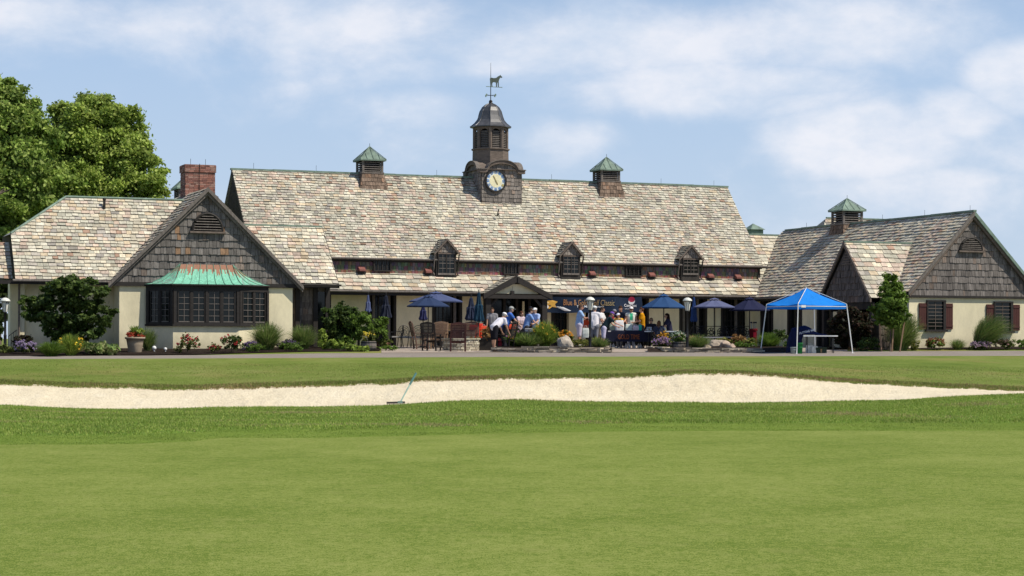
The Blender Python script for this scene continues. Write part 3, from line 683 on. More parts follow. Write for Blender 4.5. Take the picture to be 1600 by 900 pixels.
for e in (Vector((ug0-.08,vL-.24,zb-.05)),Vector((ug1+.08,vL-.24,zb-.05))):
    r=Vector((uA,vL-.24,zA+.02)); mb.prism([e,r,r-Vector((0,0,.17)),e-Vector((0,0,.14))],(0,.1,0),m=mG)
    e2=e+Vector((0,.1,-.1)); r2=r+Vector((0,.1,-.14)); mb.prism([e2,r2,r2-Vector((0,0,.17)),e2-Vector((0,0,.14))],(0,.08,0),m=mG)
bld(mb,'bargeboard')
uw0=pv(186,500,vL+.1)[0]; uw1=pv(456.5,500,vL+.1)[0]
mb=FB(); mb.box(ug0+.1,ug1-.1,vL-.06,vL+.08,zb-.13,zb+.02,m=mD); bld(mb,'eave_board')
# bay geometry
bz1=zb-.02; bz0=pv(320,508,vL-.5)[1]; vb=vL-.75
bw0=pv(229,470,vL)[0]; bw1=pv(419,470,vL)[0]; bf0=pv(271,470,vb)[0]; bf1=pv(374,470,vb)[0]
bayp=[(bw0,vL),(bf0,vb),(bf1,vb),(bw1,vL)]
mb=FB(); mb.m=mU
mb.box(uw0,bw0+.1,vL+.05,vL+.3,GZB-.4,zb-.1); mb.box(bw1-.1,uw1,vL+.05,vL+.3,GZB-.4,zb-.1)
mb.box(uw0+.001,uw0+.25,vL+.3,75,GZB-.4,zb-.1); mb.box(uw1-.25,uw1-.001,vL+.3,75,GZB-.4,zb-.1)
ebld(mb,'wall',label='cream stucco wall beside of the bay window')
mb=FB(); mb.m=mU; p=[(x,y+.06,GZB-.4) for x,y in bayp]; mb.prism(p,(0,0,bz0-GZB+.4-.03)); bay=bld(mb,'bay_window',label='bay window with small panes on a cream base under a green copper roof')
mb=FB(); mb.m=mD
ex=lambda d:[(bw0-d,vL+.02),(bf0-d*.6,vb-d),(bf1+d*.6,vb-d),(bw1+d,vL+.02)]
mb.prism([(x,y,bz0-.04) for x,y in ex(.06)],(0,0,.07)); mb.prism([(x,y,bz1-.22) for x,y in ex(.02)],(0,0,.2))
bld(mb,'sill',bay)
def facet(p,q,nwin,name):
    p=Vector((p[0],p[1],0)); q=Vector((q[0],q[1],0)); d=(q-p); Lg=d.length; d/=Lg; n=Vector((d.y,-d.x,0))
    if n.y>0: n=-n
    z0=bz0+.03; z1=bz1-.22
    mb=FB()
    def bx(a,b,c0,c1,t0,t1,m): mb.obox(p+d*a+n*t0+Vector((0,0,c0)),d*(b-a),n*(t1-t0),Vector((0,0,c1-c0)),m=m)
    pw=.11
    mB_=mD; bx(0,pw,z0,z1,-.05,.05,mB_); bx(Lg-pw,Lg,z0,z1,-.05,.05,mB_); bx(pw,Lg-pw,z1-.07,z1,-.05,.04,mB_); bx(pw,Lg-pw,z0,z0+.07,-.05,.04,mB_)
    cells=[]; W_=(Lg-2*pw)/nwin
    for i in range(nwin):
        a=pw+i*W_; b=a+W_
        if i: bx(a-.045,a+.045,z0+.07,z1-.07,-.05,.045,mB_)
        mid=(a+b)/2; bx(mid-.03,mid+.03,z0+.07,z1-.07,-.045,.03,mB_)
        for c,e in ((a+.05,mid-.03),(mid+.03,b-.05)):
            bx(c,c+.04,z0+.09,z1-.09,-.04,.02,mB_); bx(e-.04,e,z0+.09,z1-.09,-.04,.02,mB_); cells.append((c+.04,e-.04))
    o=bld(mb,name,bay)
    mb=FB()
    for c,e in cells:
        bx((c+e)/2-.009,(c+e)/2+.009,z0+.09,z1-.09,-.02,.004,mG)
        for r in range(1,5): z=z0+.09+(z1-z0-.18)*r/5; bx(c,e,z-.009,z+.009,-.02,.003,mG)
        bx(c,e,z0+.08,z0+.115,-.02,.012,mG)
    bld(mb,'glazing_bar',bay)
    mb=FB(); bx(.05,Lg-.05,z0+.03,z1-.03,-.035,-.022,mL); bld(mb,'pane',bay)
facet(bayp[0],bayp[1],1,'window_frame'); facet(bayp[1],bayp[2],2,'window_frame'); facet(bayp[2],bayp[3],1,'window_frame')
# copper roof
cb=ex(.16); cb[0]=(cb[0][0],vL-.0); cb[3]=(cb[3][0],vL-.0)
ct0=pv(281,415,vL-.05)[0]; ct1=pv(364,415,vL-.05)[0]; ctz=pv(320,413.5,vL-.05)[1]; cz0=bz1-.03
top=[(ct0,vL-.02),(ct0+.02,vL-.1),(ct1-.02,vL-.1),(ct1,vL-.02)]
mb=FB(); K=14; SP=[7,16,7]
def cpt(seg,f,s):
    a=Vector(cb[seg]).lerp(Vector(cb[seg+1]),f); b=Vector(top[seg]).lerp(Vector(top[seg+1]),f); q=a.lerp(b,s)
    return Vector((q.x,q.y,cz0+(ctz-cz0)*(s**1.85*.93+.07*s)))
for seg in range(3):
    n=SP[seg]*3
    for i in range(n):
        f0,f1=i/n,(i+1)/n; dr=.28*random.random()**1.3 if seg==1 else .35*random.random()
        for k in range(K):
            s0,s1=k/K,(k+1)/K; sm=(s0+s1)/2
            brown = sm>1-.10-dr
            c=(.27,.12,.07) if brown else (lambda q:(.19*q,.50*q,.36*q))(random.uniform(.8,1.1))
            if seg!=1 and not brown and random.random()<.35: c=(.20,.30,.26)
            mb.add([cpt(seg,f0,s0),cpt(seg,f1,s0),cpt(seg,f1,s1),cpt(seg,f0,s1)],[(0,1,2,3)],c,mC)
    for i in range(SP[seg]//2*1+1):
        f=i/(SP[seg]//2); pts=[cpt(seg,min(f,1),k/K)+Vector((0,-.01,.012)) for k in range(K+1)]
        mb.tube(pts,.011,4,(.14,.30,.22),mC)
mb.prism([(x,y,cz0-.05) for x,y in cb],(0,0,.045),m=mD)
bld(mb,'bay_roof',bay)
def lunette(u,v,zb0,rw,rh,along='u'):
    def P(a,z,o): return (u+a,v-o,z) 
    mb=FB(); arc=[P(-rw*math.cos(math.pi*k/16),zb0+rh*math.sin(math.pi*k/16),.05) for k in range(17)]
    mb.tube(arc,.06,6,m=mD); mb.box(u-rw-.12,u+rw+.12,v-.14,v,zb0-.09,zb0-.02,m=mB_)
    o=bld(mb,'gable_vent')
    mb=FB(); mb.prism([P(-rw*math.cos(math.pi*k/16),zb0+rh*math.sin(math.pi*k/16),.035) for k in range(17)],(0,.01,0),m=mK); bld(mb,'vent_backing',o)
    mb=FB(); nb=6
    for k in range(nb):
        z=zb0+.03+rh*.93*k/nb; w_=rw*math.sqrt(max(0,1-((z+.05-zb0)/rh)**2))-.02
        if w_>.05: mb.obox((u-w_,v-.09,z),(2*w_,0,0),(0,.05,.012),(0,0,.028),m=mG)
    bld(mb,'louvre',o)
u0,z0=pv(324,361,vL); lunette(u0,vL,z0,(pv(350,361,vL)[0]-pv(300,361,vL)[0])/2-.05,.66)
# wing front slope, half-hipped at its far end
ue=pv(24,437,vWE)[0]; vK=pv(26,367,75)[1]; vK=vWE+(pv(26,367,74.5)[1]-zWE)/1.3; zk=zWE+(vK-vWE)*1.3
mb=FB(); slope(mb,(ue,vWE,zWE),(uA+.2,vWE,zWE),(uHR,vWR,zWR),(uA+.2,vWR,zWR),row=.19,w0=.24,w1=.46,seed=20,warm=.4,lum=1.05,
   polycut=[Vector((ue,vWE,zWE)),Vector((uA+.2,vWE,zWE)),Vector((uA+.2,vWR,zWR)),Vector((uHR,vWR,zWR)),Vector((ue,vK,zk))])
bld(mb,'roof')
mb=FB(); mb.add([(ue,vK,zk),(uHR,vWR,zWR),(ue,2*vWR-vK,zk)],[(0,1,2)],(.28,.28,.26),mS)
mb.add([(uHR,vWR,zWR),(uA+.2,vWR,zWR),(uA+.2,2*vWR-vWE,zWE),(ue,2*vWR-vWE,zWE),(ue,2*vWR-vK,zk)],[(0,1,2,3,4)],(.25,.25,.24),mS); bld(mb,'roof')
mb=FB(); mb.tube([(ue,vK,zk+.02),(uHR,vWR,zWR+.03)],.05,6,m=mVd); mb.tube([(uHR,vWR,zWR+.03),(uA,vWR,zWR+.03)],.05,6,m=mVd); bld(mb,'ridge_cap')
mb=FB(); slope(mb,(ue-.72,vWE+.45,zWE+.02),(ue-.03,vWE+.45,zWE+.02),(ue-.72,vK+.3,zk-.3),(ue-.03,vK+.3,zk-.3),row=.19,w0=.24,w1=.4,seed=22); 
mb.add([(ue-.72,vWE+.45,zWE+.02),(ue-.72,vK+.3,zk-.3),(ue-.72,78,zWE)],[(0,1,2)],(.08,.07,.06)); bld(mb,'roof')
mb=FB(); mb.m=mD; mb.box(ue-.75,uA,vWE+.02,vWE+.1,zWE-.17,zWE-.04); mb.box(ue-.75,ue,vWE+.56,vWE+.64,zWE-.15,zWE-.02); bld(mb,'eave_board')
mb=FB(); mb.tube([(ue-.1,vWE-.05,zWE-.04),(ug0+.1,vWE-.05,zWE-.05)],.05,8,m=mG); bld(mb,'gutter')
vW2=73.75; ucn=pv(41,500,vW2)[0]
mb=FB(); mb.m=mU; mb.box(ucn,uw0+.1,vW2,vW2+.25,GZB-.4,zWE); mb.box(ucn-.001-.55,ucn-.05,vW2+.3,vW2+.5,GZB-.4,zWE); mb.box(ucn+.0,ucn+.25,vW2+.25,79,GZB-.4,zWE)
mb.box(pv(30,500,vW2-.3)[0],pv(38,500,vW2-.3)[0],vW2-.35,vW2+.02,GZB-.4,zWE-.05)
ebld(mb,'wall',label='shaded cream wall behind the broad dark bush')
mb=FB(); x=pv(29.5,500,vW2-.4)[0]; mb.tube([(x,vW2-.42,zWE-.1),(x,vW2-.42,GZB)],.04,6,m=mB_); ebld(mb,'downspout')
mb=FB(); vp=vWR-.35; u0,z0=pv(163,318,vp); mb.tube([(u0,vp,z0-.2),(u0,vp,z0+.14)],.05,8,m=mD); mb.ell((u0,vp,z0+.16),.07,m=mD); bld(mb,'vent_pipe')
# right-hand slope of the left wing
vS=73.55; zS=pv(500,443.5,vS)[1]; vSR=75.95; zSR=pv(450,353,vSR)[1]; uS=pv(515,400,74.8)[0]
mb=FB(); slope(mb,(uA,vS,zS),(uS,vS,zS),(uA,vSR,zSR),(uS,vSR,zSR),row=.235,w0=.24,w1=.46,seed=30,warm=.5,lum=1.12)
mb.add([(uA,vSR,zSR),(uS,vSR,zSR),(uS,vSR+2.6,zS),(uA,vSR+2.6,zS)],[(0,1,2,3)],(.3,.3,.28),mS)
bld(mb,'roof')
mb=FB(); mb.m=mD; mb.prism([(uS,vS,zS-.03),(uS,vSR,zSR-.03),(uS,vSR,zSR-.2),(uS,vS,zS-.18)],(.04,0,0)); mb.box(ug1-.3,uS+.03,vS+.02,vS+.1,zS-.16,zS-.03); bld(mb,'bargeboard')
mb=FB(); mb.box(uA+2.2,uS,vSR-.06,vSR+.06,zSR-.02,zSR+.04,m=mVd); mb.tube([(ug1-.2,vS-.05,zS-.05),(uS+.1,vS-.05,zS-.05)],.04,6,m=mD); bld(mb,'ridge_cap')
vSW=74.3; mb=FB(); mb.m=mSh; u1=pv(512,480,vSW)[0]
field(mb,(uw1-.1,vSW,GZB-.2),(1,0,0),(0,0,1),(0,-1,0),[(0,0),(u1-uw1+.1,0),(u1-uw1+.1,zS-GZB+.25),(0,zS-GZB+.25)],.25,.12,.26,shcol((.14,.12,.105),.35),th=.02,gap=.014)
mb.box(uw1,u1,vSW+.02,78,GZB-.3,zS+.1,(.06,.05,.045)); 
mb.box(u1-.0,u1+.01,vSW,79.6,GZB-.3,zS,(.06,.05,.045)); bld(mb,'wall',label='grey shingled side wall between the bay wing and the porch')
mb=FB(); mb.m=mD
for x in (464,492,511): u0=pv(x,480,vSW)[0]; mb.box(u0-.09,u0+.09,vSW-.12,vSW-.02,GZB-.2,zS)
mb.box(pv(494,480,vSW)[0],pv(509,480,vSW)[0],vSW-.04,vSW-.005,GZB-.1,zS-.3,m=mL)
ebld(mb,'post')

# --- brick chimney
v=75.7; u0=pv(289.5,300,v)[0]; u1=pv(336,300,v)[0]; zt_=pv(312,258,v)[1]
mb=FB(); ch=.9
def brk(x,y): k=random.uniform(.7,1.2); return random.choice([(.24*k,.105*k,.08*k),(.29*k,.14*k,.11*k),(.19*k,.09*k,.075*k),(.28*k,.17*k,.14*k)])
zb_=zA-1.6
WD2=WD+[M['brick']]
mb.m=10
for O,A,N,Lw in (((u0,v,zb_),(1,0,0),(0,-1,0),u1-u0),((u0,v+ch,zb_),(0,-1,0),(-1,0,0),ch),((u1,v,zb_),(0,1,0),(1,0,0),ch)):
    field(mb,O,A,(0,0,1),N,[(0,0),(Lw,0),(Lw,zt_-zb_-.28),(0,zt_-zb_-.28)],.07,.19,.21,brk,th=.006,gap=.009,jb=.0,under=(.25,.21,.18),lap=.88)
    O2=Vector(O)+Vector((0,0,zt_-zb_-.28))+Vector(N)*.035
    field(mb,O2,A,(0,0,1),N,[(-.03,0),(Lw+.03,0),(Lw+.03,.28),(-.03,.28)],.07,.19,.21,brk,th=.006,gap=.009,jb=0,under=(.25,.21,.18),lap=.88)
mb.box(u0-.02,u1+.02,v-.02,v+ch+.02,zt_-.02,zt_+.02,(.30,.16,.13)); mb.box(u0+.02,u1-.02,v+.02,v+ch-.02,zb_,zt_-.03,(.25,.15,.12))
chim=build(mb,'chimney',WD2,club)
mb=FB()
for x in (u0+.3,u1-.3): mb.tube([(x,v+.4,zt_),(x,v+.4,zt_+.28)],.008,4,m=mD)
mb.tube([(u0+.58,v-.03,zb_+.3),(u0+.56,v-.045,zt_-.3),(u0+.56,v-.06,zt_+.05)],.012,4,m=mD); bld(mb,'lightning_rod',chim)

# ---------------------------------------------------------------- louvred roof vents
def cupola(cx,cy,wd,z_sk,z_b,z_e,z_p,skirt=.28,name='cupola',lab=None):
    mb=FB(); h=wd/2
    A=[((cx-h-skirt*.9,cy-h-skirt),( cx+h+skirt*.9,cy-h-skirt)),((cx-h-skirt*.9,cy+h+skirt),(cx-h-skirt*.9,cy-h-skirt)),((cx+h+skirt*.9,cy-h-skirt),(cx+h+skirt*.9,cy+h+skirt)),((cx+h+skirt*.9,cy+h+skirt),(cx-h-skirt*.9,cy+h+skirt))]
    T=[((cx-h,cy-h),(cx+h,cy-h)),((cx-h,cy+h),(cx-h,cy-h)),((cx+h,cy-h),(cx+h,cy+h)),((cx+h,cy+h),(cx-h,cy+h))]
    mb.m=mSh
    for (a,b),(c,d) in zip(A,T):
        a=Vector((*a,z_sk));b=Vector((*b,z_sk));c=Vector((*c,z_b));d=Vector((*d,z_b))
        AA=(b-a).normalized(); nn=AA.cross(c-a).normalized(); 
        ctr=Vector((cx,cy,(z_sk+z_b)/2)); 
        if nn.dot(a-ctr)<0: nn=-nn
        BB=nn.cross(AA); BB = BB if BB.z>0 else -BB
        field(mb,a,AA,BB,nn,[((q-a).dot(AA),(q-a).dot(BB)) for q in (a,b,d,c)],.19,.1,.2,shcol((.19,.135,.10),.35),th=.022,gap=.012,jb=.015)
    o=bld(mb,name,label=lab)
    mb=FB(); mb.m=mG; p=.09
    for sx in (-1,1):
        for sy in (-1,1): mb.box(cx+sx*h-(p if sx>0 else 0),cx+sx*h+(p if sx<0 else 0),cy+sy*h-(p if sy>0 else 0),cy+sy*h+(p if sy<0 else 0),z_b,z_e)
    mb.box(cx-h-.03,cx+h+.03,cy-h-.03,cy+h+.03,z_b-.04,z_b+.04); mb.box(cx-h-.02,cx+h+.02,cy-h-.02,cy+h+.02,z_e-.09,z_e-.01,m=mB_)
    bld(mb,'cupola_frame',o)
    mb=FB(); nb=5; hh=(z_e-z_b-.14)
    for k in range(nb):
        z=z_b+.07+hh*k/nb
        for s in (-1,1):
            mb.obox((cx-h+p,cy+s*(h-.01),z),(wd-2*p,0,0),(0,-s*.10,.04),(0,0,.028),m=mG)
            mb.obox((cx+s*(h-.01),cy-h+p,z),(-s*.10,0,.04),(0,wd-2*p,0),(0,0,.028),m=mG)
    bld(mb,'louvre',o)
    mb=FB(); mb.box(cx-h+.16,cx+h-.16,cy-h+.16,cy+h-.16,z_b,z_e-.02,m=mK); bld(mb,'cupola_core',o)
    mb=FB(); e=h+.11; K=6; zz=z_e-.03
    rr=[(e*(1-s)**1.0, zz+(z_p-zz)*(s**1.12)) for s in [k/K for k in range(K+1)]]
    mb.m=mVd
    mb.box(cx-e,cx+e,cy-e,cy+e,zz-.06,zz)
    for i in range(K):
        (r0,a0),(r1,a1)=rr[i],rr[i+1]; r1=max(r1,.005)
        q0=[(cx-r0,cy-r0,a0),(cx+r0,cy-r0,a0),(cx+r0,cy+r0,a0),(cx-r0,cy+r0,a0)]; q1=[(cx-r1,cy-r1,a1),(cx+r1,cy-r1,a1),(cx+r1,cy+r1,a1),(cx-r1,cy+r1,a1)]
        for k in range(4): mb.add([q0[k],q0[(k+1)%4],q1[(k+1)%4],q1[k]],[(0,1,2,3)])
    for sx,sy in ((-1,-1),(1,-1),(-1,1),(1,1)): mb.tube([(cx+sx*e,cy+sy*e,zz+.01),(cx,cy,z_p+.02)],.018,4,m=mVd)
    for t in (-.5,0,.5):
        mb.tube([(cx+t*e,cy-e,zz+.01),(cx+t*.02,cy-.02-abs(t)*e*.5*0,z_p+.01)] if t==0 else [(cx+t*e,cy-e,zz+.01),(cx+t*e,cy-abs(t)*e,zz+(z_p-zz)*(1-abs(t))+.01)],.012,4,m=mVd)
        mb.tube([(cx-e,cy+t*e,zz+.01),(cx-max(abs(t)*e,.02),cy+t*e,zz+(z_p-zz)*(1-abs(t))+.01)],.012,4,m=mVd)
    mb.tube([(cx,cy,z_p),(cx,cy,z_p+.16)],.01,4,m=mD)
    bld(mb,'cupola_roof',o)
    return o
def zat(px,row,v): return pv(px,row,v)[1]
for cx,yp,ye,yb,ys,lab in ((577.5,229.5,248,270,296,'cupola with a pale green roof left of the clock tower'),(947.5,246,263.5,283,308,'cupola with a pale green roof right of the clock tower')):
    u0=pv(cx,yb,vR)[0]; cupola(u0,vR,1.0,zat(cx,ys,vR-.75)-.0,zat(cx,yb,vR-.5),zat(cx,ye,vR-.5),zat(cx,yp,vR),skirt=.2,lab=lab)
vq,_=pu(1323.5,350,47.8); zz=lambda r:pv(1323.5,r,vq)[1]
cupola(47.8,vq,1.06,zz(378)-.0,zz(350.5),zz(328),zz(310.5),skirt=.12,lab='cupola with a pale green roof on the right wing ridge')
u0=pv(297,300,84)[0]; cupola(u0,84.5,1.0,zat(297,330,84.5),zat(297,312,84.5),zat(297,294,84.5),zat(297,273,84.5),lab='cupola half hidden behind the brick chimney')
# small glazed cap and distant roofs behind the link
u0=pv(1174,366,97)[0]; zc=zat(1174,366,97)
mb=FB(); mb.box(u0-.2,u0+.55,96.6,97.4,zc-1,zat(1174,358.5,97),m=mVd); mb.add([(u0-.3,96.5,zat(1174,359,97)),(u0+.65,96.5,zat(1174,359,97)),(u0+.65,97.5,zat(1174,359,97)),(u0-.3,97.5,zat(1174,359,97)),(u0+.1,97,zat(1174,349,97))],[(0,1,4),(1,2,4),(2,3,4),(3,0,4)],m=mVd); bld(mb,'skylight')
mb=FB(); v=97; ua_,za_=pv(1291,341,v); ub_,_=pv(1400,344,v); zc=zat(1291,375,v)
mb.m=mS; slope(mb,(ua_-1.6,v-1.8,za_-1.9),(ub_,v-1.8,za_-1.9),(ua_,v,za_),(ub_,v,za_),row=.25,seed=40,lum=.95,
   polycut=[Vector((ua_-1.7,v-1.8,za_-1.9)),Vector((ub_,v-1.8,za_-1.9)),Vector((ub_,v,za_)),Vector((ua_,v,za_))])
mb.add([(ua_-1.7,v-1.8,za_-1.9),(ua_,v,za_),(ua_-1.7,v+1.8,za_-1.9)],[(0,1,2)],(.2,.2,.19)); mb.box(ua_-1,ub_,v-1,v+1,0,za_-1.7,(.07,.06,.05),mSh)
mb.box(ua_,ub_,v-.06,v+.06,za_,za_+.07,m=mVd); bld(mb,'roof')

# ---------------------------------------------------------------- clock tower
cu,cv=pv(768,280,83.85)[0]+.12,83.85; hb=1.0
fz=lambda r:pv(773,r,cv-hb)[1]
zb=fz(311); zc_=fz(268)
tower_lab='shingled clock tower with an octagonal louvred lantern and bell-shaped lead dome'
mb=FB(); mb.m=mSh
for O,A,N,Lw in (((cu-hb,cv-hb,zb-.3),(1,0,0),(0,-1,0),2*hb),((cu-hb,cv+hb,zb-.3),(0,-1,0),(-1,0,0),2*hb),((cu+hb,cv-hb,zb-.3),(0,1,0),(1,0,0),2*hb),((cu+hb,cv+hb,zb-.3),(-1,0,0),(0,1,0),2*hb)):
    top_=zc_-zb+.3; P=[(0,0),(Lw,0),(Lw,top_)]+[(hb+.72*math.cos(t),top_+.42*math.sin(t)) for t in [math.pi*k/8 for k in range(9)]]+[(0,top_)]
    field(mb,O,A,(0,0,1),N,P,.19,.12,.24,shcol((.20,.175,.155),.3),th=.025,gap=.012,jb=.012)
tower=bld(mb,'clock_tower',label=tower_lab)
mb=FB()
def cornice(O,A,N):
    O=Vector(O);A=Vector(A);N=Vector(N); pts=[]
    prof=[(-hb-.12,-.02),(-hb+.1,-.02),(-.78,0.0)]+[(.74*-math.cos(t),.02+.40*math.sin(t)) for t in [math.pi*k/12 for k in range(1,12)]]+[(.78,0.0),(hb-.1,-.02),(hb+.12,-.02)]
    for i in range(len(prof)-1):
        (a,z),(b,y)=prof[i],prof[i+1]
        p=O+A*a+Vector((0,0,z)); q=O+A*b+Vector((0,0,y))
        mb.prism([p-Vector((0,0,.05)),q-Vector((0,0,.05)),q+Vector((0,0,.10)),p+Vector((0,0,.10))],N*.15,m=mB_)
        mb.prism([p+Vector((0,0,.102)),q+Vector((0,0,.102)),q+Vector((0,0,.14)),p+Vector((0,0,.14))],N*.2,m=mG)
        mb.prism([p+Vector((0,0,.10)),q+Vector((0,0,.10)),q+Vector((0,0,.13)),p+Vector((0,0,.13))],-N*1.0,m=mB_)
for N_,A_ in (((0,-1,0),(1,0,0)),((-1,0,0),(0,1,0)),((1,0,0),(0,1,0)),((0,1,0),(1,0,0))):
    cornice(Vector((cu,cv,zc_))+Vector(N_)*hb*.98,A_,N_)
mb.box(cu-hb+.02,cu+hb-.02,cv-hb+.02,cv+hb-.02,zc_-.1,zc_+.12,m=mB_)
bld(mb,'cornice',tower)
# clock
ck_u,ck_z=pv(774.5,282.5,cv-hb-.05); rad=17.2*(UV_*ck_u+VV_*(cv-hb)).y/F
def disc(mb,r0,r1,z0,z1,m=None,col=None,n=40,a0=0,a1=2*math.pi):
    vs=[];fs=[]
    for k in range(n+1):
        t=a0+(a1-a0)*k/n
        for r in (r0,r1):
            for o in (z0,z1): vs.append((ck_u+r*math.sin(t),cv-hb-o,ck_z+r*math.cos(t)))
    for k in range(n):
        b=k*4; q=(k+1)*4
        fs+=[(b+1,b+3,q+3,q+1),(b,q,q+2,b+2),(b+2,q+2,q+3,b+3),(b,b+1,q+1,q)]
    mb.add(vs,fs,col,m)
mb=FB(); disc(mb,rad*.90,rad*1.04,-.02,.11,m=mD); ck=bld(mb,'clock',tower)
WC=[M['col']]
mb=FB(); disc(mb,.0,rad*.93,.03,.06,col=(.74,.78,.76)); disc(mb,0,rad*.60,.061,.068,col=(.82,.76,.50)); build(mb,'dial',WC,tower)
mb=FB()
for k in range(12):
    t=math.pi*2*k/12; disc(mb,rad*.66,rad*.88,.062,.07,col=(.06,.24,.60) if k not in (4,) else (.55,.50,.25),n=3,a0=t-.15,a1=t+.15)
build(mb,'numeral_plate',WC,tower)
mb=FB()
from math import sin,cos
NUM=['XII','I','II','III','IV','V','VI','VII','VIII','IX','X','XI']
for k,s in enumerate(NUM):     # gold Roman strokes on each plate
    t=2*math.pi*k/12; n=len(s)
    for i,chh in enumerate(s):
        off=(i-(n-1)/2)*.035; ra,rb=rad*.70,rad*.84
        def Pq(r,o): 
            return Vector((ck_u+r*sin(t)+o*cos(t),cv-hb-.074,ck_z+r*cos(t)-o*sin(t)))
        if chh=='I': prs=[((ra,off),(rb,off))]
        elif chh=='V': prs=[((ra,off),(rb,off-.014)),((ra,off),(rb,off+.014))]
        else: prs=[((ra,off-.013),(rb,off+.013)),((ra,off+.013),(rb,off-.013))]
        for (r1,o1),(r2,o2) in prs: mb.beam(Pq(r1,o1),Pq(r2,o2),.008,.004,col=(.75,.58,.2),up=(0,1,0))
build(mb,'numerals',WC,tower)
mb=FB(); c0=Vector((ck_u,cv-hb-.082,ck_z))
mb.beam(c0+Vector((.02,0,-.03)),c0+Vector((-.12,0,.24)),.035,.008,col=(.35,.28,.12),up=(0,1,0)); mb.beam(c0+Vector((-.02,0,.02)),c0+Vector((.10,0,-.17)),.04,.008,col=(.35,.28,.12),up=(0,1,0)); build(mb,'hand',WC,tower)
# lantern
lu=pv(766.5,220,cv)[0]; zr_=lambda r:pv(766.5,r,cv)[1]
r8=.80; ph=math.pi/8
mb=FB(); mb.lathe((lu,cv,0),[(.86,zc_+.1),(.84,zr_(236)),(.90,zr_(235)),(.90,zr_(233))],8,m=mB_,ph=ph)
mb.lathe((lu,cv,0),[(r8,zr_(203)),(r8+.02,zr_(197))],8,m=mB_,ph=ph); mb.lathe((lu,cv,0),[(r8-.18,zr_(234)),(r8-.18,zr_(200))],8,m=mK,ph=ph)
for k in range(8):
    t=ph+k*math.pi/4; p=Vector((lu+(r8-.05)*cos(t),cv+(r8-.05)*sin(t),zr_(234))); mb.tube([p,p+Vector((0,0,zr_(199)-zr_(234)))],.085,6,m=mB_)
    t2=t+math.pi/8; d=(r8-.06)*cos(math.pi/8); c=Vector((lu+d*cos(t2),cv+d*sin(t2),0)); tg=Vector((-sin(t2),cos(t2),0)); n=Vector((cos(t2),sin(t2),0)); w_=.19; za0,za1=zr_(233),zr_(207)
    # spandrels above the arched louvre
    arc=[c+tg*w_*cos(a)+Vector((0,0,za1-.02+.14*sin(a))) for a in [math.pi*i/8 for i in range(9)]]
    topz=Vector((0,0,zr_(202))); pl=arc+[c-tg*w_+topz,c+tg*w_+topz]
    mb.prism(pl,n*.05,m=mB_)
lan=bld(mb,'lantern_frame',tower)
mb=FB()
for k in range(8):
    t2=ph+k*math.pi/4+math.pi/8; d=(r8-.06)*cos(math.pi/8); c=Vector((lu+d*cos(t2),cv+d*sin(t2),0)); tg=Vector((-sin(t2),cos(t2),0)); n=Vector((cos(t2),sin(t2),0))
    nb=10
    for i in range(nb):
        z=zr_(233)+(zr_(205.5)-zr_(233))*i/nb; mb.obox(c-tg*.18+n*.02+Vector((0,0,z)),tg*.36,-n*.09+Vector((0,0,.06)),(0,0,.022),m=mG)
bld(mb,'louvre',tower)
mb=FB(); e=.97
prof=[(e-.04,zr_(200.5)),(e,zr_(200)),(e,zr_(198.5)),(e-.07,zr_(197)),(e-.22,zr_(193)),(e-.34,zr_(188)),(e-.41,zr_(181)),(e-.47,zr_(174)),(e-.58,zr_(168)),(e-.73,zr_(164)),(.08,zr_(161.5)),(.05,zr_(160))]
mb.lathe((lu,cv,0),prof,8,m=None,ph=ph)
for k in range(8):
    t=ph+k*math.pi/4; mb.tube([(lu+r*cos(t),cv+r*sin(t),z) for r,z in prof[2:]],.02,5)
build(mb,'dome',[M['lead']],tower)
# weathervane
mb=FB(); zq=zr_
mb.ell((lu,cv,zq(159)),.09,m=mD); mb.tube([(lu,cv,zq(160)),(lu,cv,zq(134)),(lu,cv,zq(98))],[.022,.018,.006],6,m=mD)
for a in range(4):
    t=a*math.pi/2+.5; mb.tube([(lu,cv,zq(149)),(lu+.3*cos(t),cv+.3*sin(t),zq(149))],.01,4,m=mD); mb.box(lu+.3*cos(t)-.03,lu+.3*cos(t)+.03,cv+.3*sin(t)-.008,cv+.3*sin(t)+.008,zq(149)-.05,zq(149)+.05,m=mVd)
wv=bld(mb,'weathervane')
us=UV_.x; Dx=lambda px: (px-766.5)/33.0/us
mb=FB(); mb.tube([(lu+Dx(759.5),cv,zq(135.5)),(lu+Dx(784.5),cv,zq(135.5))],.017,5,m=mVd); bld(mb,'vane_bar',wv)
hp=[(765.6,127),(765.3,122.5),(767,121.3),(771,121.8),(775,121.2),(777.5,118.8),(780.3,117.2),(781.2,116.2),(782,117.3),(784.3,119.6),(783.4,120.8),(781.4,120.2),(780,122.4),(778.9,125),(778.6,127),(778.9,135),(777.9,135),(777.3,128.5),(776.2,128.5),(775.9,135),(774.9,135),(774.6,128.6),(771,128),(769.6,128.8),(768.6,131),(769,135),(768,135),(767.4,130.5),(767.2,127.5),(766.8,129),(767.0,135),(766.0,135),(765.9,131)]
mb=FB(); mb.prism([(lu+Dx(x),cv-.02,zq(y)) for x,y in hp],(0,.04,0),(.07,.09,.075),mC); bld(mb,'vane_horse',wv)
mb=FB(); u0,z0=pv(780.5,333,81.9); mb.tube([(u0,82.2,z0-.1),(u0,82.0,z0+.18)],.025,5,m=mD); mb.box(u0-.05,u0+.03,82.0,82.05,z0-.08,z0,m=mD); bld(mb,'lightning_rod')

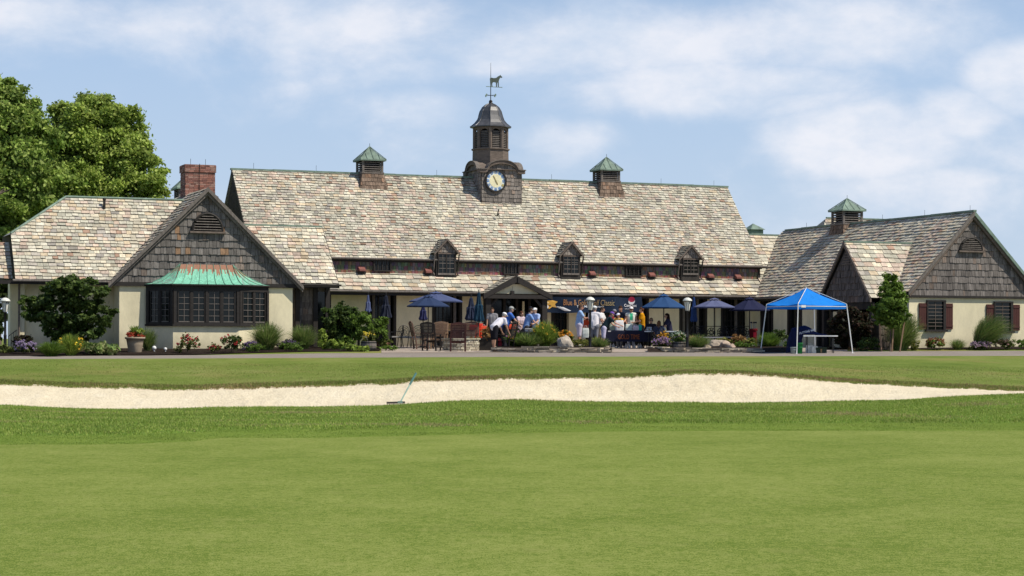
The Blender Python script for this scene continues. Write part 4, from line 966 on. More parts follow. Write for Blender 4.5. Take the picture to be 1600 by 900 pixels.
# ---------------------------------------------------------------- right wing
vG=67.0; uRg,zRa=pv(1518,331,vG); uC,zRe=pv(1415,456,vG); uRg2=uRg
sl=(zRa-zRe)/(uRg-uC); print('right',uRg,zRa,uC,zRe,'slope',sl)
uD=uRg+(uRg-uC)+.6; zRe2=zRa-(uD-uRg)*1.0
mb=FB(); mb.m=mS
slope(mb,(uC,vG-.2,zRe),(uC,82.5,zRe),(uRg,vG-.2,zRa),(uRg,82.5,zRa),row=.21,w0=.2,w1=.42,seed=50,warm=.5,lum=1.12,th=.034,tint=(1.10,1.0,.88))
bld(mb,'roof')
mb=FB(); slope(mb,(uD,vG-.2,zRe2),(uD,82.5,zRe2),(uRg,vG-.2,zRa),(uRg,82.5,zRa),row=.21,seed=51); bld(mb,'roof')
mb=FB()
for i in range(10):
    a=vG-.25+i*1.55; j=random.uniform(-.01,.02); mb.box(uRg-.08,uRg+.08,a,a+1.54,zRa-.02+j,zRa+.06+j,m=mVd)
for i in range(5): mb.tube([(uRg,vG+.1+i*3.3,zRa),(uRg,vG+.1+i*3.3,zRa+.28)],.008,4,m=mD)
bld(mb,'ridge_cap')
zsb=pv(1420,461.5,vG)[1]
ugl=pv(1421,470,vG)[0]; mb=FB(); mb.m=mSh
hl=[(0,0),(uD-.15-ugl,0),(uRg-ugl,zRa-zsb-.15),(0,zRe-zsb+(ugl-uC)*sl-.12)]
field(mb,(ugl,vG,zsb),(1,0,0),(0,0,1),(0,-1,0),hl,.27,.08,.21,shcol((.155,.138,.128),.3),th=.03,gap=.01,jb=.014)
bld(mb,'gable',label='grey shingled gable of the right wing')
mb=FB(); mb.m=mD
mb.prism([(uC,vG-.25,zRe),(uRg,vG-.25,zRa+.03),(uRg,vG-.25,zRa-.16),(uC,vG-.25,zRe-.14)],(0,.07,0),m=mG)
mb.prism([(uD,vG-.25,zRe2),(uRg,vG-.25,zRa+.03),(uRg,vG-.25,zRa-.16),(uD,vG-.25,zRe2-.14)],(0,.07,0),m=mVd)
mb.prism([(uC+.1,vG-.17,zRe-.05),(uRg,vG-.17,zRa-.12),(uRg,vG-.17,zRa-.3),(uC+.1,vG-.17,zRe-.2)],(0,.08,0),m=mB_)
mb.prism([(uD-.1,vG-.17,zRe2-.05),(uRg,vG-.17,zRa-.12),(uRg,vG-.17,zRa-.3),(uD-.1,vG-.17,zRe2-.2)],(0,.08,0),m=mB_)
mb.box(ugl,uD,vG-.07,vG+.01,zsb-.09,zsb+.01)
bld(mb,'bargeboard')
mb=FB(); mb.m=mU; mb.box(ugl,uD-.4,vG+.03,vG+.3,GZB-.5,zsb-.08); bld(mb,'wall',label='cream stucco front wall of the right wing')
u0,z0=pv(1516.5,391,vG); lunette(u0,vG-.0,z0,(pv(1534,391,vG)[0]-pv(1500,391,vG)[0])/2-.02,.5)
for a,b,yt,ybm in ((1447.5,1477,471,515),(1552.5,1582,473,517)):
    z1=pv(a,yt,vG)[1]; z0=pv(a,ybm,vG)[1]; u0=pv(a,480,vG)[0]; u1=pv(b,480,vG)[0]
    mb=FB(); mb.m=mD; f=.06; v=vG
    mb.box(u0,u0+f,v-.06,v+.03,z0,z1); mb.box(u1-.12,u1,v-.06,v+.03,z0,z1); mb.box(u0,u1,v-.07,v+.02,z1,z1+.06); mb.box(u0-.07,u1+.05,v-.12,v+.03,z0-.08,z0-.001)
    wn=bld(mb,'window')
    mb=FB(); mb.box(u0+f,u1-.12,v+.0,v+.025,z0,z1,m=mL); bld(mb,'pane',wn)
    mb=FB()
    for k in range(1,8): z=z0+(z1-z0)*k/8; mb.box(u0+f,u1-.12,v-.02,v-.001,z-.012,z+.012,m=mB_ if k!=4 else mG)
    mb.box((u0+u1)/2-.04,(u0+u1)/2-.02,v-.022,v-.0,z0,z1,m=mB_); bld(mb,'glazing_bar',wn)
    for p,q in ((u0-.36,u0-.01),(u1+.01,u1+.36)):
        mb=FB(); c=(.075,.026,.022); 
        for k in range(4): x=p+(q-p)*k/4; mb.box(x+.004,x+(q-p)/4-.004,v-.03,v+.025,z0+.02,z1-.07,c,0)
        mb.box(p+.01,q-.01,v-.05,v-.03,z0+.12,z0+.19,c,0); mb.box(p+.01,q-.01,v-.05,v-.03,z1-.22,z1-.15,c,0)
        build(mb,'shutter',[M['col']],wn)
# left-hand wall of the right wing (shaded, in line with the wing)
uWw=uC+.5
def vpx(px): return pu(px,500,uWw)[0]
mb=FB(); mb.m=mU
for a,b in ((1189,1168),(1232,1207),(1278,1252),(1312,1300)): 
    va,vb_=vpx(a),vpx(b); mb.box(uWw,uWw+.25,min(va,vb_),max(va,vb_),GZB-.5,zRe+.3)
mb.box(uWw+.001,uWw+.25,vG+.301,69.3,GZB-.5,zRe+.3)
ebld(mb,'wall',label='shaded cream pier along the side of the right wing')
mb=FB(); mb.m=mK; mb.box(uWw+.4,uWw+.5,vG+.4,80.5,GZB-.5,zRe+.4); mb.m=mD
for px in (1190,1207,1232,1252,1278,1300,1320): mb.box(uWw-.03,uWw+.2,vpx(px)-.08,vpx(px)+.08,GZB-.4,zRe+.2)
mb.box(uC+.05,uC+.15,vG,80.4,zRe-.18,zRe-.04); mb.box(uC+.15,uWw,vG,80.4,zRe-.1,zRe-.05)
ebld(mb,'post')
mb=FB(); mb.tube([(uC-.05,vG-.1,zRe-.04),(uC-.05,81,zRe-.05)],.045,6,m=mG); bld(mb,'gutter')
for a,b in ((1207,1190),(1252,1232),(1300,1278)):
    va,vb_=vpx(a),vpx(b); mb=FB(); mb.box(uWw+.12,uWw+.15,min(va,vb_),max(va,vb_),GZB-.3,zRe+.2,m=mL); o=bld(mb,'glass_door')
    mb=FB(); vm=(va+vb_)/2; mb.box(uWw+.06,uWw+.119,vm-.05,vm+.05,GZB-.3,zRe+.2,m=mD); bld(mb,'door_stile',o)
# porch gable on the wing side
vg=69.5; ug=43.25; vpk,zpk=pu(1322,378,ug); vn,zn_=pu(1364,466,ug); vf=2*vpk-vn; print('porch',vpk,zpk,vn,zn_,vf)
ui=uC+(zpk-zRe)/sl
def psl(vv,seed):
    mb=FB(); e0=Vector((ug-.1,vv,zn_)); e1=Vector((uC+.3,vv,zn_)); r0=Vector((ug-.1,vpk,zpk)); r1=Vector((ui+.25,vpk,zpk))
    slope(mb,e0,e1,r0,r1,row=.25,w0=.22,w1=.44,seed=seed,warm=.35,lum=1.08,polycut=[e0,e1,r1,r0]); bld(mb,'roof')
psl(vn,60); psl(vf,61)
mb=FB(); mb.box(ug-.12,ui+.2,vpk-.06,vpk+.06,zpk-.02,zpk+.05,m=mVd); bld(mb,'ridge_cap')
mb=FB(); mb.m=mSh; Lg=vf-vn-.2
field(mb,(ug+.05,vf-.1,zn_-.15),(0,-1,0),(0,0,1),(-1,0,0),[(0,0),(Lg,0),(Lg/2,zpk-zn_-.1)],.26,.1,.24,shcol((.12,.10,.09),.25),th=.04,gap=.01)
bld(mb,'gable',label='small steep shaded gable over the side porch')
mb=FB()
for e in (vn,vf): mb.prism([(ug-.14,e,zn_),(ug-.14,vpk,zpk+.02),(ug-.14,vpk,zpk-.17),(ug-.14,e,zn_-.16)],(.07,0,0),m=mB_)
for k in range(5): mb.box(ug-.0,ug+.04,vpk-.12-.06*k+.02,vpk+.12+.06*k-.02,zpk-.52-.11*k+.0,zpk-.47-.11*k,m=mB_)
bld(mb,'bargeboard')
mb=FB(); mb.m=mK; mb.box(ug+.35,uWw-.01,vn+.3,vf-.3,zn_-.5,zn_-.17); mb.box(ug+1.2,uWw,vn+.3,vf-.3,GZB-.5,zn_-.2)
mb.m=mSh; mb.box(ug+.05,ug+.15,vn+.1,vf-.1,zn_-.45,zn_-.16,(.03,.025,.022)); bld(mb,'porch')
mb=FB(); mb.m=mD
for vv in (vn+.2,vf-.2): mb.box(ug+.02,ug+.2,vv-.09,vv+.09,GZB-.3,zn_-.3)
ebld(mb,'post')
# low shingled pier beside the porch
pa_,_=pv(1373,520,66.3); pb_,_=pv(1392,520,66.3); zt_=pv(1382,502,66.3)[1]; zb_=gxy(*W(pa_,66.3,0)[:2])-.1
mb=FB(); mb.m=mSh; field(mb,(pa_,66.3,zb_),(1,0,0),(0,0,1),(0,-1,0),[(0,0),(pb_-pa_,0),(pb_-pa_,zt_-zb_),(0,zt_-zb_)],.24,.1,.2,shcol((.15,.12,.10),.3),th=.02,gap=.012)
mb.box(pa_,pb_,66.32,66.8,zb_,zt_,(.10,.08,.07)); mb.box(pa_-.04,pb_+.04,66.26,66.85,zt_,zt_+.05,m=mG); bld(mb,'pier')
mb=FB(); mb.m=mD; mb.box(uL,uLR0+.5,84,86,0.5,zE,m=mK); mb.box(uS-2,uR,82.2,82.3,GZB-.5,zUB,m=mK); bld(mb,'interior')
# ---------------------------------------------------------------- vegetation
def unit(a): return a / np.maximum(np.linalg.norm(a, axis=1, keepdims=True), 1e-6)
def leaves(P, out, size, col, name, parent, matl, up=.5, elong=1.7, label=None):
    n = len(P); nrm = unit(rng.normal(size=(n, 3)) + out * .9 + np.array([0, 0, up]))
    t = unit(np.cross(nrm, rng.normal(size=(n, 3)))); b = np.cross(nrm, t)
    s = np.asarray(size).reshape(-1, 1); L_ = t * s * elong * .5; W_ = b * s * .5
    V = np.stack([P - L_, P + W_ - L_*.1, P + L_, P - W_ - L_*.1], 1).reshape(-1, 3)
    return tri_mesh(name, V, col, 4, matl, parent, None, label)
def cloud(blobs, n, clump=.28, spread=.14, fill=.25, per=90):
    """leaf positions: clumps scattered on and in a set of ellipsoids"""
    vol = np.array([b[3]*b[4] + b[4]*b[5] + b[3]*b[5] for b in blobs]); pr = vol / vol.sum()
    Ps, Os, Sh = [], [], []
    for b, q in zip(blobs, pr):
        c = np.array(b[:3]); r = np.array(b[3:6]); m = max(int(n * q), 10)
        nc = max(int(m / per), 4)
        d = unit(rng.normal(size=(nc, 3))); rad = np.where(rng.random(nc) < fill, rng.uniform(.3, .8, nc), rng.uniform(.82, 1.08, nc))[:, None]
        cc = c + d * r * rad
        k = rng.integers(0, nc, m); cs = (clump * rng.uniform(.6, 1.4, nc))[k][:, None]
        P = cc[k] + rng.normal(size=(m, 3)) * cs * np.array([1, 1, .62]) * (r.mean() ** .5) * .55 + rng.normal(size=(m, 3)) * spread * .2
        Ps.append(P); Os.append(d[k]); Sh.append(rng.uniform(.74, 1.28, nc)[k])
    return np.concatenate(Ps), np.concatenate(Os), np.concatenate(Sh)
def shade(cols, n, sh, P=None, zlo=0, zhi=1, under=.55):
    c = np.array(cols)[rng.integers(0, len(cols), n)] * (sh * rng.uniform(.8, 1.2, n))[:, None]
    return c
def limbs(mb, base, top, r, n, spread, seed=0, depth=2):
    random.seed(seed); base = Vector(base); top = Vector(top)
    mid = base.lerp(top, .5) + Vector((random.uniform(-1, 1), random.uniform(-1, 1), 0)) * spread * .08
    mb.tube([base, base.lerp(mid, .5), mid, top], [r * 1.25, r, r * .8, r * .35], 8)
    for i in range(n):
        t = .35 + .6 * i / max(n, 1); p = base.lerp(top, t) if t > .5 else base.lerp(mid, t * 2)
        a = i * 2.4 + seed; q = p + Vector((math.cos(a), math.sin(a), .75)) * spread * random.uniform(.3, .55)
        m1 = p.lerp(q, .5) + Vector((0, 0, -.08 * spread)); mb.tube([p, m1, q], [r * .45, r * .3, r * .12], 6)
        if depth > 1:
            for j in range(3):
                a2 = a + random.uniform(-1, 1); q2 = q + Vector((math.cos(a2), math.sin(a2), random.uniform(.2, .9))) * spread * .32
                mb.tube([m1.lerp(q, .5 + .25 * j * .5), q2], [r * .2, r * .06], 5)
LM = [M['leaf']]
def tree(name, label, cat, base, blobs, n, size, cols, trunk_r, trunk_h, group=None, spread=2.5, seed=1, nl=6):
    t = thing(name, label, cat, base, 0, group); B_ = Vector(base)
    P, O, S = cloud([(B_.x + b[0], B_.y + b[1], B_.z + b[2], *b[3:]) for b in blobs], n, clump=.46, per=300, fill=.25)
    leaves(P, O, size * rng.uniform(.6, 1.4, len(P)), shade(cols, len(P), S), 'crown', t, LM)
    mb = MB(); limbs(mb, B_ - Vector((0, 0, .2)), B_ + Vector((0, 0, trunk_h)), trunk_r, nl, spread, seed); build(mb, 'trunk', M['bark'], t, True)
    return t
TG = [(.28,.38,.07), (.35,.44,.09), (.21,.30,.055), (.41,.48,.12), (.30,.39,.07)]
YT = 104.0
def tb(px, row, Y, r, rz=None, dy=0):         # crown lobe from where it stands: picture column/row of its middle, depth, radius
    return ((px-800)/F*Y, dy, zrow(px, row, Y), r, r*.9, rz or r*.85)
def ptree(label, px, Y, lobes, n, size, cols, **k):
    b = G(px, Y); L_ = []
    for l in lobes:
        x, dy, z, a, b2, c = tb(*l); L_.append((x-b.x, dy, z-b.z, a*.8, b2*.8, c*.8))
        for k in range(5):
            d = Vector((random.uniform(-1,1), random.uniform(-.9,.4), random.uniform(-.6,1))).normalized(); q = random.uniform(.26,.42)
            L_.append((x-b.x+d.x*a*.85, dy+d.y*b2*.8, z-b.z+d.z*c*.85, a*q, b2*q, c*q*.8))
    return tree('deciduous_tree', label, 'tree', b, L_, n, size, cols, .34, 9.5, 'tall trees behind the left wing', 1.7, int(px), 5)
ptree('tall leafy tree with a rounded crown rising behind the left wing roof', 150, YT,
  [(125,205,YT,1.9),(150,190,YT,1.6),(185,205,YT,1.4,1.0),(95,240,YT,2.0),(150,245,YT,2.0),(205,240,YT,1.3,1.0),(215,275,YT,1.5,.9),(170,285,YT,2.2),(110,290,YT,2.4),(240,295,YT,.9,.5),(60,260,YT,1.6),(190,320,YT,2.0,1.2),(120,340,YT,2.2,1.5),(150,172,YT,1.0,.7),(115,170,YT,.8,.6),(195,182,YT,.8,.5),(222,250,YT,.7,.4),(248,305,YT,.5,.3),(165,160,YT,.5,.35),(135,158,YT,.5,.35),(185,172,YT,.5,.3),(98,178,YT,.6,.4),(232,282,YT,.6,.3),(212,225,YT,.6,.4),(80,200,YT,.9),(66,190,99,.5)], 150000, .115, TG)
ptree('tallest leafy tree at the left edge of the picture', -10, 99,
  [(-20,170,99,1.8),(5,190,99,1.8),(30,215,99,1.6),(-10,230,99,2.3),(35,260,99,2.2),(60,225,99,1.2),(10,300,99,2.6),(55,310,99,2.2),(0,360,99,2.4),(-60,220,99,2.5),(-60,300,99,2.6),(15,150,99,.9),(40,185,99,.8,.6),(-60,380,99,2.4)], 140000, .125, [(.22,.32,.06), (.29,.39,.08), (.17,.26,.05), (.35,.43,.11)])
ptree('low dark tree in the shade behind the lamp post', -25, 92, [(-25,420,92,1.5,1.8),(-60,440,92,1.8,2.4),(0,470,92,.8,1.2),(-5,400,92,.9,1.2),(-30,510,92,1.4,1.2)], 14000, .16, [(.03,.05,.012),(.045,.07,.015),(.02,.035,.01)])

GREENS = {'dark': [(.05,.09,.02),(.07,.115,.025),(.035,.065,.016),(.10,.145,.035)], 'mid': [(.12,.20,.03),(.16,.25,.04),(.09,.15,.025)], 'lime': [(.22,.30,.05),(.30,.38,.07),(.16,.24,.04)],
  'olive': [(.10,.13,.03),(.14,.16,.04),(.07,.09,.02)], 'variegated': [(.20,.28,.08),(.45,.48,.22),(.12,.19,.05)], 'red': [(.04,.025,.015),(.03,.035,.014),(.055,.03,.02),(.02,.026,.01)], 'grass': [(.14,.22,.05),(.20,.27,.07),(.10,.17,.04),(.25,.27,.10)],
  'rust': [(.30,.15,.06),(.36,.22,.09),(.22,.14,.05)], 'yellowgreen': [(.20,.22,.05),(.26,.25,.06),(.15,.17,.04)], 'blue': [(.14,.20,.15),(.10,.16,.10)]}
def base_at(px, row, Y=None):
    Y = Y or yat(px, row); return G(px, Y), Y
def shrub(label, px, row, wp, hp, pal, Y=None, size=.07, flowers=None, name='shrub', cat='shrub', group=None, dens=1.0, stem=True, lobes=6, nf=60, z0=0, dome=False, trunk=False):
    b, Y = base_at(px, row, Y); w_ = wp*Y/F; h_ = hp*Y/F; b = b + Vector((0,0,z0))
    t = thing(name, label, cat, b, 0, group)
    bl = []
    if dome: bl = [(b.x, b.y, b.z+h_*.25, w_*.46, w_*.4, h_*.7)]
    for i in range(lobes):
        a = i*2.4; rr = w_*.28
        lo = .38 if not trunk else .5
        bl.append((b.x+math.cos(a)*w_*.25, b.y+math.sin(a)*w_*.2, b.z+h_*random.uniform(lo,.68), w_*.26, w_*.24, h_*.27))
    bl.append((b.x, b.y, b.z+h_*.62, w_*.3, w_*.3, h_*.32))
    n = int(min(26000, max(350, wp*hp*.9*dens*(.07/size)**1.2)))
    P, O, S = cloud(bl, n, clump=.16, spread=.05)
    P[:, 2] = np.maximum(P[:, 2], b.z+.01)
    P[:, 0] = b.x + np.clip(P[:, 0]-b.x, -w_*.54, w_*.54)
    leaves(P, O, size*rng.uniform(.6, 1.4, len(P)), shade(GREENS[pal] if isinstance(pal, str) else pal, len(P), S), 'foliage', t, LM)
    mb = MB(); limbs(mb, b-Vector((0,0,.05)), b+Vector((0,0,h_*.7)), max(.012, h_*.02)*(1.6 if trunk else 1), 5, w_*.35, int(px), 1); build(mb, 'stem', M['bark'], t)
    if flowers: blooms(t, b, w_, h_, flowers, nf)
    return t
def blooms(t, b, w_, h_, cols, nf, size=.05, name='blossoms'):
    a = rng.uniform(0, 2*math.pi, nf); rr = np.sqrt(rng.random(nf)); zz = b.z + h_*(rng.uniform(.55, 1.02, nf) - .25*rr*rr)
    P = np.stack([b.x+np.cos(a)*rr*w_*.46, b.y+np.sin(a)*rr*w_*.36-.03, zz], 1)
    P = np.repeat(P, 7, 0) + rng.normal(size=(nf*7, 3))*size*.38
    c = np.repeat(np.array(cols)[rng.integers(0, len(cols), nf)], 7, 0)*rng.uniform(.7, 1.15, (nf*7, 1))
    o = leaves(P, np.tile(np.array([[0,-.8,.6]]), (len(P), 1)), np.full(len(P), size), c, name, t, [M['petal']], .4, 1.2)
    return o
def tuft(label, px, row, wp, hp, pal='grass', Y=None, lean=0.0, name='ornamental_grass', cat='ornamental grass', group=None, n=None, wd=.010, flowers=None, nf=30, stiff=.5, z0=0):
    b, Y = base_at(px, row, Y); w_ = wp*Y/F; h_ = hp*Y/F; b = b+Vector((0,0,z0)); t = thing(name, label, cat, b, 0, group)
    n = n or int(350+wp*hp*.75); cols = np.array(GREENS[pal] if isinstance(pal, str) else pal)
    a = rng.uniform(0, 2*math.pi, n); r0 = np.sqrt(rng.random(n))*w_*.16; out = rng.uniform(.05, 1.0, n)**.8*w_*.5; L_ = h_*rng.uniform(.4, 1.12, n)*np.sqrt(1-.45*(out/(w_*.5))**2)
    d = np.stack([np.cos(a), np.sin(a), 0*a], 1); base = np.array(b)+d*r0[:, None]; col = cols[rng.integers(0, len(cols), n)]*rng.uniform(.75, 1.3, (n, 1))
    side = np.stack([-np.sin(a), np.cos(a), 0*a], 1); rot = rng.uniform(-1.2, 1.2, n); side = side*np.cos(rot)[:, None]+d*np.sin(rot)[:, None]
    pts = []
    K = 4
    for k in range(K+1):
        s = k/K; pts.append(base + d*(out*s**(1+stiff*2))[:, None] + np.array([lean*w_, 0, 0])*s**1.6 + np.array([0,0,1])*(L_*(s**(1-.15*(1-stiff))) - (L_*.28*s**4*(1-stiff)*out/(w_*.5)))[:, None])
    V = []
    for k in range(K):
        w0 = wd*(1-.75*k/K); w1 = wd*(1-.75*(k+1)/K)
        V.append(np.stack([pts[k]-side*w0, pts[k]+side*w0, pts[k+1]+side*w1, pts[k+1]-side*w1], 1))
    V = np.stack(V, 1).reshape(-1, 3); tri_mesh('foliage', V, np.repeat(col, K, 0), 4, M['leaf'], t)
    if flowers: blooms(t, b, w_, h_, flowers, nf, .06)
    return t
def maple():
    b, Y = base_at(112, 547, 68.6); t = thing('bushy_tree', 'broad dark green layered bush-like tree in front of the left wing', 'small tree', b)
    s = Y/F; bl = []
    for px, row, rw, rh in ((112,446,30,15),(85,458,28,13),(140,456,26,13),(60,475,26,12),(105,475,34,15),(152,478,26,14),(55,492,20,10),(85,497,30,14),(128,500,32,15),(165,500,18,12),(90,516,22,10),(120,520,28,13),(155,519,20,11),(172,490,12,10),(45,470,12,8),(108,436,14,7),(130,533,18,8),(140,440,12,7),(100,528,14,7)):
        bl.append(((px-800)/F*Y, b.y+random.uniform(-.5,.3), zrow(px,row,Y), rw*s, rw*s*.9, rh*s*.8))
    P, O, S = cloud(bl, 34000, clump=.17, spread=.05, fill=.35, per=130)
    leaves(P, O, .085*rng.uniform(.6,1.4,len(P)), shade([(.06,.105,.02),(.085,.135,.028),(.04,.07,.015),(.12,.17,.04)], len(P), S), 'crown', t, LM, .9)
    mb = MB()
    for k,(dx,dz) in enumerate(((-.9,1.4),(-.3,1.9),(.3,2.0),(.8,1.5),(0,1.2))): mb.tube([b+Vector((dx*.1,0,-.1)), b+Vector((dx*.45,.05*k,dz*.5)), b+Vector((dx,.1*(k-2),dz))],[.06,.045,.02],7)
    build(mb, 'trunk', M['bark'], t, True)
maple()
# left bed
shrub('low dark red-leaved shrub at the foot of the railing', 34, 545, 30, 30, 'red', 70.5, .06)
shrub('grey-green ground cover at the far left edge of the bed', 8, 553, 44, 14, 'olive', None, .05, name='ground_cover_plant', cat='plant')
shrub('mound of small lavender flowers beside the lamp post bed', 40, 554, 36, 22, 'olive', None, .05, [(.34,.26,.42),(.42,.34,.5)], 'flowering_plant', 'flowering plant', nf=110)
tuft('clump of long green daylily leaves without flowers', 80, 557, 46, 24, 'mid', None, name='daylily', cat='daylily', wd=.018, stiff=.2)
tuft('daylily clump with yellow flowers in front of the dark bush', 111, 556, 40, 34, 'lime', None, name='daylily', cat='daylily', wd=.018, flowers=[(.8,.6,.05),(.75,.45,.05)], nf=20, stiff=.2)
shrub('pale variegated hosta spreading beside the yellow daylilies', 156, 555.5, 66, 20, 'variegated', None, .14, name='hosta', cat='hosta', lobes=8)
def flower_pot():
    b, Y = base_at(211, 547, 69.6); t = thing('flower_pot', 'large tan flower pot planted with red flowers by the cream wall', 'flower pot', b)
    mb = MB(); r=.33; mb.lathe(b,[(r*.68,0),(r*.72,.02),(r*.84,.28),(r*.86,.30),(r*.86,.33),(r*.97,.5),(r*1.1,.5),(r*1.1,.57),(r*1.0,.57),(r*.95,.50)],28); build(mb,'pot',M['pot'],t,True)
    p=shrub_part(t,b+Vector((0,0,.53)),.34,.42,'lime',500,.07); blooms(t,b+Vector((0,-.05,.45)),.72,.3,[(.45,.05,.03),(.5,.08,.04),(.55,.12,.05)],60,.05)
    tufts(t,b+Vector((0,0,.5)),.3,.5,'mid',120,.02)
def shrub_part(t,b,w_,h_,pal,n,size,name='foliage'):
    P,O,S=cloud([(b.x,b.y,b.z+h_*.3,w_,w_,h_*.45),(b.x+w_*.3,b.y,b.z+h_*.55,w_*.5,w_*.5,h_*.3),(b.x-w_*.35,b.y,b.z+h_*.45,w_*.5,w_*.5,h_*.3)],n,clump=.16,spread=.05)
    return leaves(P,O,size*rng.uniform(.6,1.4,len(P)),shade(GREENS[pal],len(P),S),name,t,LM)
def tufts(t,b,w_,h_,pal,n,wd,name='leaf_blades'):
    a=rng.uniform(0,2*math.pi,n); d=np.stack([np.cos(a),np.sin(a),0*a],1); L_=h_*rng.uniform(.5,1.1,n); tip=np.array(b)+d*(w_*rng.uniform(.1,1,n))[:,None]+np.array([0,0,1])*L_[:,None]; side=np.stack([-np.sin(a),np.cos(a),0*a],1)*wd
    base=np.tile(np.array(b),(n,1)); m_=(base+tip)/2+np.array([0,0,1])*(L_*.12)[:,None]
    V=np.stack([base-side,base+side,m_+side,m_-side],1); V2=np.stack([m_-side,m_+side,tip+side*.1,tip-side*.1],1)
    c=np.array(GREENS[pal])[rng.integers(0,3,n)]*rng.uniform(.8,1.25,(n,1)); return tri_mesh(name,np.concatenate([V,V2]).reshape(-1,3),np.concatenate([c,c]),4,M['leaf'],t)
flower_pot()
tuft('wispy ornamental grass behind the tan flower pot', 231, 544, 30, 36, 'grass', 70.8)
for px, r, lab in ((241,.08,'larger of two white ball ornaments in the mulch'),(258.5,.06,'smaller of two white ball ornaments in the mulch')):
    b = G(px, 70.3)+Vector((0,0,.03)); t = thing('ball_ornament', lab, 'garden ornament', b, 0, 'white ball ornaments in the bed')
    mb = MB(); mb.ell(b+Vector((0,0,r*1.5)), r, 16, 10); mb.lathe(b,[(r*.5,0),(r*.3,r*.2),(r*.3,r*.6)],12); build(mb,'ball',M['white'],t,True)
RED = [(.5,.03,.04),(.42,.05,.07),(.55,.08,.09)]
shrub('tall red rose bush under the left half of the bay window', 293, 546, 40, 32, 'olive', 69.4, .05, RED, 'rose_bush', 'rose bush', 'red rose bushes', .45, nf=26)
shrub('smallest low red rose bush between two taller ones', 335, 547, 24, 15, 'olive', 70, .05, RED, 'rose_bush', 'rose bush', 'red rose bushes', .5, nf=16)
shrub('dense dark red rose bush under the middle of the bay window', 362, 546, 38, 32, 'dark', 70.2, .05, RED, 'rose_bush', 'rose bush', 'red rose bushes', .6, nf=22)
shrub('purple catmint beside the first fountain grass', 392, 543, 30, 16, 'olive', 71.6, .045, [(.14,.09,.2),(.2,.14,.26)], 'catmint', 'flowering plant', nf=60)
shrub('round green cushion plant in front of the purple catmint', 399, 549.5, 32, 14, 'mid', 71, .04, None, 'cushion_plant', 'plant', dome=True)
tuft('fountain grass mound against the cream wall right of the bay window', 417, 546, 56, 44, 'grass', 72.4, stiff=.35, group='fountain grasses')
shrub('wide dark purple catmint between the two fountain grasses', 450, 545, 38, 16, 'dark', 72.8, .045, [(.11,.07,.16),(.16,.11,.22)], 'catmint', 'flowering plant', nf=90)
shrub('round green cushion plant in front of the wide dark catmint', 457, 549, 40, 14, 'mid', 71.9, .04, None, 'cushion_plant', 'plant', dome=True)
shrub('light green hosta tucked behind the dark catmint', 462, 541, 24, 16, 'lime', 73.5, .09, None, 'hosta', 'hosta')
tuft('fountain grass mound against the shingled side wall', 474, 545, 48, 38, 'grass', 73.6, stiff=.35, group='fountain grasses')
shrub('upright lime green hydrangea at the corner post', 503, 543, 14, 32, 'lime', 74.4, .08, None, 'hydrangea', 'shrub')
shrub('low bright lime green hosta in front of the big round shrub', 517, 546.5, 36, 17, 'lime', 73.4, .11, None, 'hosta', 'hosta')
shrub('big round dark green shrub at the end of the left bed', 534, 546, 66, 72, 'dark', 75.6, .065, None, 'shrub', 'shrub', dens=3, lobes=9, dome=True)
shrub('feathery yellow-green shrub beside the big round dark one', 560, 546, 44, 62, 'mid', 74.9, .06, None, 'shrub', 'shrub', dens=1.3, trunk=True)
shrub('small standard bush with a rounded top over the barrel planter', 592, 545, 34, 62, 'mid', 75.6, .06, None, 'shrub', 'shrub', dens=.9, trunk=True)
shrub('dark green bush behind the lime hosta', 541, 545, 26, 22, 'mid', 74.3, .06, None, 'shrub', 'shrub')
shrub('low bright fern spreading in the mulch', 556, 550, 44, 11, 'lime', 72.8, .06, None, 'fern', 'fern')
shrub('small fern at the tip of the left bed', 608, 548.5, 30, 9, 'mid', 74.2, .05, None, 'fern', 'fern')
def barrel(label, px, Y, w_, h_, pal, fl):
    b=G(px,Y); t=thing('barrel_planter',label,'planter',b,0,'wooden barrel planters'); r=w_/2
    mb=MB(); N_=18
    for k in range(N_):
        a0=2*math.pi*k/N_; a1=2*math.pi*(k+.94)/N_
        for (z0,r0),(z1,r1) in (((0,r*.86),(h_*.5,r)),((h_*.5,r),(h_,r*.93))):
            mb.add([(b.x+r0*cos(a0),b.y+r0*sin(a0),b.z+z0),(b.x+r0*cos(a1),b.y+r0*sin(a1),b.z+z0),(b.x+r1*cos(a1),b.y+r1*sin(a1),b.z+z1),(b.x+r1*cos(a0),b.y+r1*sin(a0),b.z+z1)],[(0,1,2,3)])
    mb.lathe(b,[(r*.8,0),(r*.93,h_*.5),(r*.86,h_*.9)],18); build(mb,'barrel',M['greywood'],t)
    mb=MB()
    for z in (.15,.8): mb.lathe(b+Vector((0,0,h_*z)),[(r*.98,0),(r*.98,.04),(r*.9,.04)],18)
    build(mb,'hoop',M['metal'],t); shrub_part(t,b+Vector((0,0,h_)),r*.9,.45,pal,700,.06); blooms(t,b+Vector((0,0,h_*.8)),w_,.5,fl,30,.05)
barrel('grey barrel planter with yellow and brown plants in the left bed',576,74.3,.62,.36,'olive',[(.75,.6,.05),(.7,.55,.1)])
barrel('barrel planter with leafy green plants left of the right-hand lamp post',1061,76.4,.6,.36,'mid',[(.55,.5,.4),(.3,.4,.3)])
shrub('bushy mixed plant beside the grey barrel planter', 598, 546, 30, 16, 'olive', 75.8, .06, [(.3,.15,.1)], nf=14)
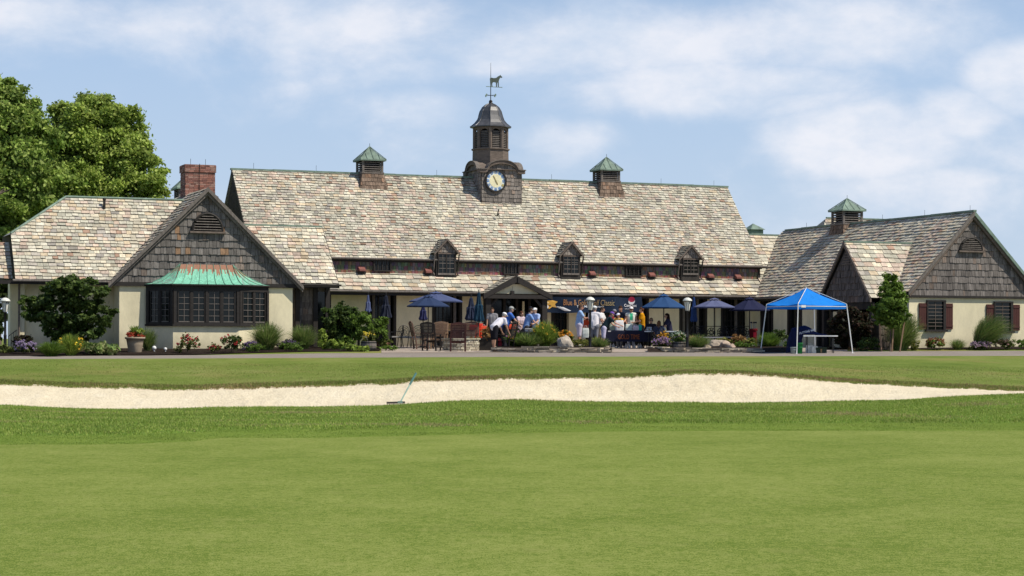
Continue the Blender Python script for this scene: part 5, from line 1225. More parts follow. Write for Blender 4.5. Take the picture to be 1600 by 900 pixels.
# middle bed
def planter_box():
    b=G(760,76.2); t=thing('square_planter','dark square planter of rusty brown foliage beside the stone fire pit','planter',b); mb=MB(); mb.box(b.x-.28,b.x+.28,b.y-.28,b.y+.28,b.z,b.z+.45); mb.box(b.x-.31,b.x+.31,b.y-.31,b.y+.31,b.z+.45,b.z+.5); build(mb,'planter_box',M['dark'],t)
    shrub_part(t,b+Vector((-.05,0,.48)),.34,.5,'rust',600,.06)
planter_box()
shrub('rusty orange heuchera at the left end of the middle bed', 745, 545, 24, 20, 'rust', 78.5, .06, None, 'heuchera', 'plant')
tuft('daylily clump with orange flowers nearest the bowing man', 806, 546, 36, 26, 'mid', 76.2, name='daylily', cat='daylily', wd=.018, flowers=[(.75,.35,.05),(.5,.2,.4)], nf=14, stiff=.2, z0=.12)
tuft('broad low daylily clump in the middle of the bed', 826, 547.5, 42, 24, 'grass', 75.4, name='daylily', cat='daylily', wd=.018, stiff=.15, z0=.12)
tuft('tallest daylily clump with yellow flowers in the middle bed', 851, 547, 42, 42, 'lime', 76, name='daylily', cat='daylily', wd=.018, flowers=[(.8,.5,.06),(.75,.6,.1)], nf=22, stiff=.2, z0=.12)
shrub('cushion of purple flowers behind the orange daylilies', 812, 541, 24, 14, 'mid', 78.3, .05, [(.35,.15,.4)], 'flowering_plant', 'flowering plant', nf=40, z0=.2)
shrub('mound of orange coneflowers behind the pale boulder', 883, 540, 26, 26, 'mid', 78.6, .05, [(.75,.33,.03),(.8,.42,.05)], 'coneflower', 'flowering plant', 'orange coneflowers', nf=90, z0=.12)
shrub('low yellow-green cushion plant between the boulder and the lamp post', 903, 546, 36, 15, 'yellowgreen', 76.2, .05, None, 'cushion_plant', 'plant', dome=True, z0=.1)
tuft('dense green grass mound at the right tip of the middle bed', 937, 547, 34, 20, 'grass', 75.6, name='ornamental_grass', stiff=.2, z0=.08)
shrub('spiky flowering stems behind the lamp post in the middle bed', 925, 543, 22, 22, 'yellowgreen', 78.4, .05, None, 'flowering_plant', 'flowering plant', dens=.5)
# right bed
shrub('mound of orange coneflowers in front of the seated man', 1037, 541, 24, 24, 'mid', 78.8, .05, [(.75,.38,.03),(.8,.5,.05)], 'coneflower', 'flowering plant', 'orange coneflowers', nf=80, z0=.1)
shrub('loose mound of small purple flowers at the left tip of the right bed', 1034, 546.5, 34, 20, 'olive', 76.3, .05, [(.34,.22,.4),(.4,.26,.32)], 'flowering_plant', 'flowering plant', nf=80, z0=.05)
shrub('tall pale leafy plant growing from the right bed', 1058, 543, 30, 34, 'blue', 78.3, .08, None, 'leafy_plant', 'plant', dens=.8, z0=.05)
tuft('bright green grass clump right of the lamp post', 1091, 547, 40, 24, 'grass', 75.9, name='ornamental_grass', stiff=.3, z0=.08)
shrub('pinkish low plant behind the grass clump', 1086, 541, 26, 18, 'rust', 78.9, .05, [(.4,.2,.2)], nf=20, z0=.1)
shrub('rust and yellow heuchera above the flat rocks', 1131, 543.5, 24, 16, 'yellowgreen', 77.9, .06, None, 'heuchera', 'plant', z0=.1)
shrub('coppery orange heuchera in the middle of the right bed', 1153, 541.5, 30, 19, 'rust', 79.0, .06, None, 'heuchera', 'plant', z0=.1)
shrub('yellowish heuchera beside the tent post', 1173, 543, 24, 15, 'yellowgreen', 78.5, .06, None, 'heuchera', 'plant', z0=.1)
shrub('low spreading green plant at the front of the right bed', 1160, 547, 44, 11, 'mid', 76.6, .05, None, 'ground_cover_plant', 'plant', z0=.08)
tuft('arching daylily clump just right of the left tent post', 1201, 546.5, 40, 26, 'mid', 77.4, name='daylily', cat='daylily', wd=.018, stiff=.2, z0=.05)
shrub('dark rounded shrub in the shade against the side wall', 1216, 545, 26, 36, 'dark', 79.3, .06)
shrub('pale small plant in the shade behind the tent', 1235, 546, 24, 18, 'mid', 78.3, .06)
shrub('large dark red-leaved shrub under the porch gable', 1328, 547, 66, 66, 'red', 77.6, .085, None, 'shrub', 'shrub', dens=6, lobes=9, dome=True)
shrub('dark round shrub at the foot of the red-leaved one', 1356, 549, 38, 22, 'dark', 76.4, .05, dome=True)
def slim_tree():
    b,Y=base_at(1391,549,75.6); t=thing('slender_tree','slender young tree with leafy oval crown beside the shingled pier','small tree',b); s=Y/F; bl=[]
    for px,row,rw,rh in ((1392,440,14,11),(1380,482,20,14),(1402,488,20,14),(1390,470,20,14),(1388,500,20,12),(1398,452,16,10),(1386,458,14,10),(1400,468,17,11),(1384,474,14,10),(1394,484,18,10),(1408,480,10,8),(1382,492,14,8),(1400,498,14,8),(1390,506,12,6)):
        bl.append(((px-800)/F*Y,b.y+random.uniform(-.3,.3),zrow(px,row,Y),rw*s,rw*s*.9,rh*s))
    P,O,S=cloud(bl,15000,clump=.17,spread=.05); leaves(P,O,.085*rng.uniform(.6,1.4,len(P)),shade(GREENS['mid'],len(P),S),'crown',t,LM)
    mb=MB(); limbs(mb,b-Vector((0,0,.1)),b+Vector((.1,0,2.3)),.026,8,.6,3); build(mb,'trunk',M['bark'],t,True)
slim_tree()
tuft('tall green ornamental grass behind the leaning stake', 1407, 548, 60, 58, 'grass', 76.8, .1, stiff=.4, group='tall grasses by the right wing')
tuft('windswept ornamental grass leaning right across the end window', 1530, 547, 56, 54, 'grass', 77.8, .45, stiff=.4, group='tall grasses by the right wing')
shrub('yellow-green round shrub right of the leaning stake', 1424, 549, 30, 18, 'yellowgreen', 76.9, .05, dome=True)
shrub('round shrub with a reddish top below the shuttered window', 1461, 549, 31, 20, 'mid', 77.3, .05, [(.22,.09,.04),(.28,.12,.05)], dome=True, nf=110)
tuft('small fine green grass tuft between the two windows', 1496, 548.5, 30, 17, 'grass', 77.6, name='ornamental_grass')
shrub('wide mauve flowering plant below the windswept grass', 1532, 549, 40, 14, 'olive', 77.4, .045, [(.30,.20,.28),(.36,.26,.33)], 'flowering_plant', 'flowering plant', nf=120)
shrub('pinkish seed-headed plant under the end window', 1569, 549, 34, 18, 'olive', 77.8, .045, [(.38,.2,.2),(.15,.1,.08)], 'flowering_plant', 'flowering plant', nf=60)
shrub('green shrub cut by the right edge of the picture', 1599, 549, 26, 18, 'mid', 77.9, .05)

# ---------------------------------------------------------------- rocks and dry stone edging
def rock(label, px, row, wp, hp, c=(.42,.36,.29), Y=None, seed=0, z0=0, group=None):
    b,Y=base_at(px,row,Y); w_=wp*Y/F; h_=hp*Y/F; mb=MB(); rnd=random.Random(seed)
    bm=bmesh.new(); bmesh.ops.create_icosphere(bm,subdivisions=3,radius=1)
    for v in bm.verts:
        d=v.co.copy(); k=1+.42*mnoise.noise(d*1.1+Vector((seed*3.1,0,0)))+.10*mnoise.noise(d*3+Vector((0,seed,0))); v.co=Vector((b.x+d.x*w_/2*k,b.y+d.y*w_*.4*k,b.z+z0+max(-.1,h_*.45+d.z*h_*.55*k)))
    mb.add([v.co.copy() for v in bm.verts],[tuple(v.index for v in f.verts) for f in bm.faces],c); bm.free()
    o=build(mb,'boulder',M['stone'],None,False,b); return tag(o,label,'rock',group)
rock('large pale rounded boulder at the front of the middle bed',883,549,24,23,(.44,.38,.31),75,1,.05)
rock('flat cream boulder in the right bed nearest the lamp post',1101,547,20,8,(.52,.42,.30),76,2,.08)
rock('wide grey slab of rock in the middle of the right bed',1122,546.5,32,14,(.40,.33,.26),77,3,.08)
rock('small rounded pinkish rock at the right end of the flat boulders',1143,548.5,13,9,(.47,.36,.28),75.8,4,.08)
rock('angular rock leaning behind the small pinkish one',1133,547,15,12,(.45,.35,.27),76.6,5,.1)
def edging(label, pts, h_, seed):
    random.seed(seed); mb=MB(); b=G(pts[0][0],pts[0][1])
    P=[G(*q) for q in pts]
    for i in range(len(P)-1):
        L_=(P[i+1]-P[i]).length; d=(P[i+1]-P[i]).normalized(); n=Vector((-d.y,d.x,0)); z=0; lv=0
        while z<h_:
            t_=random.uniform(.04,.085); x=random.uniform(-.2,0)
            while x<L_:
                w_=random.uniform(.22,.6); c=random.choice([(.38,.32,.25),(.46,.39,.30),(.27,.24,.19),(.52,.45,.34),(.16,.14,.12)]); k=random.uniform(.7,1.1)
                o=P[i]+d*x+n*random.uniform(-.05,.04); q=[(0,0),(w_-.02,random.uniform(-.03,.03)),(w_-.02,.34),(0,.34)]
                lo=[o+d*a+n*bb+Vector((0,0,z-.03)) for a,bb in q]; hi=[p+Vector((random.uniform(-.015,.015),random.uniform(-.02,.02),t_-.006+random.uniform(-.008,.008))) for p in lo]
                mb.add(lo+hi,[(0,3,2,1),(4,5,6,7),(0,1,5,4),(1,2,6,5),(2,3,7,6),(3,0,4,7)],tuple(v*k for v in c)); x+=w_
            z+=t_; lv+=1
    o=build(mb,'dry_stone_edging',M['stone'],None,False,b); return tag(o,label,'stone edging','dry stone edgings of the beds')
edging('low dry stone edging around the middle flower bed',[(768,73.6),(820,73.2),(880,73.1),(940,73.3),(957,74.0)],.2,2)
edging('low dry stone edging around the right flower bed with boulders',[(1014,75.4),(1035,74.6),(1060,74.2),(1110,74.1),(1160,74.2),(1180,74.4)],.2,4)
# ---------------------------------------------------------------- lamp posts, umbrellas, furniture
COL = [M['col']]
def lamp(label, px, row, top, Y=None):
    b, Y = base_at(px, row, Y); t = thing('lamp_post', label, 'lamp post', b, 0, 'black lamp posts with white lanterns')
    H_ = zrow(px, top, Y) - b.z
    mb = MB(); mb.lathe(b, [(.10,0),(.10,.05),(.07,.12),(.055,.16),(.055,.55),(.062,.57),(.045,.60),(.04,H_-.62),(.06,H_-.6),(.07,H_-.56)], 14); build(mb, 'pole', M['metal'], t, True)
    mb = MB(); mb.lathe(b, [(.075,H_-.56),(.135,H_-.22),(.135,H_-.2)], 6); build(mb, 'lantern_glass', M['lampglass'], t)
    mb = MB(); mb.lathe(b, [(.19,H_-.19),(.18,H_-.15),(.13,H_-.09),(.05,H_-.05)], 16); build(mb, 'lantern_cap', M['lampglass'], t, True)
    mb = MB(); mb.lathe(b, [(.165,H_-.21),(.165,H_-.19)], 16); mb.lathe(b, [(.03,H_-.05),(.02,H_-.02),(.008,H_)], 8)
    for k in range(6):
        a = k*math.pi/3; mb.tube([b+Vector((.077*cos(a),.077*sin(a),H_-.56)), b+Vector((.14*cos(a),.14*sin(a),H_-.2))], .008, 4)
    build(mb, 'lantern_frame', M['metal'], t)
lamp('lamp post at the far left edge of the picture', 8, 546, 463, 69.5)
lamp('lamp post in front of the banner', 922, 547, 462, 75.3)
lamp('lamp post beside the right flower bed', 1074, 546.5, 463, 75.3)
def umbrella(label, px, Y, apex, rim, wp, col, ph=.2, tilt=0.0):
    b = G(px, Y); t = thing('patio_umbrella', label, 'umbrella', b, 0, 'open patio umbrellas'); r = wp*Y/F/2; za = zrow(px, apex, Y)-b.z; zr2 = zrow(px, rim, Y)-b.z; n = 8
    mb = MB(); C0 = b
    def pt(k, s, dz=0):     # s from 0 apex to 1 rim
        a = 2*math.pi*k/n+ph; rr = r*s*(1 if k == int(k) else .955); sag = -.03*math.sin(math.pi*s) if k != int(k) else 0
        return C0+Vector((rr*cos(a), rr*sin(a), zr2+(za-zr2)*(1-s**1.12)+sag+dz+tilt*rr*cos(a)))
    S_ = 5
    for k2 in range(n*2):
        k0, k1 = k2/2, (k2+1)/2
        for i in range(S_):
            s0, s1 = .16+.84*i/S_, .16+.84*(i+1)/S_
            kk = .9+.1*((k2//2) % 2); mb.add([pt(k0,s0),pt(k1,s0),pt(k1,s1),pt(k0,s1)], [(0,1,2,3)], tuple(c*kk for c in col))
        mb.add([pt(k0,1),pt(k1,1),pt(k1,1,-.045),pt(k0,1,-.045)], [(0,1,2,3)], tuple(c*.75 for c in col))
        mb.add([pt(k0,0,.05),pt(k0,.24,.055),pt(k1,.24,.055)], [(0,1,2)], col)
    build(mb, 'umbrella_canopy', [M['canopy']], t)
    mb = MB(); mb.tube([b, b+Vector((0,0,za+.02))], .022, 8); mb.ell(b+Vector((0,0,za+.05)), .035, 8, 6); build(mb, 'pole', M['metal'], t)
    mb = MB()
    for k in range(n): mb.tube([pt(k,.1,-.03), pt(k,.98,-.02)], .008, 4); mb.tube([b+Vector((0,0,zr2-.05)), pt(k,.5,-.02)], .007, 4)
    build(mb, 'rib', M['metal'], t)
    mb = MB(); mb.lathe(b, [(.25,0),(.25,.05),(.06,.09),(.04,.25)], 16); build(mb, 'umbrella_base', M['metal'], t, True)
NV = (.035,.05,.13)
umbrella('faded blue open umbrella behind the darker one left of the entrance', 681, 81.5, 457, 470.5, 84, (.10,.13,.27), .1)
umbrella('darker navy open umbrella in front left of the entrance', 669, 79, 462, 478, 69, (.035,.06,.14), .3)
umbrella('bright blue open umbrella over the seated table of people', 1037, 79.5, 460.5, 480, 70, (.035,.095,.24), .15)
umbrella('pale violet blue open umbrella right of the lamp post', 1116, 80.5, 467, 479.5, 68, (.15,.17,.31), .25)
umbrella('dark navy open umbrella beside the blue tent', 1171, 80.5, 465.5, 484, 66, (.022,.026,.075), .4)
def folded(label, px, Y, top, bot, wp, col, ground=True):
    b = G(px, Y); t = thing('folded_umbrella', label, 'umbrella', b, 0, 'folded patio umbrellas'); H_ = zrow(px, top, Y)-b.z; h0 = zrow(px, bot, Y)-b.z; r = wp*Y/F/2
    mb = MB(); n = 24; L_ = H_-h0; prof = [(.03,H_),(.25,H_-.06*L_),(.45,H_-.3*L_),(.5,H_-.42*L_),(.72,H_-.46*L_) ,(.8,H_-.7*L_),(1.0,H_-.93*L_),(.96,h0)]
    vs = []
    for i, (q, z) in enumerate(prof):
        for k in range(n):
            a = 2*math.pi*k/n; f = 1+.26*math.cos(a*8/1+.6*i)*(0 if i == 0 else 1); vs.append(b+Vector((r*q*f*cos(a), r*q*f*sin(a), z+(.05*math.sin(a*8) if i == len(prof)-1 else 0))))
    fs = [(i*n+k, i*n+(k+1) % n, (i+1)*n+(k+1) % n, (i+1)*n+k) for i in range(len(prof)-1) for k in range(n)]
    mb.add(vs, fs, col); build(mb, 'umbrella_canopy', [M['cloth']], t)
    mb = MB(); mb.tube([b, b+Vector((0,0,H_+.06))], .02, 8); mb.ell(b+Vector((0,0,H_+.07)), .03, 8, 6); build(mb, 'pole', M['metal'], t)
    mb = MB(); mb.lathe(b, [(.25,0),(.25,.05),(.06,.09),(.04,.22)], 16); build(mb, 'umbrella_base', M['metal'], t, True)
folded('pale blue folded umbrella left of the first dark doorway', 575, 81, 460, 487, 8.5, (.13,.16,.30))
folded('dark folded umbrella in the first dark doorway', 603, 80.5, 461, 497, 16, (.03,.035,.055))
folded('short navy folded umbrella hanging under the two open ones', 661, 80.5, 474, 500, 12, (.035,.04,.11))
folded('grey-blue folded umbrella beside the tall teal one', 736, 80.5, 464, 500, 17, (.035,.045,.08))
folded('tall dark teal folded umbrella left of the entrance', 748, 79, 456, 502, 15, (.018,.05,.085))
folded('blue folded umbrella behind the right-hand lamp post', 1084, 81, 463, 502, 10, (.04,.08,.22))

def P3(o, rz):      # local frame: x right, y forward
    M_ = Matrix.Translation(o) @ Matrix.Rotation(rz, 4, 'Z'); return M_
def wood_chair(label, px, Y, rz, wood, arms=True, hs=1.0):
    b = G(px, Y); t = thing('wooden_armchair', label, 'chair', b, rz, 'slatted wooden patio chairs'); T = P3(b, rz); hw_, sd, sh, bh = .28, .5, .42, 1.10*hs
    m = [M['wood_'+wood]]
    for sx in (-1, 1):
        mb = MB(T); mb.beam((sx*hw_, sd/2, 0), (sx*hw_, sd/2, .64), .05, .05); build(mb, 'leg', m, t)
        mb = MB(T); mb.beam((sx*hw_, -sd/2+.04, 0), (sx*hw_, -sd/2-.0, sh), .05, .05); mb.beam((sx*hw_, -sd/2, sh-.02), (sx*hw_, -sd/2-.16, bh-.04), .05, .045); build(mb, 'back_leg', m, t)
        mb = MB(T); mb.box(sx*hw_-.04, sx*hw_+.04, -sd/2-.08, sd/2+.05, .64, .67); build(mb, 'armrest', m, t)
        mb = MB(T); mb.box(sx*hw_-.018, sx*hw_+.018, -sd/2+.03, sd/2-.025, .16, .20); build(mb, 'stretcher', m, t)
    mb = MB(T)
    for k in range(7): y = -sd/2+.02+k*.073; mb.box(-hw_+.026, hw_-.026, y, y+.058, sh-.02, sh+.005)
    mb.box(-hw_+.026, hw_-.026, sd/2-.03, sd/2-.005, sh-.09, sh-.022); build(mb, 'seat', m, t)
    mb = MB(T); nb = 9
    for k in range(nb):
        z = sh+.1+(bh-sh-.16)*k/nb; y = -sd/2-.16*(z-sh)/(bh-sh); mb.box(-hw_+.026, hw_-.026, y-.012, y+.012, z, z+(bh-sh)/nb*.66)
    pl = [(-hw_-.02, -sd/2-.175, bh-.06), (hw_+.02, -sd/2-.175, bh-.06), (hw_-.02, -sd/2-.18, bh-.01), (0, -sd/2-.185, bh+.04), (-hw_+.02, -sd/2-.18, bh-.01)]
    mb.prism(pl, (0,.035,0)); build(mb, 'backrest', m, t)
for k, c in (('red', (.075,.028,.026)), ('tan', (.27,.17,.105)), ('dark', (.028,.022,.02)), ('brown', (.13,.075,.055))):
    M['wood_'+k] = mat('stained_wood_'+k, c, rough=.6, var=.25, scale=8, stretch=(1,1,3))
wood_chair('reddish tan wooden chair turned sideways at the left of the fire pit', 657, 76.8, R(-75), 'brown')
wood_chair('near-black wooden chair next to the sideways one', 674, 74.6, R(-20), 'dark')
wood_chair('light tan wooden chair facing the camera behind the fire pit', 686, 77.6, R(170), 'tan')
wood_chair('dark red wooden chair with its back to the camera in front of the fire pit', 715.5, 73.8, R(4), 'red')
wood_chair('brown wooden chair facing the camera right behind the fire pit', 736, 78.6, R(178), 'brown')
wood_chair('dark wooden chair in profile behind the bowing man', 790, 75.6, R(70), 'dark', hs=1.05)
def fire_pit():
    b = G(720, 75.7); t = thing('stone_fire_pit', 'low round fire pit of pale stacked stones with a flat cap', 'fire pit', b); random.seed(4); mb = MB(); r = .72; z = 0
    while z < .44:
        h_ = random.uniform(.05,.09); a = random.uniform(0, .3); e = a+2*math.pi
        while a < e-.08:
            da = random.uniform(.16,.36); q = []; c = random.choice([(.50,.45,.33),(.58,.52,.40),(.40,.35,.27),(.62,.58,.46),(.33,.29,.23)]); rr = r*random.uniform(.97,1.03)
            for aa in (a, a+da-.03):
                for rad in (rr, rr-.2): q.append(b+Vector((rad*cos(aa), rad*sin(aa), z)))
            a += da; lo = [q[0],q[2],q[3],q[1]]; hi = [p+Vector((0,0,h_-.012)) for p in lo]; mb.add(lo+hi, [(0,3,2,1),(4,5,6,7),(0,1,5,4),(1,2,6,5),(2,3,7,6),(3,0,4,7)], c)
        z += h_
    mb.lathe(b, [(r-.04,0),(r-.04,z-.02)], 24, (.12,.10,.08)); build(mb, 'stone_ring', M['stone'], t)
    mb = MB(); n = 10
    for k in range(n):
        a0 = 2*math.pi*k/n; a1 = a0+2*math.pi/n-.03; lo = [b+Vector((q*cos(a), q*sin(a), z)) for q, a in ((r+.06,a0),(r+.06,a1),(r-.26,a1),(r-.26,a0))]; hi = [p+Vector((0,0,.05)) for p in lo]
        mb.add(lo+hi, [(0,3,2,1),(4,5,6,7),(0,1,5,4),(1,2,6,5),(2,3,7,6),(3,0,4,7)], random.choice([(.42,.40,.29),(.48,.43,.33)]))
    build(mb, 'cap_stone', M['stone'], t)
fire_pit()
def iron_chair(label, px, Y, rz, wide=1, seatc=(.4,.38,.36), kind='iron_chair', cat='chair', grp='black iron patio chairs'):
    b = G(px, Y); t = thing(kind, label, cat, b, rz, grp); T = P3(b, rz); hw_ = .26 if wide == 1 else .62; me_ = [M['metal']]
    for sx in (-1, 1):
        for sy in (-1, 1):
            mb = MB(T); mb.tube([(sx*hw_, sy*.22, .42), (sx*(hw_+.01), sy*.24, .2), (sx*(hw_+.05), sy*.28, 0)], .016, 6); build(mb, 'leg', me_, t)
        mb = MB(T); mb.tube([(sx*hw_, -.22, .68), (sx*(hw_+.03), 0, .69), (sx*hw_, .2, .64), (sx*hw_, .22, .42)], .015, 6); build(mb, 'armrest', me_, t)
    mb = MB(T); mb.box(-hw_, hw_, -.23, .23, .41, .43); build(mb, 'seat', me_, t)
    mb = MB(T); mb.box(-hw_+.03, hw_-.03, -.2, .21, .431, .48, seatc); build(mb, 'seat_cushion', [M['cloth']], t)
    mb = MB(T); top = .92
    if wide == 1:
        arc = [(-hw_*cos(math.pi*k/12), -.24-.05, .62+.32*sin(math.pi*k/12)) for k in range(13)]; mb.tube([(-hw_,-.23,.42)]+arc+[(hw_,-.23,.42)], .014, 6)
    else: mb.tube([(-hw_,-.23,.42),(-hw_,-.29,top),(hw_,-.29,top),(hw_,-.23,.42)], .016, 6)
    n = 1 if wide == 1 else 3
    for i in range(n):
        cx = (-hw_+(2*i+1)*hw_/n); w3 = hw_/n
        for r_ in (.8,.45): mb.tube([(cx+w3*r_*cos(a), -.28, .66+.19*r_/.8*sin(a)) for a in [math.pi*k/8 for k in range(17)]], .009 if wide == 1 else .016, 4)
        for a in range(8): t_ = a*math.pi/4; mb.tube([(cx+w3*.12*cos(t_), -.28, .66+.05*sin(t_)), (cx+w3*.8*cos(t_+.5), -.28, .66+.18*sin(t_+.5))], .008 if wide == 1 else .015, 4)
    mb.tube([(-hw_,-.26,.5),(hw_,-.26,.5)], .01, 4); build(mb, 'backrest', me_, t)
iron_chair('black scrollwork chair with arched back nearest the barrel planter', 634, 80, R(200))
iron_chair('black scrollwork chair between the arched one and the wooden chairs', 650, 79.6, R(165))
iron_chair('black iron side chair with a pale seat left of the scrollwork chairs', 619, 81, R(100), seatc=(.5,.47,.44))
iron_chair('dark iron chair behind the tan wooden chair', 700, 80.6, R(180), seatc=(.06,.05,.05))
iron_chair('black lattice bench right of the right-hand lamp post', 1112, 80.2, R(178), 3, (.45,.43,.42), 'iron_bench', 'bench', 'black lattice benches')
iron_chair('black lattice bench in the shadow in front of the wide dark doorway', 1150, 80.6, R(182), 3, (.40,.38,.38), 'iron_bench', 'bench', 'black lattice benches')
iron_chair('black iron chair behind the right-hand lamp post', 1082, 81.3, R(150), seatc=(.1,.05,.04))
def table(label, px, Y, w_, d_, topc, rz=0, h_=.74, cat='table', name='folding_table', legc='metal', grp=None):
    b = G(px, Y); t = thing(name, label, cat, b, rz, grp); T = P3(b, rz)
    mb = MB(T); mb.box(-w_/2, w_/2, -d_/2, d_/2, h_-.045, h_, topc); build(mb, 'tabletop', COL, t)
    for sx in (-1, 1):
        for sy in (-1, 1): mb = MB(T); mb.tube([(sx*(w_/2-.15), sy*(d_/2-.1), h_-.045), (sx*(w_/2-.15), sy*(d_/2-.08), 0)], .018, 6); build(mb, 'leg', [M[legc]], t)
    return t, T, b
def boxobj(name, label, cat, T, x, y, z, sx, sy, sz, c, grp=None, flaps=False, rz=0):
    o = T @ Vector((x, y, z)); a = T.to_euler().z+rz; T2 = P3(o, a); t = thing(name, label, cat, o, a, grp)
    mb = MB(T2); th_ = .012
    mb.box(-sx/2, sx/2, -sy/2, sy/2, 0, .01, c); mb.box(-sx/2, sx/2, -sy/2, -sy/2+th_, .01, sz, c); mb.box(-sx/2, sx/2, sy/2-th_, sy/2, .01, sz, c); mb.box(-sx/2, -sx/2+th_, -sy/2+th_, sy/2-th_, .01, sz, c); mb.box(sx/2-th_, sx/2, -sy/2+th_, sy/2-th_, .01, sz, c)
    build(mb, 'box_body', COL, t)
    mb = MB(T2); c2 = tuple(k*1.1 for k in c)
    mb.obox((-sx/2, -sy/2, sz), (sx, 0, 0), (0, -.06, .05), (0, 0, .008), c2); mb.obox((-sx/2, sy/2, sz), (sx, 0, 0), (0, -.12, .06), (0, 0, .008), c2); build(mb, 'flap', COL, t)
    mb = MB(T2); mb.box(-.03, .03, -sy/2-.003, -sy/2, .01, sz, (.35,.22,.10)); build(mb, 'tape', COL, t)
CB = (.50,.32,.16)
t, T, b = table('long table carrying cardboard boxes behind the wooden chairs', 722, 79.6, 1.95, .7, (.05,.045,.05), name='long_table')
boxobj('cardboard_box', 'left cardboard box on the long table', 'box', T, -.55, -.05, .742, .46, .4, .22, CB, 'cardboard boxes on the long table')
boxobj('cardboard_box', 'wider pale cardboard box on the long table', 'box', T, -.02, -.02, .742, .56, .42, .2, (.58,.40,.21), 'cardboard boxes on the long table')
boxobj('cardboard_box', 'dark open box at the left end of the long table', 'box', T, -.88, .1, .742, .18, .3, .18, (.12,.05,.035), 'cardboard boxes on the long table')
def gift_bag(label, T, x, y, z, w_, h_, c, c2, name='carrier_bag', cat='bag', grp='bags on the tables', rz=0.0):
    o = T @ Vector((x, y, z)); a = T.to_euler().z+rz; T2 = P3(o, a); t = thing(name, label, cat, o, a, grp); d_ = w_*.45
    mb = MB(T2); vs = []
    for (ww, dd, zz) in ((w_, d_, 0), (w_*1.06, d_*1.05, h_*.4), (w_*.96, d_*.7, h_*.8), (w_*.9, d_*.3, h_)):
        for k in range(12):
            a_ = 2*math.pi*k/12; e = .06*mnoise.noise(Vector((k*.9, zz*9, x*7))); vs.append((ww/2*math.copysign(abs(cos(a_))**.5, cos(a_))*(1+e), dd/2*math.copysign(abs(sin(a_))**.5, sin(a_))*(1+e), zz))
    fs = [(i*12+k, i*12+(k+1) % 12, (i+1)*12+(k+1) % 12, (i+1)*12+k) for i in range(3) for k in range(12)]+[tuple(range(12))[::-1]]
    mb.add(vs, fs, c); build(mb, 'bag_body', [M['cloth']], t)
    for s in (-1, 1): mb = MB(T2); mb.tube([(-w_*.2, s*d_*.1, h_*.95), (-w_*.15, s*d_*.12, h_*1.2), (w_*.15, s*d_*.12, h_*1.2), (w_*.2, s*d_*.1, h_*.95)], .01, 5, c2); build(mb, 'handle', COL, t)
RD = (.62,.05,.03); WH = (.75,.74,.74)
for x, y, w_, h_, c, lab in ((.45,-.1,.3,.26,(.55,.03,.03),'red bag on the long table beside the cardboard boxes'),(.72,.1,.3,.3,(.62,.05,.03),'taller red bag behind on the long table'),(.9,-.12,.26,.2,(.68,.1,.05),'orange-red bag at the right end of the long table'),(.28,.15,.24,.3,(.7,.45,.3),'peach bag between boxes and red bags')):
    gift_bag(lab, T, x, y, .742, w_, h_, c, (.7,.6,.6))
def cloth_item(label, T, x, y, z, sx, sy, sz, c, name='folded_cloth', cat='cloth', seed=1):
    o = T @ Vector((x, y, z)); mb = MB(P3(o, 0)); n = 14; vs = []
    for i in range(n+1):
        for j in range(n+1):
            u_ = i/n-.5; v_ = j/n-.5; h_ = sz*(max(0, 1-(2*abs(u_))**3)*max(0, 1-(2*abs(v_))**3))*(.75+.45*mnoise.noise(Vector((u_*5+seed, v_*5, seed)))); vs.append((u_*sx, v_*sy, max(.004, h_)))
    m_ = n+1; fs = [(i*m_+j, (i+1)*m_+j, (i+1)*m_+j+1, i*m_+j+1) for i in range(n) for j in range(n)]
    mb.add(vs, fs, c); ob = build(mb, name, [M['cloth']], None, True, o); return tag(ob, label, cat)
# red draped end of the long table
def drape(label, px, Y, w_, h_, zt_, c, name='tablecloth', cat='tablecloth', waves=5, seed=0, top=.4, hem=0.0, depth=.04, tris=None):
    b = G(px, Y); mb = MB(); nx, nz_ = 40, 10; vs = []; fs = []
    for j in range(nz_+1):
        for i in range(nx+1):
            s = i/nx; q = j/nz_; y = -depth*q*(.5+.5*math.sin(s*waves*6.28+seed))-.01; vs.append(b+Vector(((s-.5)*w_, y, zt_-q*(h_+hem*math.sin(s*9+seed)))))
    m_ = nx+1
    for i in range(nx+1): vs.append(b+Vector(((i/nx-.5)*w_, top, zt_)))
    fs = [(j*m_+i, j*m_+i+1, (j+1)*m_+i+1, (j+1)*m_+i) for j in range(nz_) for i in range(nx)]+[((nz_+1)*m_+i, (nz_+1)*m_+i+1, i+1, i) for i in range(nx)]
    mb.add(vs, fs, c); o = build(mb, name, [M['cloth']], None, True, b); return tag(o, label, cat)
drape('orange-red cloth hanging off the end of the long table', 750, 79.15, .42, .38, .86, (.68,.07,.03), seed=2, hem=.05)

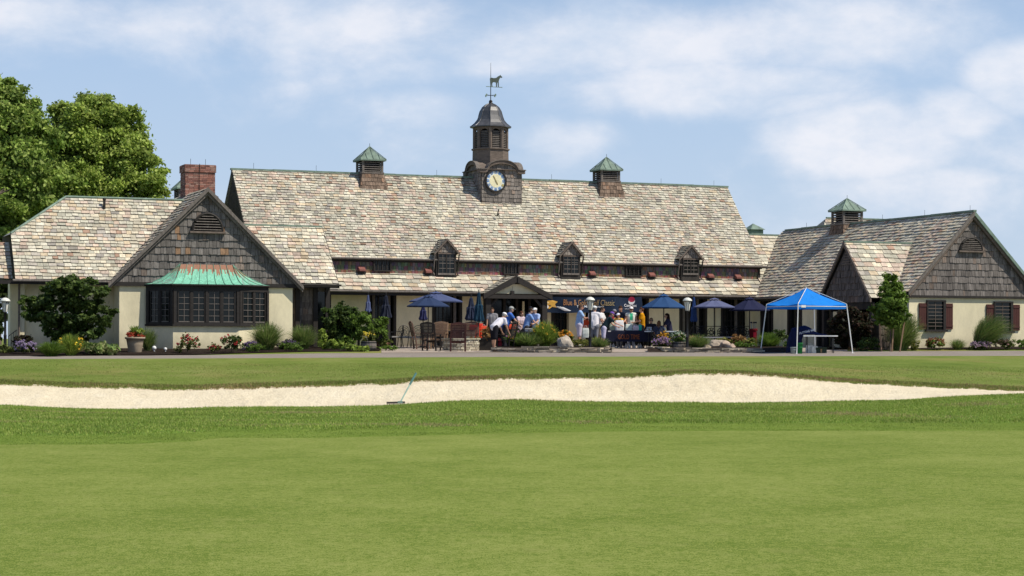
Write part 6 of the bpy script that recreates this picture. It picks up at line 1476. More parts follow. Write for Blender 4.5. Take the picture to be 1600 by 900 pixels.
# banners -----------------------------------------------------------------
def fontmesh(txt, size=1.0, bold=False):
    cu_ = bpy.data.curves.new('lettering', 'FONT'); cu_.body = txt; cu_.size = size; cu_.resolution_u = 2; cu_.extrude = .006
    if bold: cu_.offset = .012
    ob = bpy.data.objects.new('lettering', cu_); C.objects.link(ob); dg = bpy.context.evaluated_depsgraph_get(); me = bpy.data.meshes.new_from_object(ob.evaluated_get(dg))
    vs = [v.co.copy() for v in me.vertices]; fs = [tuple(p.vertices) for p in me.polygons]; C.objects.unlink(ob); bpy.data.objects.remove(ob); bpy.data.curves.remove(cu_); bpy.data.meshes.remove(me); return vs, fs
def lettering(txt, name, x0, x1, z0, z1, fn, col, parent, bold=False, grad=None):
    vs, fs = fontmesh(txt, 1, bold); xs = [v.x for v in vs]; ys = [v.y for v in vs]; mx, Mx, my, My = min(xs), max(xs), min(ys), max(ys); mb = MB()
    P = [fn(x0+(x1-x0)*(v.x-mx)/(Mx-mx), z0+(z1-z0)*(v.y-my)/(My-my), v.z+.012) for v in vs]
    mb.add(P, fs, col)
    if grad:
        for k, f in enumerate(fs): s = (vs[f[0]].x-mx)/(Mx-mx); mb.Cc[k] = tuple(a*(1-s)+b*s for a, b in zip(grad[0], grad[1]))
    return build(mb, name, COL, parent)
vBn = 79.45
def bfn(x, z, o=0.0):
    d = .05*math.sin(x*3.1+z*2.2)+.025*math.sin(x*7.3-z*5); return W(x, vBn-.06-d-o, z)
def banner(label, corners, col, n=(44, 12)):
    """corners: frame (u,z) of TL, TR, BR, BL"""
    (a, b_, c_2, d_) = corners; mb = MB(); vs = []
    nx, nz_ = n
    for j in range(nz_+1):
        q = j/nz_
        for i in range(nx+1):
            s = i/nx; top = (a[0]+(b_[0]-a[0])*s, a[1]+(b_[1]-a[1])*s-.05*math.sin(math.pi*s)); bot = (d_[0]+(c_2[0]-d_[0])*s, d_[1]+(c_2[1]-d_[1])*s-.02*math.sin(2*math.pi*s))
            x = top[0]*(1-q)+bot[0]*q; z = top[1]*(1-q)+bot[1]*q; vs.append(bfn(x, z))
    m_ = nx+1; fs = [(j*m_+i, j*m_+i+1, (j+1)*m_+i+1, (j+1)*m_+i) for j in range(nz_) for i in range(nx)]
    o = vs[0].copy(); t = thing('banner', label, 'banner', o)
    mb.add(vs, fs, col); build(mb, 'banner_cloth', [M['cloth']], t, True); return t
pz = lambda px, row: pv(px, row, vBn)
t = banner('long navy banner lettered in gold for a golf event hung from the porch eave', [pz(842,463), pz(967,463.5), pz(969,489), pz(850,488)], (.014,.024,.048))
x0, z0 = pz(879,476); x1, z1 = pz(955,468); lettering('Blue & Gold Golf Classic', 'gold_lettering', x0, x1+.12, z0-.03, z1-.02, bfn, (.6,.4,.14), t, grad=((.38,.18,.08),(.30,.25,.14)))
x0, z0 = pz(900,481.5); x1, z1 = pz(942,477.5); lettering('Team Major Sponsor', 'white_lettering', x0, x1, z0, z1, bfn, (.7,.72,.76), t, True)
def emblem():
    x0, z0 = pz(859,473.5); mb = MB(); A = (.75,.42,.08); Wt = (.72,.72,.74)
    def pl(pts, c, o): mb.add([bfn(x0+x, z0+z, o) for x, z in pts], [tuple(range(len(pts)))], c)
    pl([(-.30,.02),(-.1,.10),(.12,.12),(.34,.06),(.22,-.05),(.30,-.2),(.1,-.17),(-.06,-.28),(-.1,-.12),(-.26,-.10)], A, .012)
    pl([(-.25,.0),(-.12,.06),(.02,.0),(-.10,-.06)], (.8,.6,.3), .016)
    pl([(-.30+.14*cos(a)+.1, -.17+.1*sin(a)) for a in [2*math.pi*k/12 for k in range(12)]], Wt, .018)
    for k in range(4):
        s = .07*k; pl([(.18+s*1.8,-.13-s*.2),(.23+s*1.8,-.13-s*.2),(.8+s*.9,-.34),(.7+s*.9,-.355)], Wt, .014)
    pl([(-.06,-.1),(0,-.07),(.05,-.12),(0,-.17)], (.02,.02,.03), .020)
    build(mb, 'emblem', COL, t)
emblem()
mb = MB()
mb.add([bfn(*pz(844,466), o=.002), bfn(*pz(846,465), o=.002), bfn(*pz(856,473), o=.002), bfn(*pz(852,473.5), o=.002)], [(0,1,2,3)], (.25,.3,.36)); build(mb, 'highlight_stripe', COL, t)
t = banner('second navy banner with a round red and white emblem and white company name', [pz(958,463.5), pz(1001,463.5), pz(1003,488), pz(966,489)], (.022,.035,.065), (20, 12))
x0, z0 = pz(974.5,479.5); x1, z1 = pz(994,475); lettering('ComDoc', 'white_lettering', x0, x1, z0, z1, bfn, (.78,.78,.8), t, True)
x0, z0 = pz(975,483.5); x1, z1 = pz(985,482); lettering('CORPORATION', 'small_lettering', x0, x1, z0, z1, bfn, (.6,.62,.66), t)
x0, z0 = pz(986,469.5); mb = MB()
mb.add([bfn(x0+.16*cos(a), z0+.15*sin(a)+.02, .012) for a in [math.pi*2*k/16 for k in range(16)]], [tuple(range(16))], (.35,.02,.06))
cr_ = [(x0+.17*cos(a), z0+.16*sin(a)) for a in [math.pi*(1.1+.85*k/8) for k in range(9)]]+[(x0+.16*cos(a)+.01, z0+.07+.12*sin(a)) for a in [math.pi*(1.95-.85*k/8) for k in range(9)]]
mb.add([bfn(x, z-.03, .018) for x, z in cr_], [tuple(range(len(cr_)))], (.75,.75,.78)); build(mb, 'emblem', COL, t)

# front table with a dark lettered cloth
t, T, bT = table('folding table with a dark lettered cloth in front of the banners', 983, 80.0, 1.86, .75, (.7,.7,.7), R(4)); TF = T
o = drape('dark cloth with worn orange lettering hung over the front table', 981, 79.58, 1.9, .46, .762, (.018,.02,.04), waves=3, seed=1, depth=.03, top=.55)
gb = G(981, 79.58); dfn = lambda x, z, q: gb+Vector((x, -.05-q, z))
lettering('GOLD TIME', 'orange_lettering', -.42, .48, .40, .60, dfn, (.26,.075,.02), o)
t, T, b = table('white topped folding table beside the seated people', 1031, 79.6, 1.3, .7, (.70,.74,.78), R(3)); TS = T
for x, y, w_, h_, c, lab in ((-.66,.05,.3,.34,(.45,.5,.36),'pale green bag at the left end of the front table'),(-.42,-.1,.36,.42,WH,'largest white bag on the front table'),(-.02,-.05,.28,.26,(.62,.68,.62),'pale bag with dark stripes in front of the yellow vest'),(.27,-.12,.24,.2,(.78,.62,.64),'pinkish white bag beside the green one'),(.44,-.12,.15,.24,(.05,.5,.36),'small bright green bag on the front table')):
    gift_bag(lab, TF, x, y, .762, w_, h_, c, (.6,.6,.6))
boxobj('paper_stack', 'papers and small white boxes at the right end of the front table', 'papers', TF, .82, -.1, .762, .2, .16, .07, WH)
boxobj('paper_stack', 'pale blue paper stack on the table of the seated man', 'papers', TS, .05, -.1, .742, .3, .2, .05, (.55,.68,.78))
def shoe_row():
    pass
# white bottles/cans under the front table
for k, (x, c) in enumerate(((-.78,WH),(-.66,(.55,.6,.66)),(-.12,WH),(.0,(.6,.6,.62)),(.22,WH),(.4,WH),(.46,(.5,.5,.52)))):
    o = TF @ Vector((x, -.15+.1*(k % 3), 0)); mb = MB(); mb.lathe(o, [(.045,0),(.05,.02),(.05,.14),(.02,.19),(.02,.23)], 12, c); ob = build(mb, 'water_bottle', COL, None, True, o)
    tag(ob, 'pale bottle standing on the ground under the dark lettered cloth', 'bottle', 'bottles under the front table')

# ---------------------------------------------------------------- blue pop-up tent
def tent():
    al = R(25); s_ = 2.2; e1 = Vector((cos(al), sin(al), 0)); e2 = Vector((-sin(al), cos(al), 0))
    near = Vector(((1247-800)/F*72.6, 72.6, 0)); K_ = [near, near+e1*s_, near+e1*s_+e2*s_, near+e2*s_]; ctr = (K_[0]+K_[2])/2
    g = gxy(ctr.x, ctr.y); t = thing('pop_up_tent', 'bright blue pop-up canopy tent on white slanted legs', 'tent', Vector((ctr.x, ctr.y, g)))
    zc0 = zrow(1247, 482, 72.6); zc1 = zrow(1247, 474.5, 72.6); za = zrow(1260, 450, ctr.y); B_ = (.014,.26,.84)
    mb = MB()
    for i in range(4):
        p, q = K_[i]+Vector((0,0,zc1)), K_[(i+1) % 4]+Vector((0,0,zc1)); a = ctr+Vector((0,0,za)); n = 10
        for k in range(n):
            for j in range(8):
                def f(s, r):
                    m_ = p.lerp(q, s); v = m_.lerp(a, r); v.z -= .06*math.sin(math.pi*s)*(1-r)*1.0+.05*math.sin(math.pi*r)+.03*mnoise.noise(Vector((s*5+i*3, r*4, i)))*math.sin(math.pi*s); return v
                mb.add([f(k/n, j/8), f((k+1)/n, j/8), f((k+1)/n, (j+1)/8), f(k/n, (j+1)/8)], [(0,1,2,3)], B_)
            lo = lambda s: (lambda v: Vector((v.x, v.y, zc0+.004*math.sin(s*14+i))))(p.lerp(q, s)); hi_ = lambda s: f(s, 0)
            mb.add([lo(k/n), lo((k+1)/n), f((k+1)/n, 0), f(k/n, 0)], [(0,1,2,3)], (.012,.21,.70))
    build(mb, 'tent_canopy', [M['canopy']], t)
    for i in range(4):
        mb = MB(); mb.tube([K_[i].lerp(ctr, -.004)+Vector((0,0,zc1+.006)), ctr+Vector((0,0,za+.01))], .013, 5); build(mb, 'seam_tape', M['white'], t)
        out = (K_[i]-ctr).normalized(); ft = K_[i]+out*.24; gzf = gxy(ft.x, ft.y)
        mb = MB(); mb.beam(K_[i]+Vector((0,0,zc1)), Vector((ft.x, ft.y, gzf)), .034, .034); mb.box(ft.x-.06, ft.x+.06, ft.y-.06, ft.y+.06, gzf, gzf+.012); build(mb, 'tent_leg', M['white'], t)
        q = K_[(i+1) % 4]; mb = MB(); mb.tube([K_[i]+Vector((0,0,zc0+.09)), q+Vector((0,0,zc0+.09))], .012, 5); build(mb, 'truss_bar', M['white'], t)
    mb = MB(); p = K_[0].lerp(K_[1], .06)+Vector((0,0,zc0+.04)); n_ = Vector((e1.y, -e1.x, 0)); mb.obox(p+n_*.012, e1*.2, Vector((0,0,.09)), n_*.004); build(mb, 'tent_label', M['white'], t)
    return ctr, g
tc_, tg_ = tent()
t, T, b = table('white folding table under the blue tent', 1281, 73.6, 1.3, .62, (.8,.8,.79), R(-3), h_=.68, grp=None)
TT = T
def navy_heap():
    b = G(1252, 73.9); mb = MB(); n = 30; m_ = 24; vs = []; pts = [(-.55,.0),(-.55,.42),(-.36,.95),(-.1,1.0),(.12,1.06),(.33,.98),(.52,.82),(.75,.74),(.95,.715)]
    def top(x): return interp(x, pts)
    for i in range(n+1):
        x = -.55+1.5*i/n
        for j in range(m_+1):
            s = j/m_; zt_ = top(x)+.03*mnoise.noise(Vector((x*4, s*4, 0))); w_ = .3
            if s < .5: y = -w_*(1-.0*s); z = (zt_-.12)*(s/.5)+(.03 if x < -.2 else (.70 if x > .05 else .03+(x+.2)/.25*.67))*(1-s/.5); z = max(z, .7 if x > .05 else 0.02)
            else: q = (s-.5)/.5; y = -w_+2*w_*q; z = zt_-.12*(2*q-1)**2
            vs.append(b+Vector((x, y+.04*mnoise.noise(Vector((x*5, z*5, 3))), max(z, 0))))
    k_ = m_+1; fs = [(i*k_+j, (i+1)*k_+j, (i+1)*k_+j+1, i*k_+j+1) for i in range(n) for j in range(m_)]
    mb.add(vs, fs, (.012,.016,.055)); t = thing('draped_banner', 'crumpled navy banner with white lettering heaped over the table under the tent', 'banner', b)
    build(mb, 'banner_cloth', [M['cloth']], t, True)
    def fn(x, z, q): s = x; return b+Vector((-.12+.95*s, -.36-q, .70+.30*s-.12*s*s+z))
    lettering('PUTTING WO', 'white_lettering', .0, .62, .0, .085, fn, (.62,.66,.75), t, True)
navy_heap()
def bin_(label, px, Y, r, h_, c, name='plastic_bin', cat='bin'):
    b = G(px, Y); t = thing(name, label, cat, b); mb = MB(); mb.lathe(b, [(r*.82,0),(r,h_),(r*1.06,h_),(r*1.06,h_+.03),(r*.9,h_+.03),(r*.75,.05)], 16, c); build(mb, 'bin_body', COL, t, True); mb = MB(); mb.lathe(b+Vector((0,0,h_*.6)), [(r*.96,0),(r*.98,.02),(r*.94,.03)], 16, tuple(k*.8 for k in c)); build(mb, 'rim', COL, t)
bin_('green plastic bin under the edge of the navy banner', 1249.5, 73.0, .12, .38, (.02,.22,.06))
bin_('pale grey bucket beside the tent leg', 1239.5, 73.0, .11, .22, (.30,.36,.38), 'bucket', 'bucket')
gift_bag('crumpled white bag lying under the tent table', TT, -.38, .1, .0, .3, .3, (.75,.74,.70), (.6,.6,.6), grp=None)
gift_bag('second crumpled white bag leaning right under the tent table', TT, -.2, .0, .0, .3, .26, (.72,.72,.66), (.6,.6,.6), grp=None, rz=.5)
boxobj('box', 'dark box on the grass under the white table', 'box', TT, .05, .1, .0, .42, .3, .16, (.03,.05,.035))
# stakes, rail, rake
for pts, lab in ((((1405.5,548),(1413,503)), 'pale wooden stake leaning against the tall grass'), (((1393.5,548),(1396,510)), 'thin upright stake in front of the shingled pier'),(((1378,546),(1374,506)), 'grey stake leaning on the shingled pier')):
    (x0_, y0_), (x1_, y1_) = pts; b = G(x0_, 75.4); q = Vector(((x1_-800)/F*75.5, 75.5, zrow(x1_, y1_, 75.5))); mb = MB(); mb.beam(b-Vector((0,0,.1)), q, .05, .04); o = build(mb, 'wooden_stake', M['wood_tan'], None, False, b); tag(o, lab, 'stake')
b = G(17, 70.8); t = thing('iron_railing', 'short black iron railing at the far left corner', 'railing', b); mb = MB()
for k in range(4): mb.tube([b+Vector((k*.09-.08, 0, 0)), b+Vector((k*.09-.08, 0, .48+.07*k))], .01, 5)
mb.tube([b+Vector((-.1,0,.48)), b+Vector((.22,0,.72))], .014, 5); build(mb, 'railing_bars', M['metal'], t)
def rake():
    b = Vector(((625-800)/F*44.9, 44.9, 0)); zb = zrow(625, 630.0, 44.9); h0 = Vector((b.x, 44.9, zb)); tp = Vector(((650-800)/F*46.1, 46.1, zrow(650, 583.5, 46.1)))
    t = thing('bunker_rake', 'green handled rake leaning out of the sand bunker', 'rake', h0); d = tp-h0
    mb = MB(); mb.tube([h0, h0+d*.62], .017, 8, (.22,.33,.28)); build(mb, 'handle', COL, t); mb = MB(); mb.tube([h0+d*.62, tp], .026, 8, (.05,.13,.12)); build(mb, 'grip', COL, t)
    mb = MB(); mb.beam(h0+Vector((-.31,0,.01)), h0+Vector((.12,0,.02)), .05, .045, (.07,.06,.055)); mb.box(h0.x-.05, h0.x+.07, h0.y-.03, h0.y+.03, h0.z+.0, h0.z+.05, (.2,.3,.26))
    for k in range(9): mb.beam(h0+Vector((-.29+.045*k,0,0)), h0+Vector((-.29+.045*k,-.02,-.07)), .012, .012, (.07,.06,.055))
    build(mb, 'rake_head', COL, t)
rake()

# ---------------------------------------------------------------- people
def remeshed(mb, voxel, sm=3):
    me = bpy.data.meshes.new('tmp'); me.from_pydata(mb.V, [], mb.Fc); ob = bpy.data.objects.new('tmp', me); C.objects.link(ob)
    m1 = ob.modifiers.new('r', 'REMESH'); m1.mode = 'VOXEL'; m1.voxel_size = voxel; m2 = ob.modifiers.new('s', 'SMOOTH'); m2.iterations = sm; m2.factor = .5
    dg = bpy.context.evaluated_depsgraph_get(); out = bpy.data.meshes.new_from_object(ob.evaluated_get(dg)); C.objects.unlink(ob); bpy.data.objects.remove(ob)
    V = [v.co.copy() for v in out.vertices]; Fs = [tuple(p.vertices) for p in out.polygons]; bpy.data.meshes.remove(out); return V, Fs
def person(label, px, Y, head=0, H=1.76, lean=0, sit=0, aL=(15,15,8), aR=(15,15,8), lL=(0,0), lR=(0,0), shirt=(.3,.3,.3), legs='shorts', lc=(.05,.05,.06), skin=(.50,.27,.18), hair=(.05,.03,.02), cap=None, shoe=(.6,.6,.6), long_hair=False, glasses=False, sleeve=.55, hl=None, z0=0, stripe=None, fat=1.0):
    b = G(px, Y); s = H/1.76; h = -R(head); t = thing('person', label, 'person', b, h)
    T = Matrix.Translation(b) @ Matrix.Rotation(h, 4, 'Z') @ Matrix.Scale(s, 4)
    V3 = Vector; ln = R(lean)
    def leg(sx, f, k):
        f = R(f); k = R(k); hip = V3((sx*.095, 0, 0)); kn_ = hip+V3((sx*.01, sin(f), -cos(f)))*.43; an = kn_+V3((0, sin(f-k), -cos(f-k)))*.42; return [hip, kn_, an]
    LG = [leg(-1, *lL), leg(1, *lR)]; hz = -min(l[2].z for l in LG)+.085
    if sit: hz = sit
    P0 = V3((0, 0, hz+z0)); LG = [[q+P0 for q in l] for l in LG]
    tdir = V3((0, sin(ln), cos(ln))); fwd = V3((0, cos(ln), -sin(ln)))
    waist = P0+tdir*.12; chest = P0+tdir*.38; sh = P0+tdir*.485; nk = P0+tdir*.55; hn = R(hl if hl is not None else lean*.55); hd = V3((0, sin(hn), cos(hn))); hf = V3((0, cos(hn), -sin(hn))); hc = nk+hd*.145+hf*.02
    def arm(sx, f, e, o_):
        f = R(f)+ln*.0; e = R(e); S0 = sh+V3((sx*.185, 0, 0)); o2 = R(o_); d1 = V3((sx*sin(o2), sin(f)*cos(o2), -cos(f)*cos(o2))); E = S0+d1*.29; d2 = V3((sx*sin(o2)*.25-sx*.12*(1 if e > .5 else 0), sin(f+e), -cos(f+e))).normalized(); return S0, E, E+d2*.25, d2
    AR = [arm(-1, *aL), arm(1, *aR)]
    mb = MB()
    f_ = fat
    mb.caps(P0+V3((-.07,0,0)), P0+V3((.07,0,0)), .105*f_, .105*f_); mb.caps(P0, waist, .12*f_, .115*f_); mb.caps(waist+V3((-.04,0,0)), chest+V3((-.05,0,0)), .105*f_, .115); mb.caps(waist+V3((.04,0,0)), chest+V3((.05,0,0)), .105*f_, .115)
    mb.caps(sh+V3((-.14,0,0)), sh+V3((.14,0,0)), .07, .07); mb.caps(sh, nk+hd*.05, .062, .052)
    mb.ell(hc, (.076,.092,.112), 14, 10); mb.ell(hc+hf*.03-hd*.055, (.055,.06,.06), 10, 7)
    mb.caps(hc+hf*.085+hd*.005, hc+hf*.105-hd*.028, .013, .018); 
    for sx in (-1, 1):
        mb.ell(hc+V3((sx*.078,0,0))-hf*.005, (.014,.022,.03), 8, 6); mb.ell(hc+hf*.078+V3((sx*.032,0,0))+hd*.03, (.02,.012,.01), 6, 5)
    mb.ell(hc+hf*.088-hd*.05, (.026,.012,.009), 8, 5)
    for l in LG:
        mb.caps(l[0], l[1], .085*f_**.5, .056); mb.caps(l[1], l[2], .055, .034); mb.caps(l[1]+V3((0,-.012,-.08)), l[1]+V3((0,-.01,-.2)), .05, .04)
        mb.caps(l[2]-V3((0,.03,.04)), l[2]+V3((0,.14,-.055)), .036, .03)
    for S0, E, Wp, d2 in AR: mb.caps(S0, E, .05, .038); mb.caps(E, Wp, .039, .025)
    Vv, Ff = remeshed(mb, .0165); full = MB(T); full.col = skin; full.add(Vv, Ff, skin)
    for (S0, E, Wp, d2), sx in zip(AR, (-1, 1)):     # palm, thumb and four bent fingers
        side = V3((sx,0,0)); nrm = d2.cross(side).normalized(); side2 = nrm.cross(d2).normalized()
        pc = Wp+d2*.05; full.ell(pc, (.03,.03,.03), 8, 6); full.caps(Wp, pc+d2*.03, .024, .03, 8)
        for q, (off, L_) in enumerate(((-.027,.062),(-.009,.075),(.009,.07),(.026,.055))):
            p0 = pc+d2*.035+side2*off; p1 = p0+(d2*.8+nrm*.25).normalized()*L_*.5; p2 = p1+(d2*.45+nrm*.8).normalized()*L_*.5; full.tube([p0-d2*.02, p0, p1, p2], [.009,.0095,.0085,.006], 6)
        th0 = Wp+d2*.025-side2*.025; full.tube([th0, th0+(d2*.6-side2*.6+nrm*.4).normalized()*.035, th0+(d2*.9-side2*.25+nrm*.5).normalized()*.065], [.011,.011,.007], 6)
    build(full, 'body', [M['skin']], t, True)
    # eyes
    e_ = MB(T)
    for sx in (-1, 1): e_.ell(hc+hf*.086+V3((sx*.031,0,0))+hd*.008, (.012,.006,.007), 8, 5, (.03,.02,.015))
    build(e_, 'eyes', COL, t)
    # shirt
    c = MB(); c.caps(P0+V3((-.06,0,0))+tdir*.0, P0+V3((.06,0,0)), .125*f_, .125*f_); c.caps(P0, waist, .135*f_, .135*f_); c.caps(waist+V3((-.045,0,0)), chest+V3((-.055,0,0)), .125*f_, .132); c.caps(waist+V3((.045,0,0)), chest+V3((.055,0,0)), .125*f_, .132)
    c.caps(sh+V3((-.14,0,0)), sh+V3((.14,0,0)), .088, .088); c.caps(sh, sh+tdir*.05, .085, .068)
    if sleeve > 0:
        for S0, E, Wp, d2 in AR: c.caps(S0, S0.lerp(E, min(sleeve, 1)), .074, .066 if sleeve < 1 else .056); 
        if sleeve > 1:
            for S0, E, Wp, d2 in AR: c.caps(E, E.lerp(Wp, sleeve-1), .056, .04)
    Vv, Ff = remeshed(c, .022); m_ = MB(T); m_.add(Vv, Ff, shirt)
    if stripe:
        for k, f in enumerate(Ff):
            ctr_ = Vv[f[0]]; q = (ctr_-P0)
            if abs(q.x) < .06 and q.dot(fwd) > .05 and .25 < q.dot(tdir) < .55: m_.Cc[k] = stripe
    build(m_, 'shirt', [M['cloth']], t, True)
    # legs clothing
    c = MB(); c.caps(P0+V3((-.075,0,-.01)), P0+V3((.075,0,-.01)), .122*f_, .122*f_)
    for l in LG:
        if legs == 'shorts': e2 = l[0].lerp(l[1], .93); c.caps(l[0], e2, .112*f_**.5, .092); 
        else: c.caps(l[0], l[1], .105*f_**.5, .076); c.caps(l[1], l[2]+V3((0,0,-.02)), .076, .058)
    Vv, Ff = remeshed(c, .022); m_ = MB(T); m_.add(Vv, Ff, lc); build(m_, 'shorts' if legs == 'shorts' else 'trousers', [M['cloth']], t, True)
    for l in LG:
        c = MB(T); a = l[2]; c.caps(a+V3((0,-.045,-.045)), a+V3((0,.15,-.055)), .045, .038, 10, shoe); c.caps(a, a+V3((0,0,.05)), .045, .042, 10, (.7,.7,.7)); build(c, 'shoe', COL, t, True)
    # hair and cap
    c = MB(T); hv = hc+hd*.022-hf*.012; c.ell(hv, (.086,.098,.105), 14, 9, hair)
    if long_hair: c.caps(hv-hf*.05, hv-hf*.07-hd*.19, .07, .05, 10, hair); c.caps(hv+V3((.05,0,0))-hf*.03, hv+V3((.06,0,-.15)), .04, .03, 8, hair); c.caps(hv+V3((-.05,0,0))-hf*.03, hv+V3((-.06,0,-.15)), .04, .03, 8, hair)
    # keep the face clear: drop hair faces in front of the forehead
    keepF, keepC, keepM = [], [], []
    Ti = T.inverted()
    for f, cc_, mi in zip(c.Fc, c.Cc, c.Mi):
        q = Ti @ Vector(c.V[f[0]])-hc
        if q.dot(hf) > .035 and q.dot(hd) < .055: continue
        if q.dot(hd) < -.075 and not long_hair: continue
        keepF.append(f); keepC.append(cc_); keepM.append(mi)
    c.Fc, c.Cc, c.Mi = keepF, keepC, keepM; c.st = []
    build(c, 'hair', [M['cloth']], t, True)
    if cap:
        c = MB(T); vs = []; fs = []; n = 16
        for i in range(5):
            a = math.pi/2*i/4*.98
            for k in range(n):
                q = 2*math.pi*k/n; vs.append(hc+hd*(.045+.085*cos(a))+V3((.092*sin(a)*cos(q),0,0))+hf*(.106*sin(a)*sin(q)-.01))
        fs = [(i*n+k, i*n+(k+1) % n, (i+1)*n+(k+1) % n, (i+1)*n+k) for i in range(4) for k in range(n)]
        c.add(vs, fs, cap); br = [hc+hd*.05+hf*.085+V3((x,0,0))+hf*y for x, y in ((-.075,0),(-.06,.05),(-.02,.085),(.02,.085),(.06,.05),(.075,0))]; c.prism(br, -hd*.012+hf*.0, cap); build(c, 'cap', [M['cloth']], t, True)
    if glasses:
        c = MB(T)
        for sx in (-1, 1): c.ell(hc+hf*.098+V3((sx*.033,0,0))+hd*.012, (.028,.008,.018), 8, 6, (.01,.01,.012))
        c.beam(hc+hf*.098+V3((-.08,0,0))+hd*.018, hc+hf*.098+V3((.08,0,0))+hd*.018, .008, .006, (.01,.01,.012)); build(c, 'sunglasses', COL, t)
    return t, b, AR, T
LS = (.56,.34,.24)
person('man in white polo and black shorts bowing forward beside a dark chair', 772, 74.2, 48, 1.78, 52, 0, (20,10,5), (12,15,8), (4,0), (-6,0), (.72,.70,.76), 'shorts', (.015,.015,.02), (.42,.24,.16), (.3,.28,.26), (.78,.78,.78), (.5,.5,.5), fat=1.12)
person('man in royal blue polo and dark trousers reaching down to a red bag', 789, 77.0, 75, 1.82, 22, 0, (20,25,10), (38,5,6), (3,0), (-4,0), (.06,.15,.50), 'trousers', (.03,.03,.04), LS, (.25,.23,.2), (.35,.36,.35), (.05,.05,.05), fat=1.15)
person('woman with long brown hair and pale pink top at the registration table', 811, 80.6, 140, 1.60, 14, 0, (25,50,8), (30,45,8), (0,0), (0,0), (.62,.50,.54), 'trousers', (.03,.03,.03), (.50,.29,.2), (.09,.035,.02), None, (.05,.05,.05), True, sleeve=.4)
person('dark haired man in bright light blue polo leaning to the right', 822, 79.9, 70, 1.72, 16, 0, (25,30,8), (30,25,8), (0,0), (0,0), (.22,.36,.68), 'trousers', (.05,.05,.06), LS, (.03,.02,.015), None, (.05,.05,.05))
person('man in white cap and pale blue polo facing the registration table', 838, 80.2, -140, 1.72, 8, 0, (25,45,8), (25,40,8), (0,0), (0,0), (.42,.52,.78), 'trousers', (.25,.23,.2), LS, (.25,.2,.16), (.80,.80,.80), (.05,.05,.05), fat=1.15)
person('person in a dark cap half hidden behind the white capped man', 829, 82.2, 180, 1.78, 0, 0, shirt=(.02,.02,.03), legs='trousers', lc=(.02,.02,.02), skin=(.35,.19,.13), cap=(.02,.02,.025))
person('dim figure in a grey shirt standing inside the dark entrance', 769, 84.5, 180, 1.74, 0, 0, shirt=(.22,.22,.24), legs='trousers', lc=(.02,.02,.02), skin=(.35,.2,.14))
person('tall man in light blue polo and pale lavender shorts in profile', 905, 80.4, 85, 1.86, 4, 0, (12,55,6), (35,70,6), (2,0), (-2,0), (.33,.50,.78), 'shorts', (.58,.54,.66), (.50,.25,.17), (.10,.06,.04), None, (.3,.3,.3), fat=1.2)
person('heavy man in white polo and white cap seen from behind at the lamp post', 928, 79.3, 20, 1.80, 6, 0, (20,55,14), (20,50,14), (0,0), (0,0), (.76,.73,.77), 'trousers', (.20,.21,.25), (.48,.27,.19), (.3,.27,.25), (.75,.77,.78), (.1,.1,.1), fat=1.3)
person('sun-tanned man in white shirt and khaki shorts behind the heavy man', 938, 80.8, 110, 1.76, 6, 0, (25,45,8), (25,40,8), (0,0), (0,0), (.68,.67,.68), 'shorts', (.42,.34,.24), (.46,.24,.16), (.06,.04,.03), None, (.3,.3,.3), fat=1.1)
person('man in dark green shirt, purple cap and pale shorts bending over the table', 943, 78.6, 80, 1.66, 34, 0, (35,30,6), (48,20,6), (4,0), (-4,0), (.018,.035,.045), 'shorts', (.50,.48,.64), (.56,.32,.24), (.2,.15,.1), (.16,.08,.36), (.6,.6,.6), fat=1.1)
person('woman in red shirt and dark cap with a white front', 959, 81.6, 165, 1.66, 6, 0, (20,55,6), (20,55,6), (0,0), (0,0), (.38,.02,.03), 'trousers', (.02,.02,.02), LS, (.04,.02,.015), (.25,.25,.27), sleeve=.6)
person('broad dark haired man in navy polo leaning over the bags', 972, 81.3, -160, 1.84, 20, 0, (30,35,10), (35,30,10), (0,0), (0,0), (.018,.022,.04), 'trousers', (.02,.02,.03), (.50,.27,.18), (.05,.025,.015), None, fat=1.3)
person('child-sized figure in yellow vest and white cap behind the white bags', 968, 80.55, -150, 1.50, 12, 0, (25,35,6), (25,35,6), (0,0), (0,0), (.82,.42,.03), 'trousers', (.3,.3,.3), (.40,.2,.13), (.03,.02,.02), (.70,.72,.80))
person('man in white sleeveless top with green collar, white cap and sunglasses', 986, 81.0, 175, 1.76, 2, 0, (15,70,10), (10,60,14), (0,0), (0,0), (.70,.72,.66), 'trousers', (.4,.46,.6), (.42,.22,.15), (.05,.03,.02), (.80,.77,.76), glasses=True, sleeve=.12, stripe=(.05,.42,.22))
person('brown haired woman in mustard yellow shirt standing in profile', 1003, 80.9, -80, 1.74, 0, 0, (15,65,6), (20,60,6), (0,0), (0,0), (.60,.27,.01), 'trousers', (.015,.015,.02), LS, (.12,.05,.025), None, long_hair=False, sleeve=.6)
person('seated man in sunglasses and dark shirt facing the camera', 1017, 80.4, 178, 1.76, 6, .47, (35,55,8), (35,55,8), (85,90), (80,85), (.022,.022,.035), 'trousers', (.03,.03,.03), (.54,.32,.22), (.22,.13,.07), None, (.5,.5,.5), glasses=True)
person('seated woman with long brown hair seen from behind in dark blue', 1029, 79.0, 15, 1.62, 8, .47, (30,40,8), (30,40,8), (85,90), (80,85), (.04,.05,.09), 'trousers', (.03,.03,.04), LS, (.14,.07,.035), None, (.3,.3,.3), True)
person('dark haired young woman in navy T-shirt perched under the blue umbrella', 1047, 80.2, -95, 1.70, 12, .72, (30,60,8), (35,55,8), (70,70), (60,60), (.03,.03,.06), 'trousers', (.015,.015,.02), (.52,.30,.2), (.03,.015,.012), None, (.3,.3,.3), True, sleeve=.6)
iron_chair('iron chair under the seated man in sunglasses', 1017, 80.5, R(180), seatc=(.05,.05,.05))
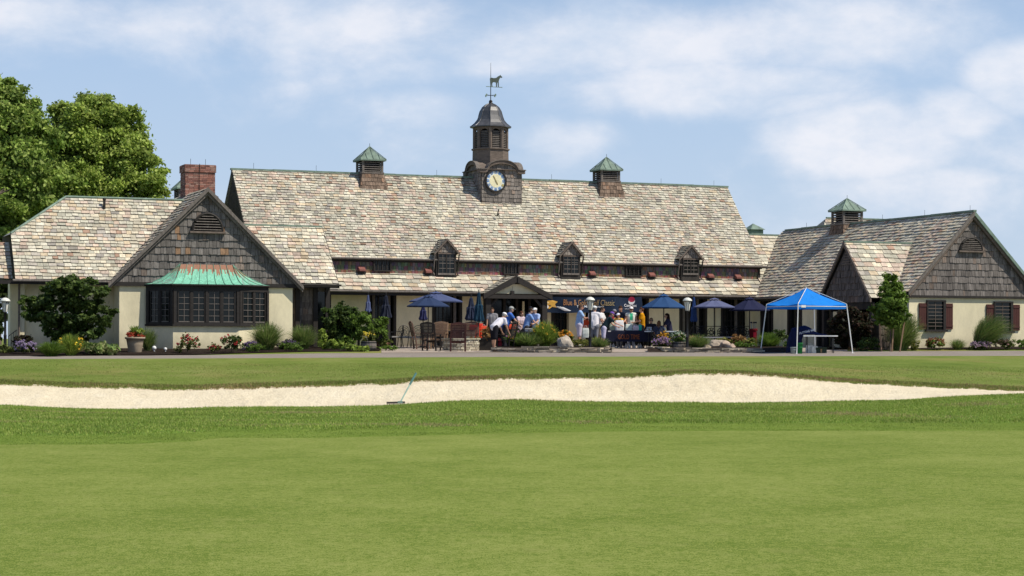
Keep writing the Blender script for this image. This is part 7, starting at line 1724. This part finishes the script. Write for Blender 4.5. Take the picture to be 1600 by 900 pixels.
iron_chair('iron chair under the seated woman seen from behind', 1029, 78.9, R(-15), seatc=(.05,.05,.05))
def stool(px, Y):
    b = G(px, Y); t = thing('bar_stool', 'tall dark stool under the perched young woman', 'stool', b); mb = MB(); mb.lathe(b+Vector((0,0,.63)), [(.17,0),(.18,.03),(.16,.05)], 16); build(mb, 'seat', M['metal'], t)
    for k in range(4): a = k*math.pi/2+.7; mb = MB(); mb.tube([b+Vector((.12*cos(a),.12*sin(a),.63)), b+Vector((.19*cos(a),.19*sin(a),0))], .014, 6); build(mb, 'leg', M['metal'], t)
stool(1047.5, 80.2)
I4 = Matrix.Identity(4)
def held(label, px, row, Y, w_, h_, c, c2): 
    o = Vector(((px-800)/F*Y, Y, zrow(px, row, Y))); gift_bag(label, P3(o, 0), 0, 0, 0, w_, h_, c, c2, grp=None)
held('bright red bag carried between the light blue and white polo men', 917, 512, 79.6, .30, .32, (.65,.08,.03), (.6,.1,.05))
held('white plastic bag hanging beside the tall man in lavender shorts', 915, 527.5, 79.2, .28, .40, (.62,.66,.62), (.6,.6,.6))
held('red bag with white papers the blue shirted man reaches into', 800, 514.5, 78.2, .36, .2, (.62,.07,.03), (.7,.7,.7))
t, T, b = table('registration table with a dark top in front of the entrance', 822, 78.9, 1.45, .7, (.03,.03,.035), R(4))
boxobj('paper_stack', 'white papers on the registration table', 'papers', T, .1, -.1, .742, .3, .22, .05, WH)
held('maroon bag on the ground by the bowing man', 780, 541, 75.5, .2, .26, (.22,.02,.03), (.2,.02,.03))
# red and white golf bag in the shade
def golfbag():
    b = G(1177, 80.3); t = thing('golf_bag', 'red and white golf bag standing in the shade beside the tent', 'golf bag', b); mb = MB(); mb.lathe(b, [(.15,0),(.16,.05),(.15,.7),(.18,.74),(.18,.82),(.14,.8)], 16, (.10,.008,.012)); build(mb, 'bag_body', [M['cloth']], t, True)
    mb = MB(); mb.box(b.x-.1, b.x+.02, b.y-.22, b.y-.14, b.z+.1, b.z+.4, (.65,.6,.6)); mb.box(b.x-.02, b.x+.1, b.y-.21, b.y-.14, b.z+.45, b.z+.66, (.28,.015,.03)); build(mb, 'pocket', [M['cloth']], t)
    for k in range(5): a = k*1.25; mb = MB(); p = b+Vector((.08*cos(a), .08*sin(a), .7)); mb.tube([p, p+Vector((.03*cos(a), .03*sin(a), .35))], .01, 5, (.3,.3,.32)); mb.ell(p+Vector((.03*cos(a), .03*sin(a), .37)), (.045,.03,.035), 8, 6, random.choice([(.02,.02,.03),(.3,.02,.03),(.5,.5,.5)])); build(mb, 'club', COL, t)
golfbag()
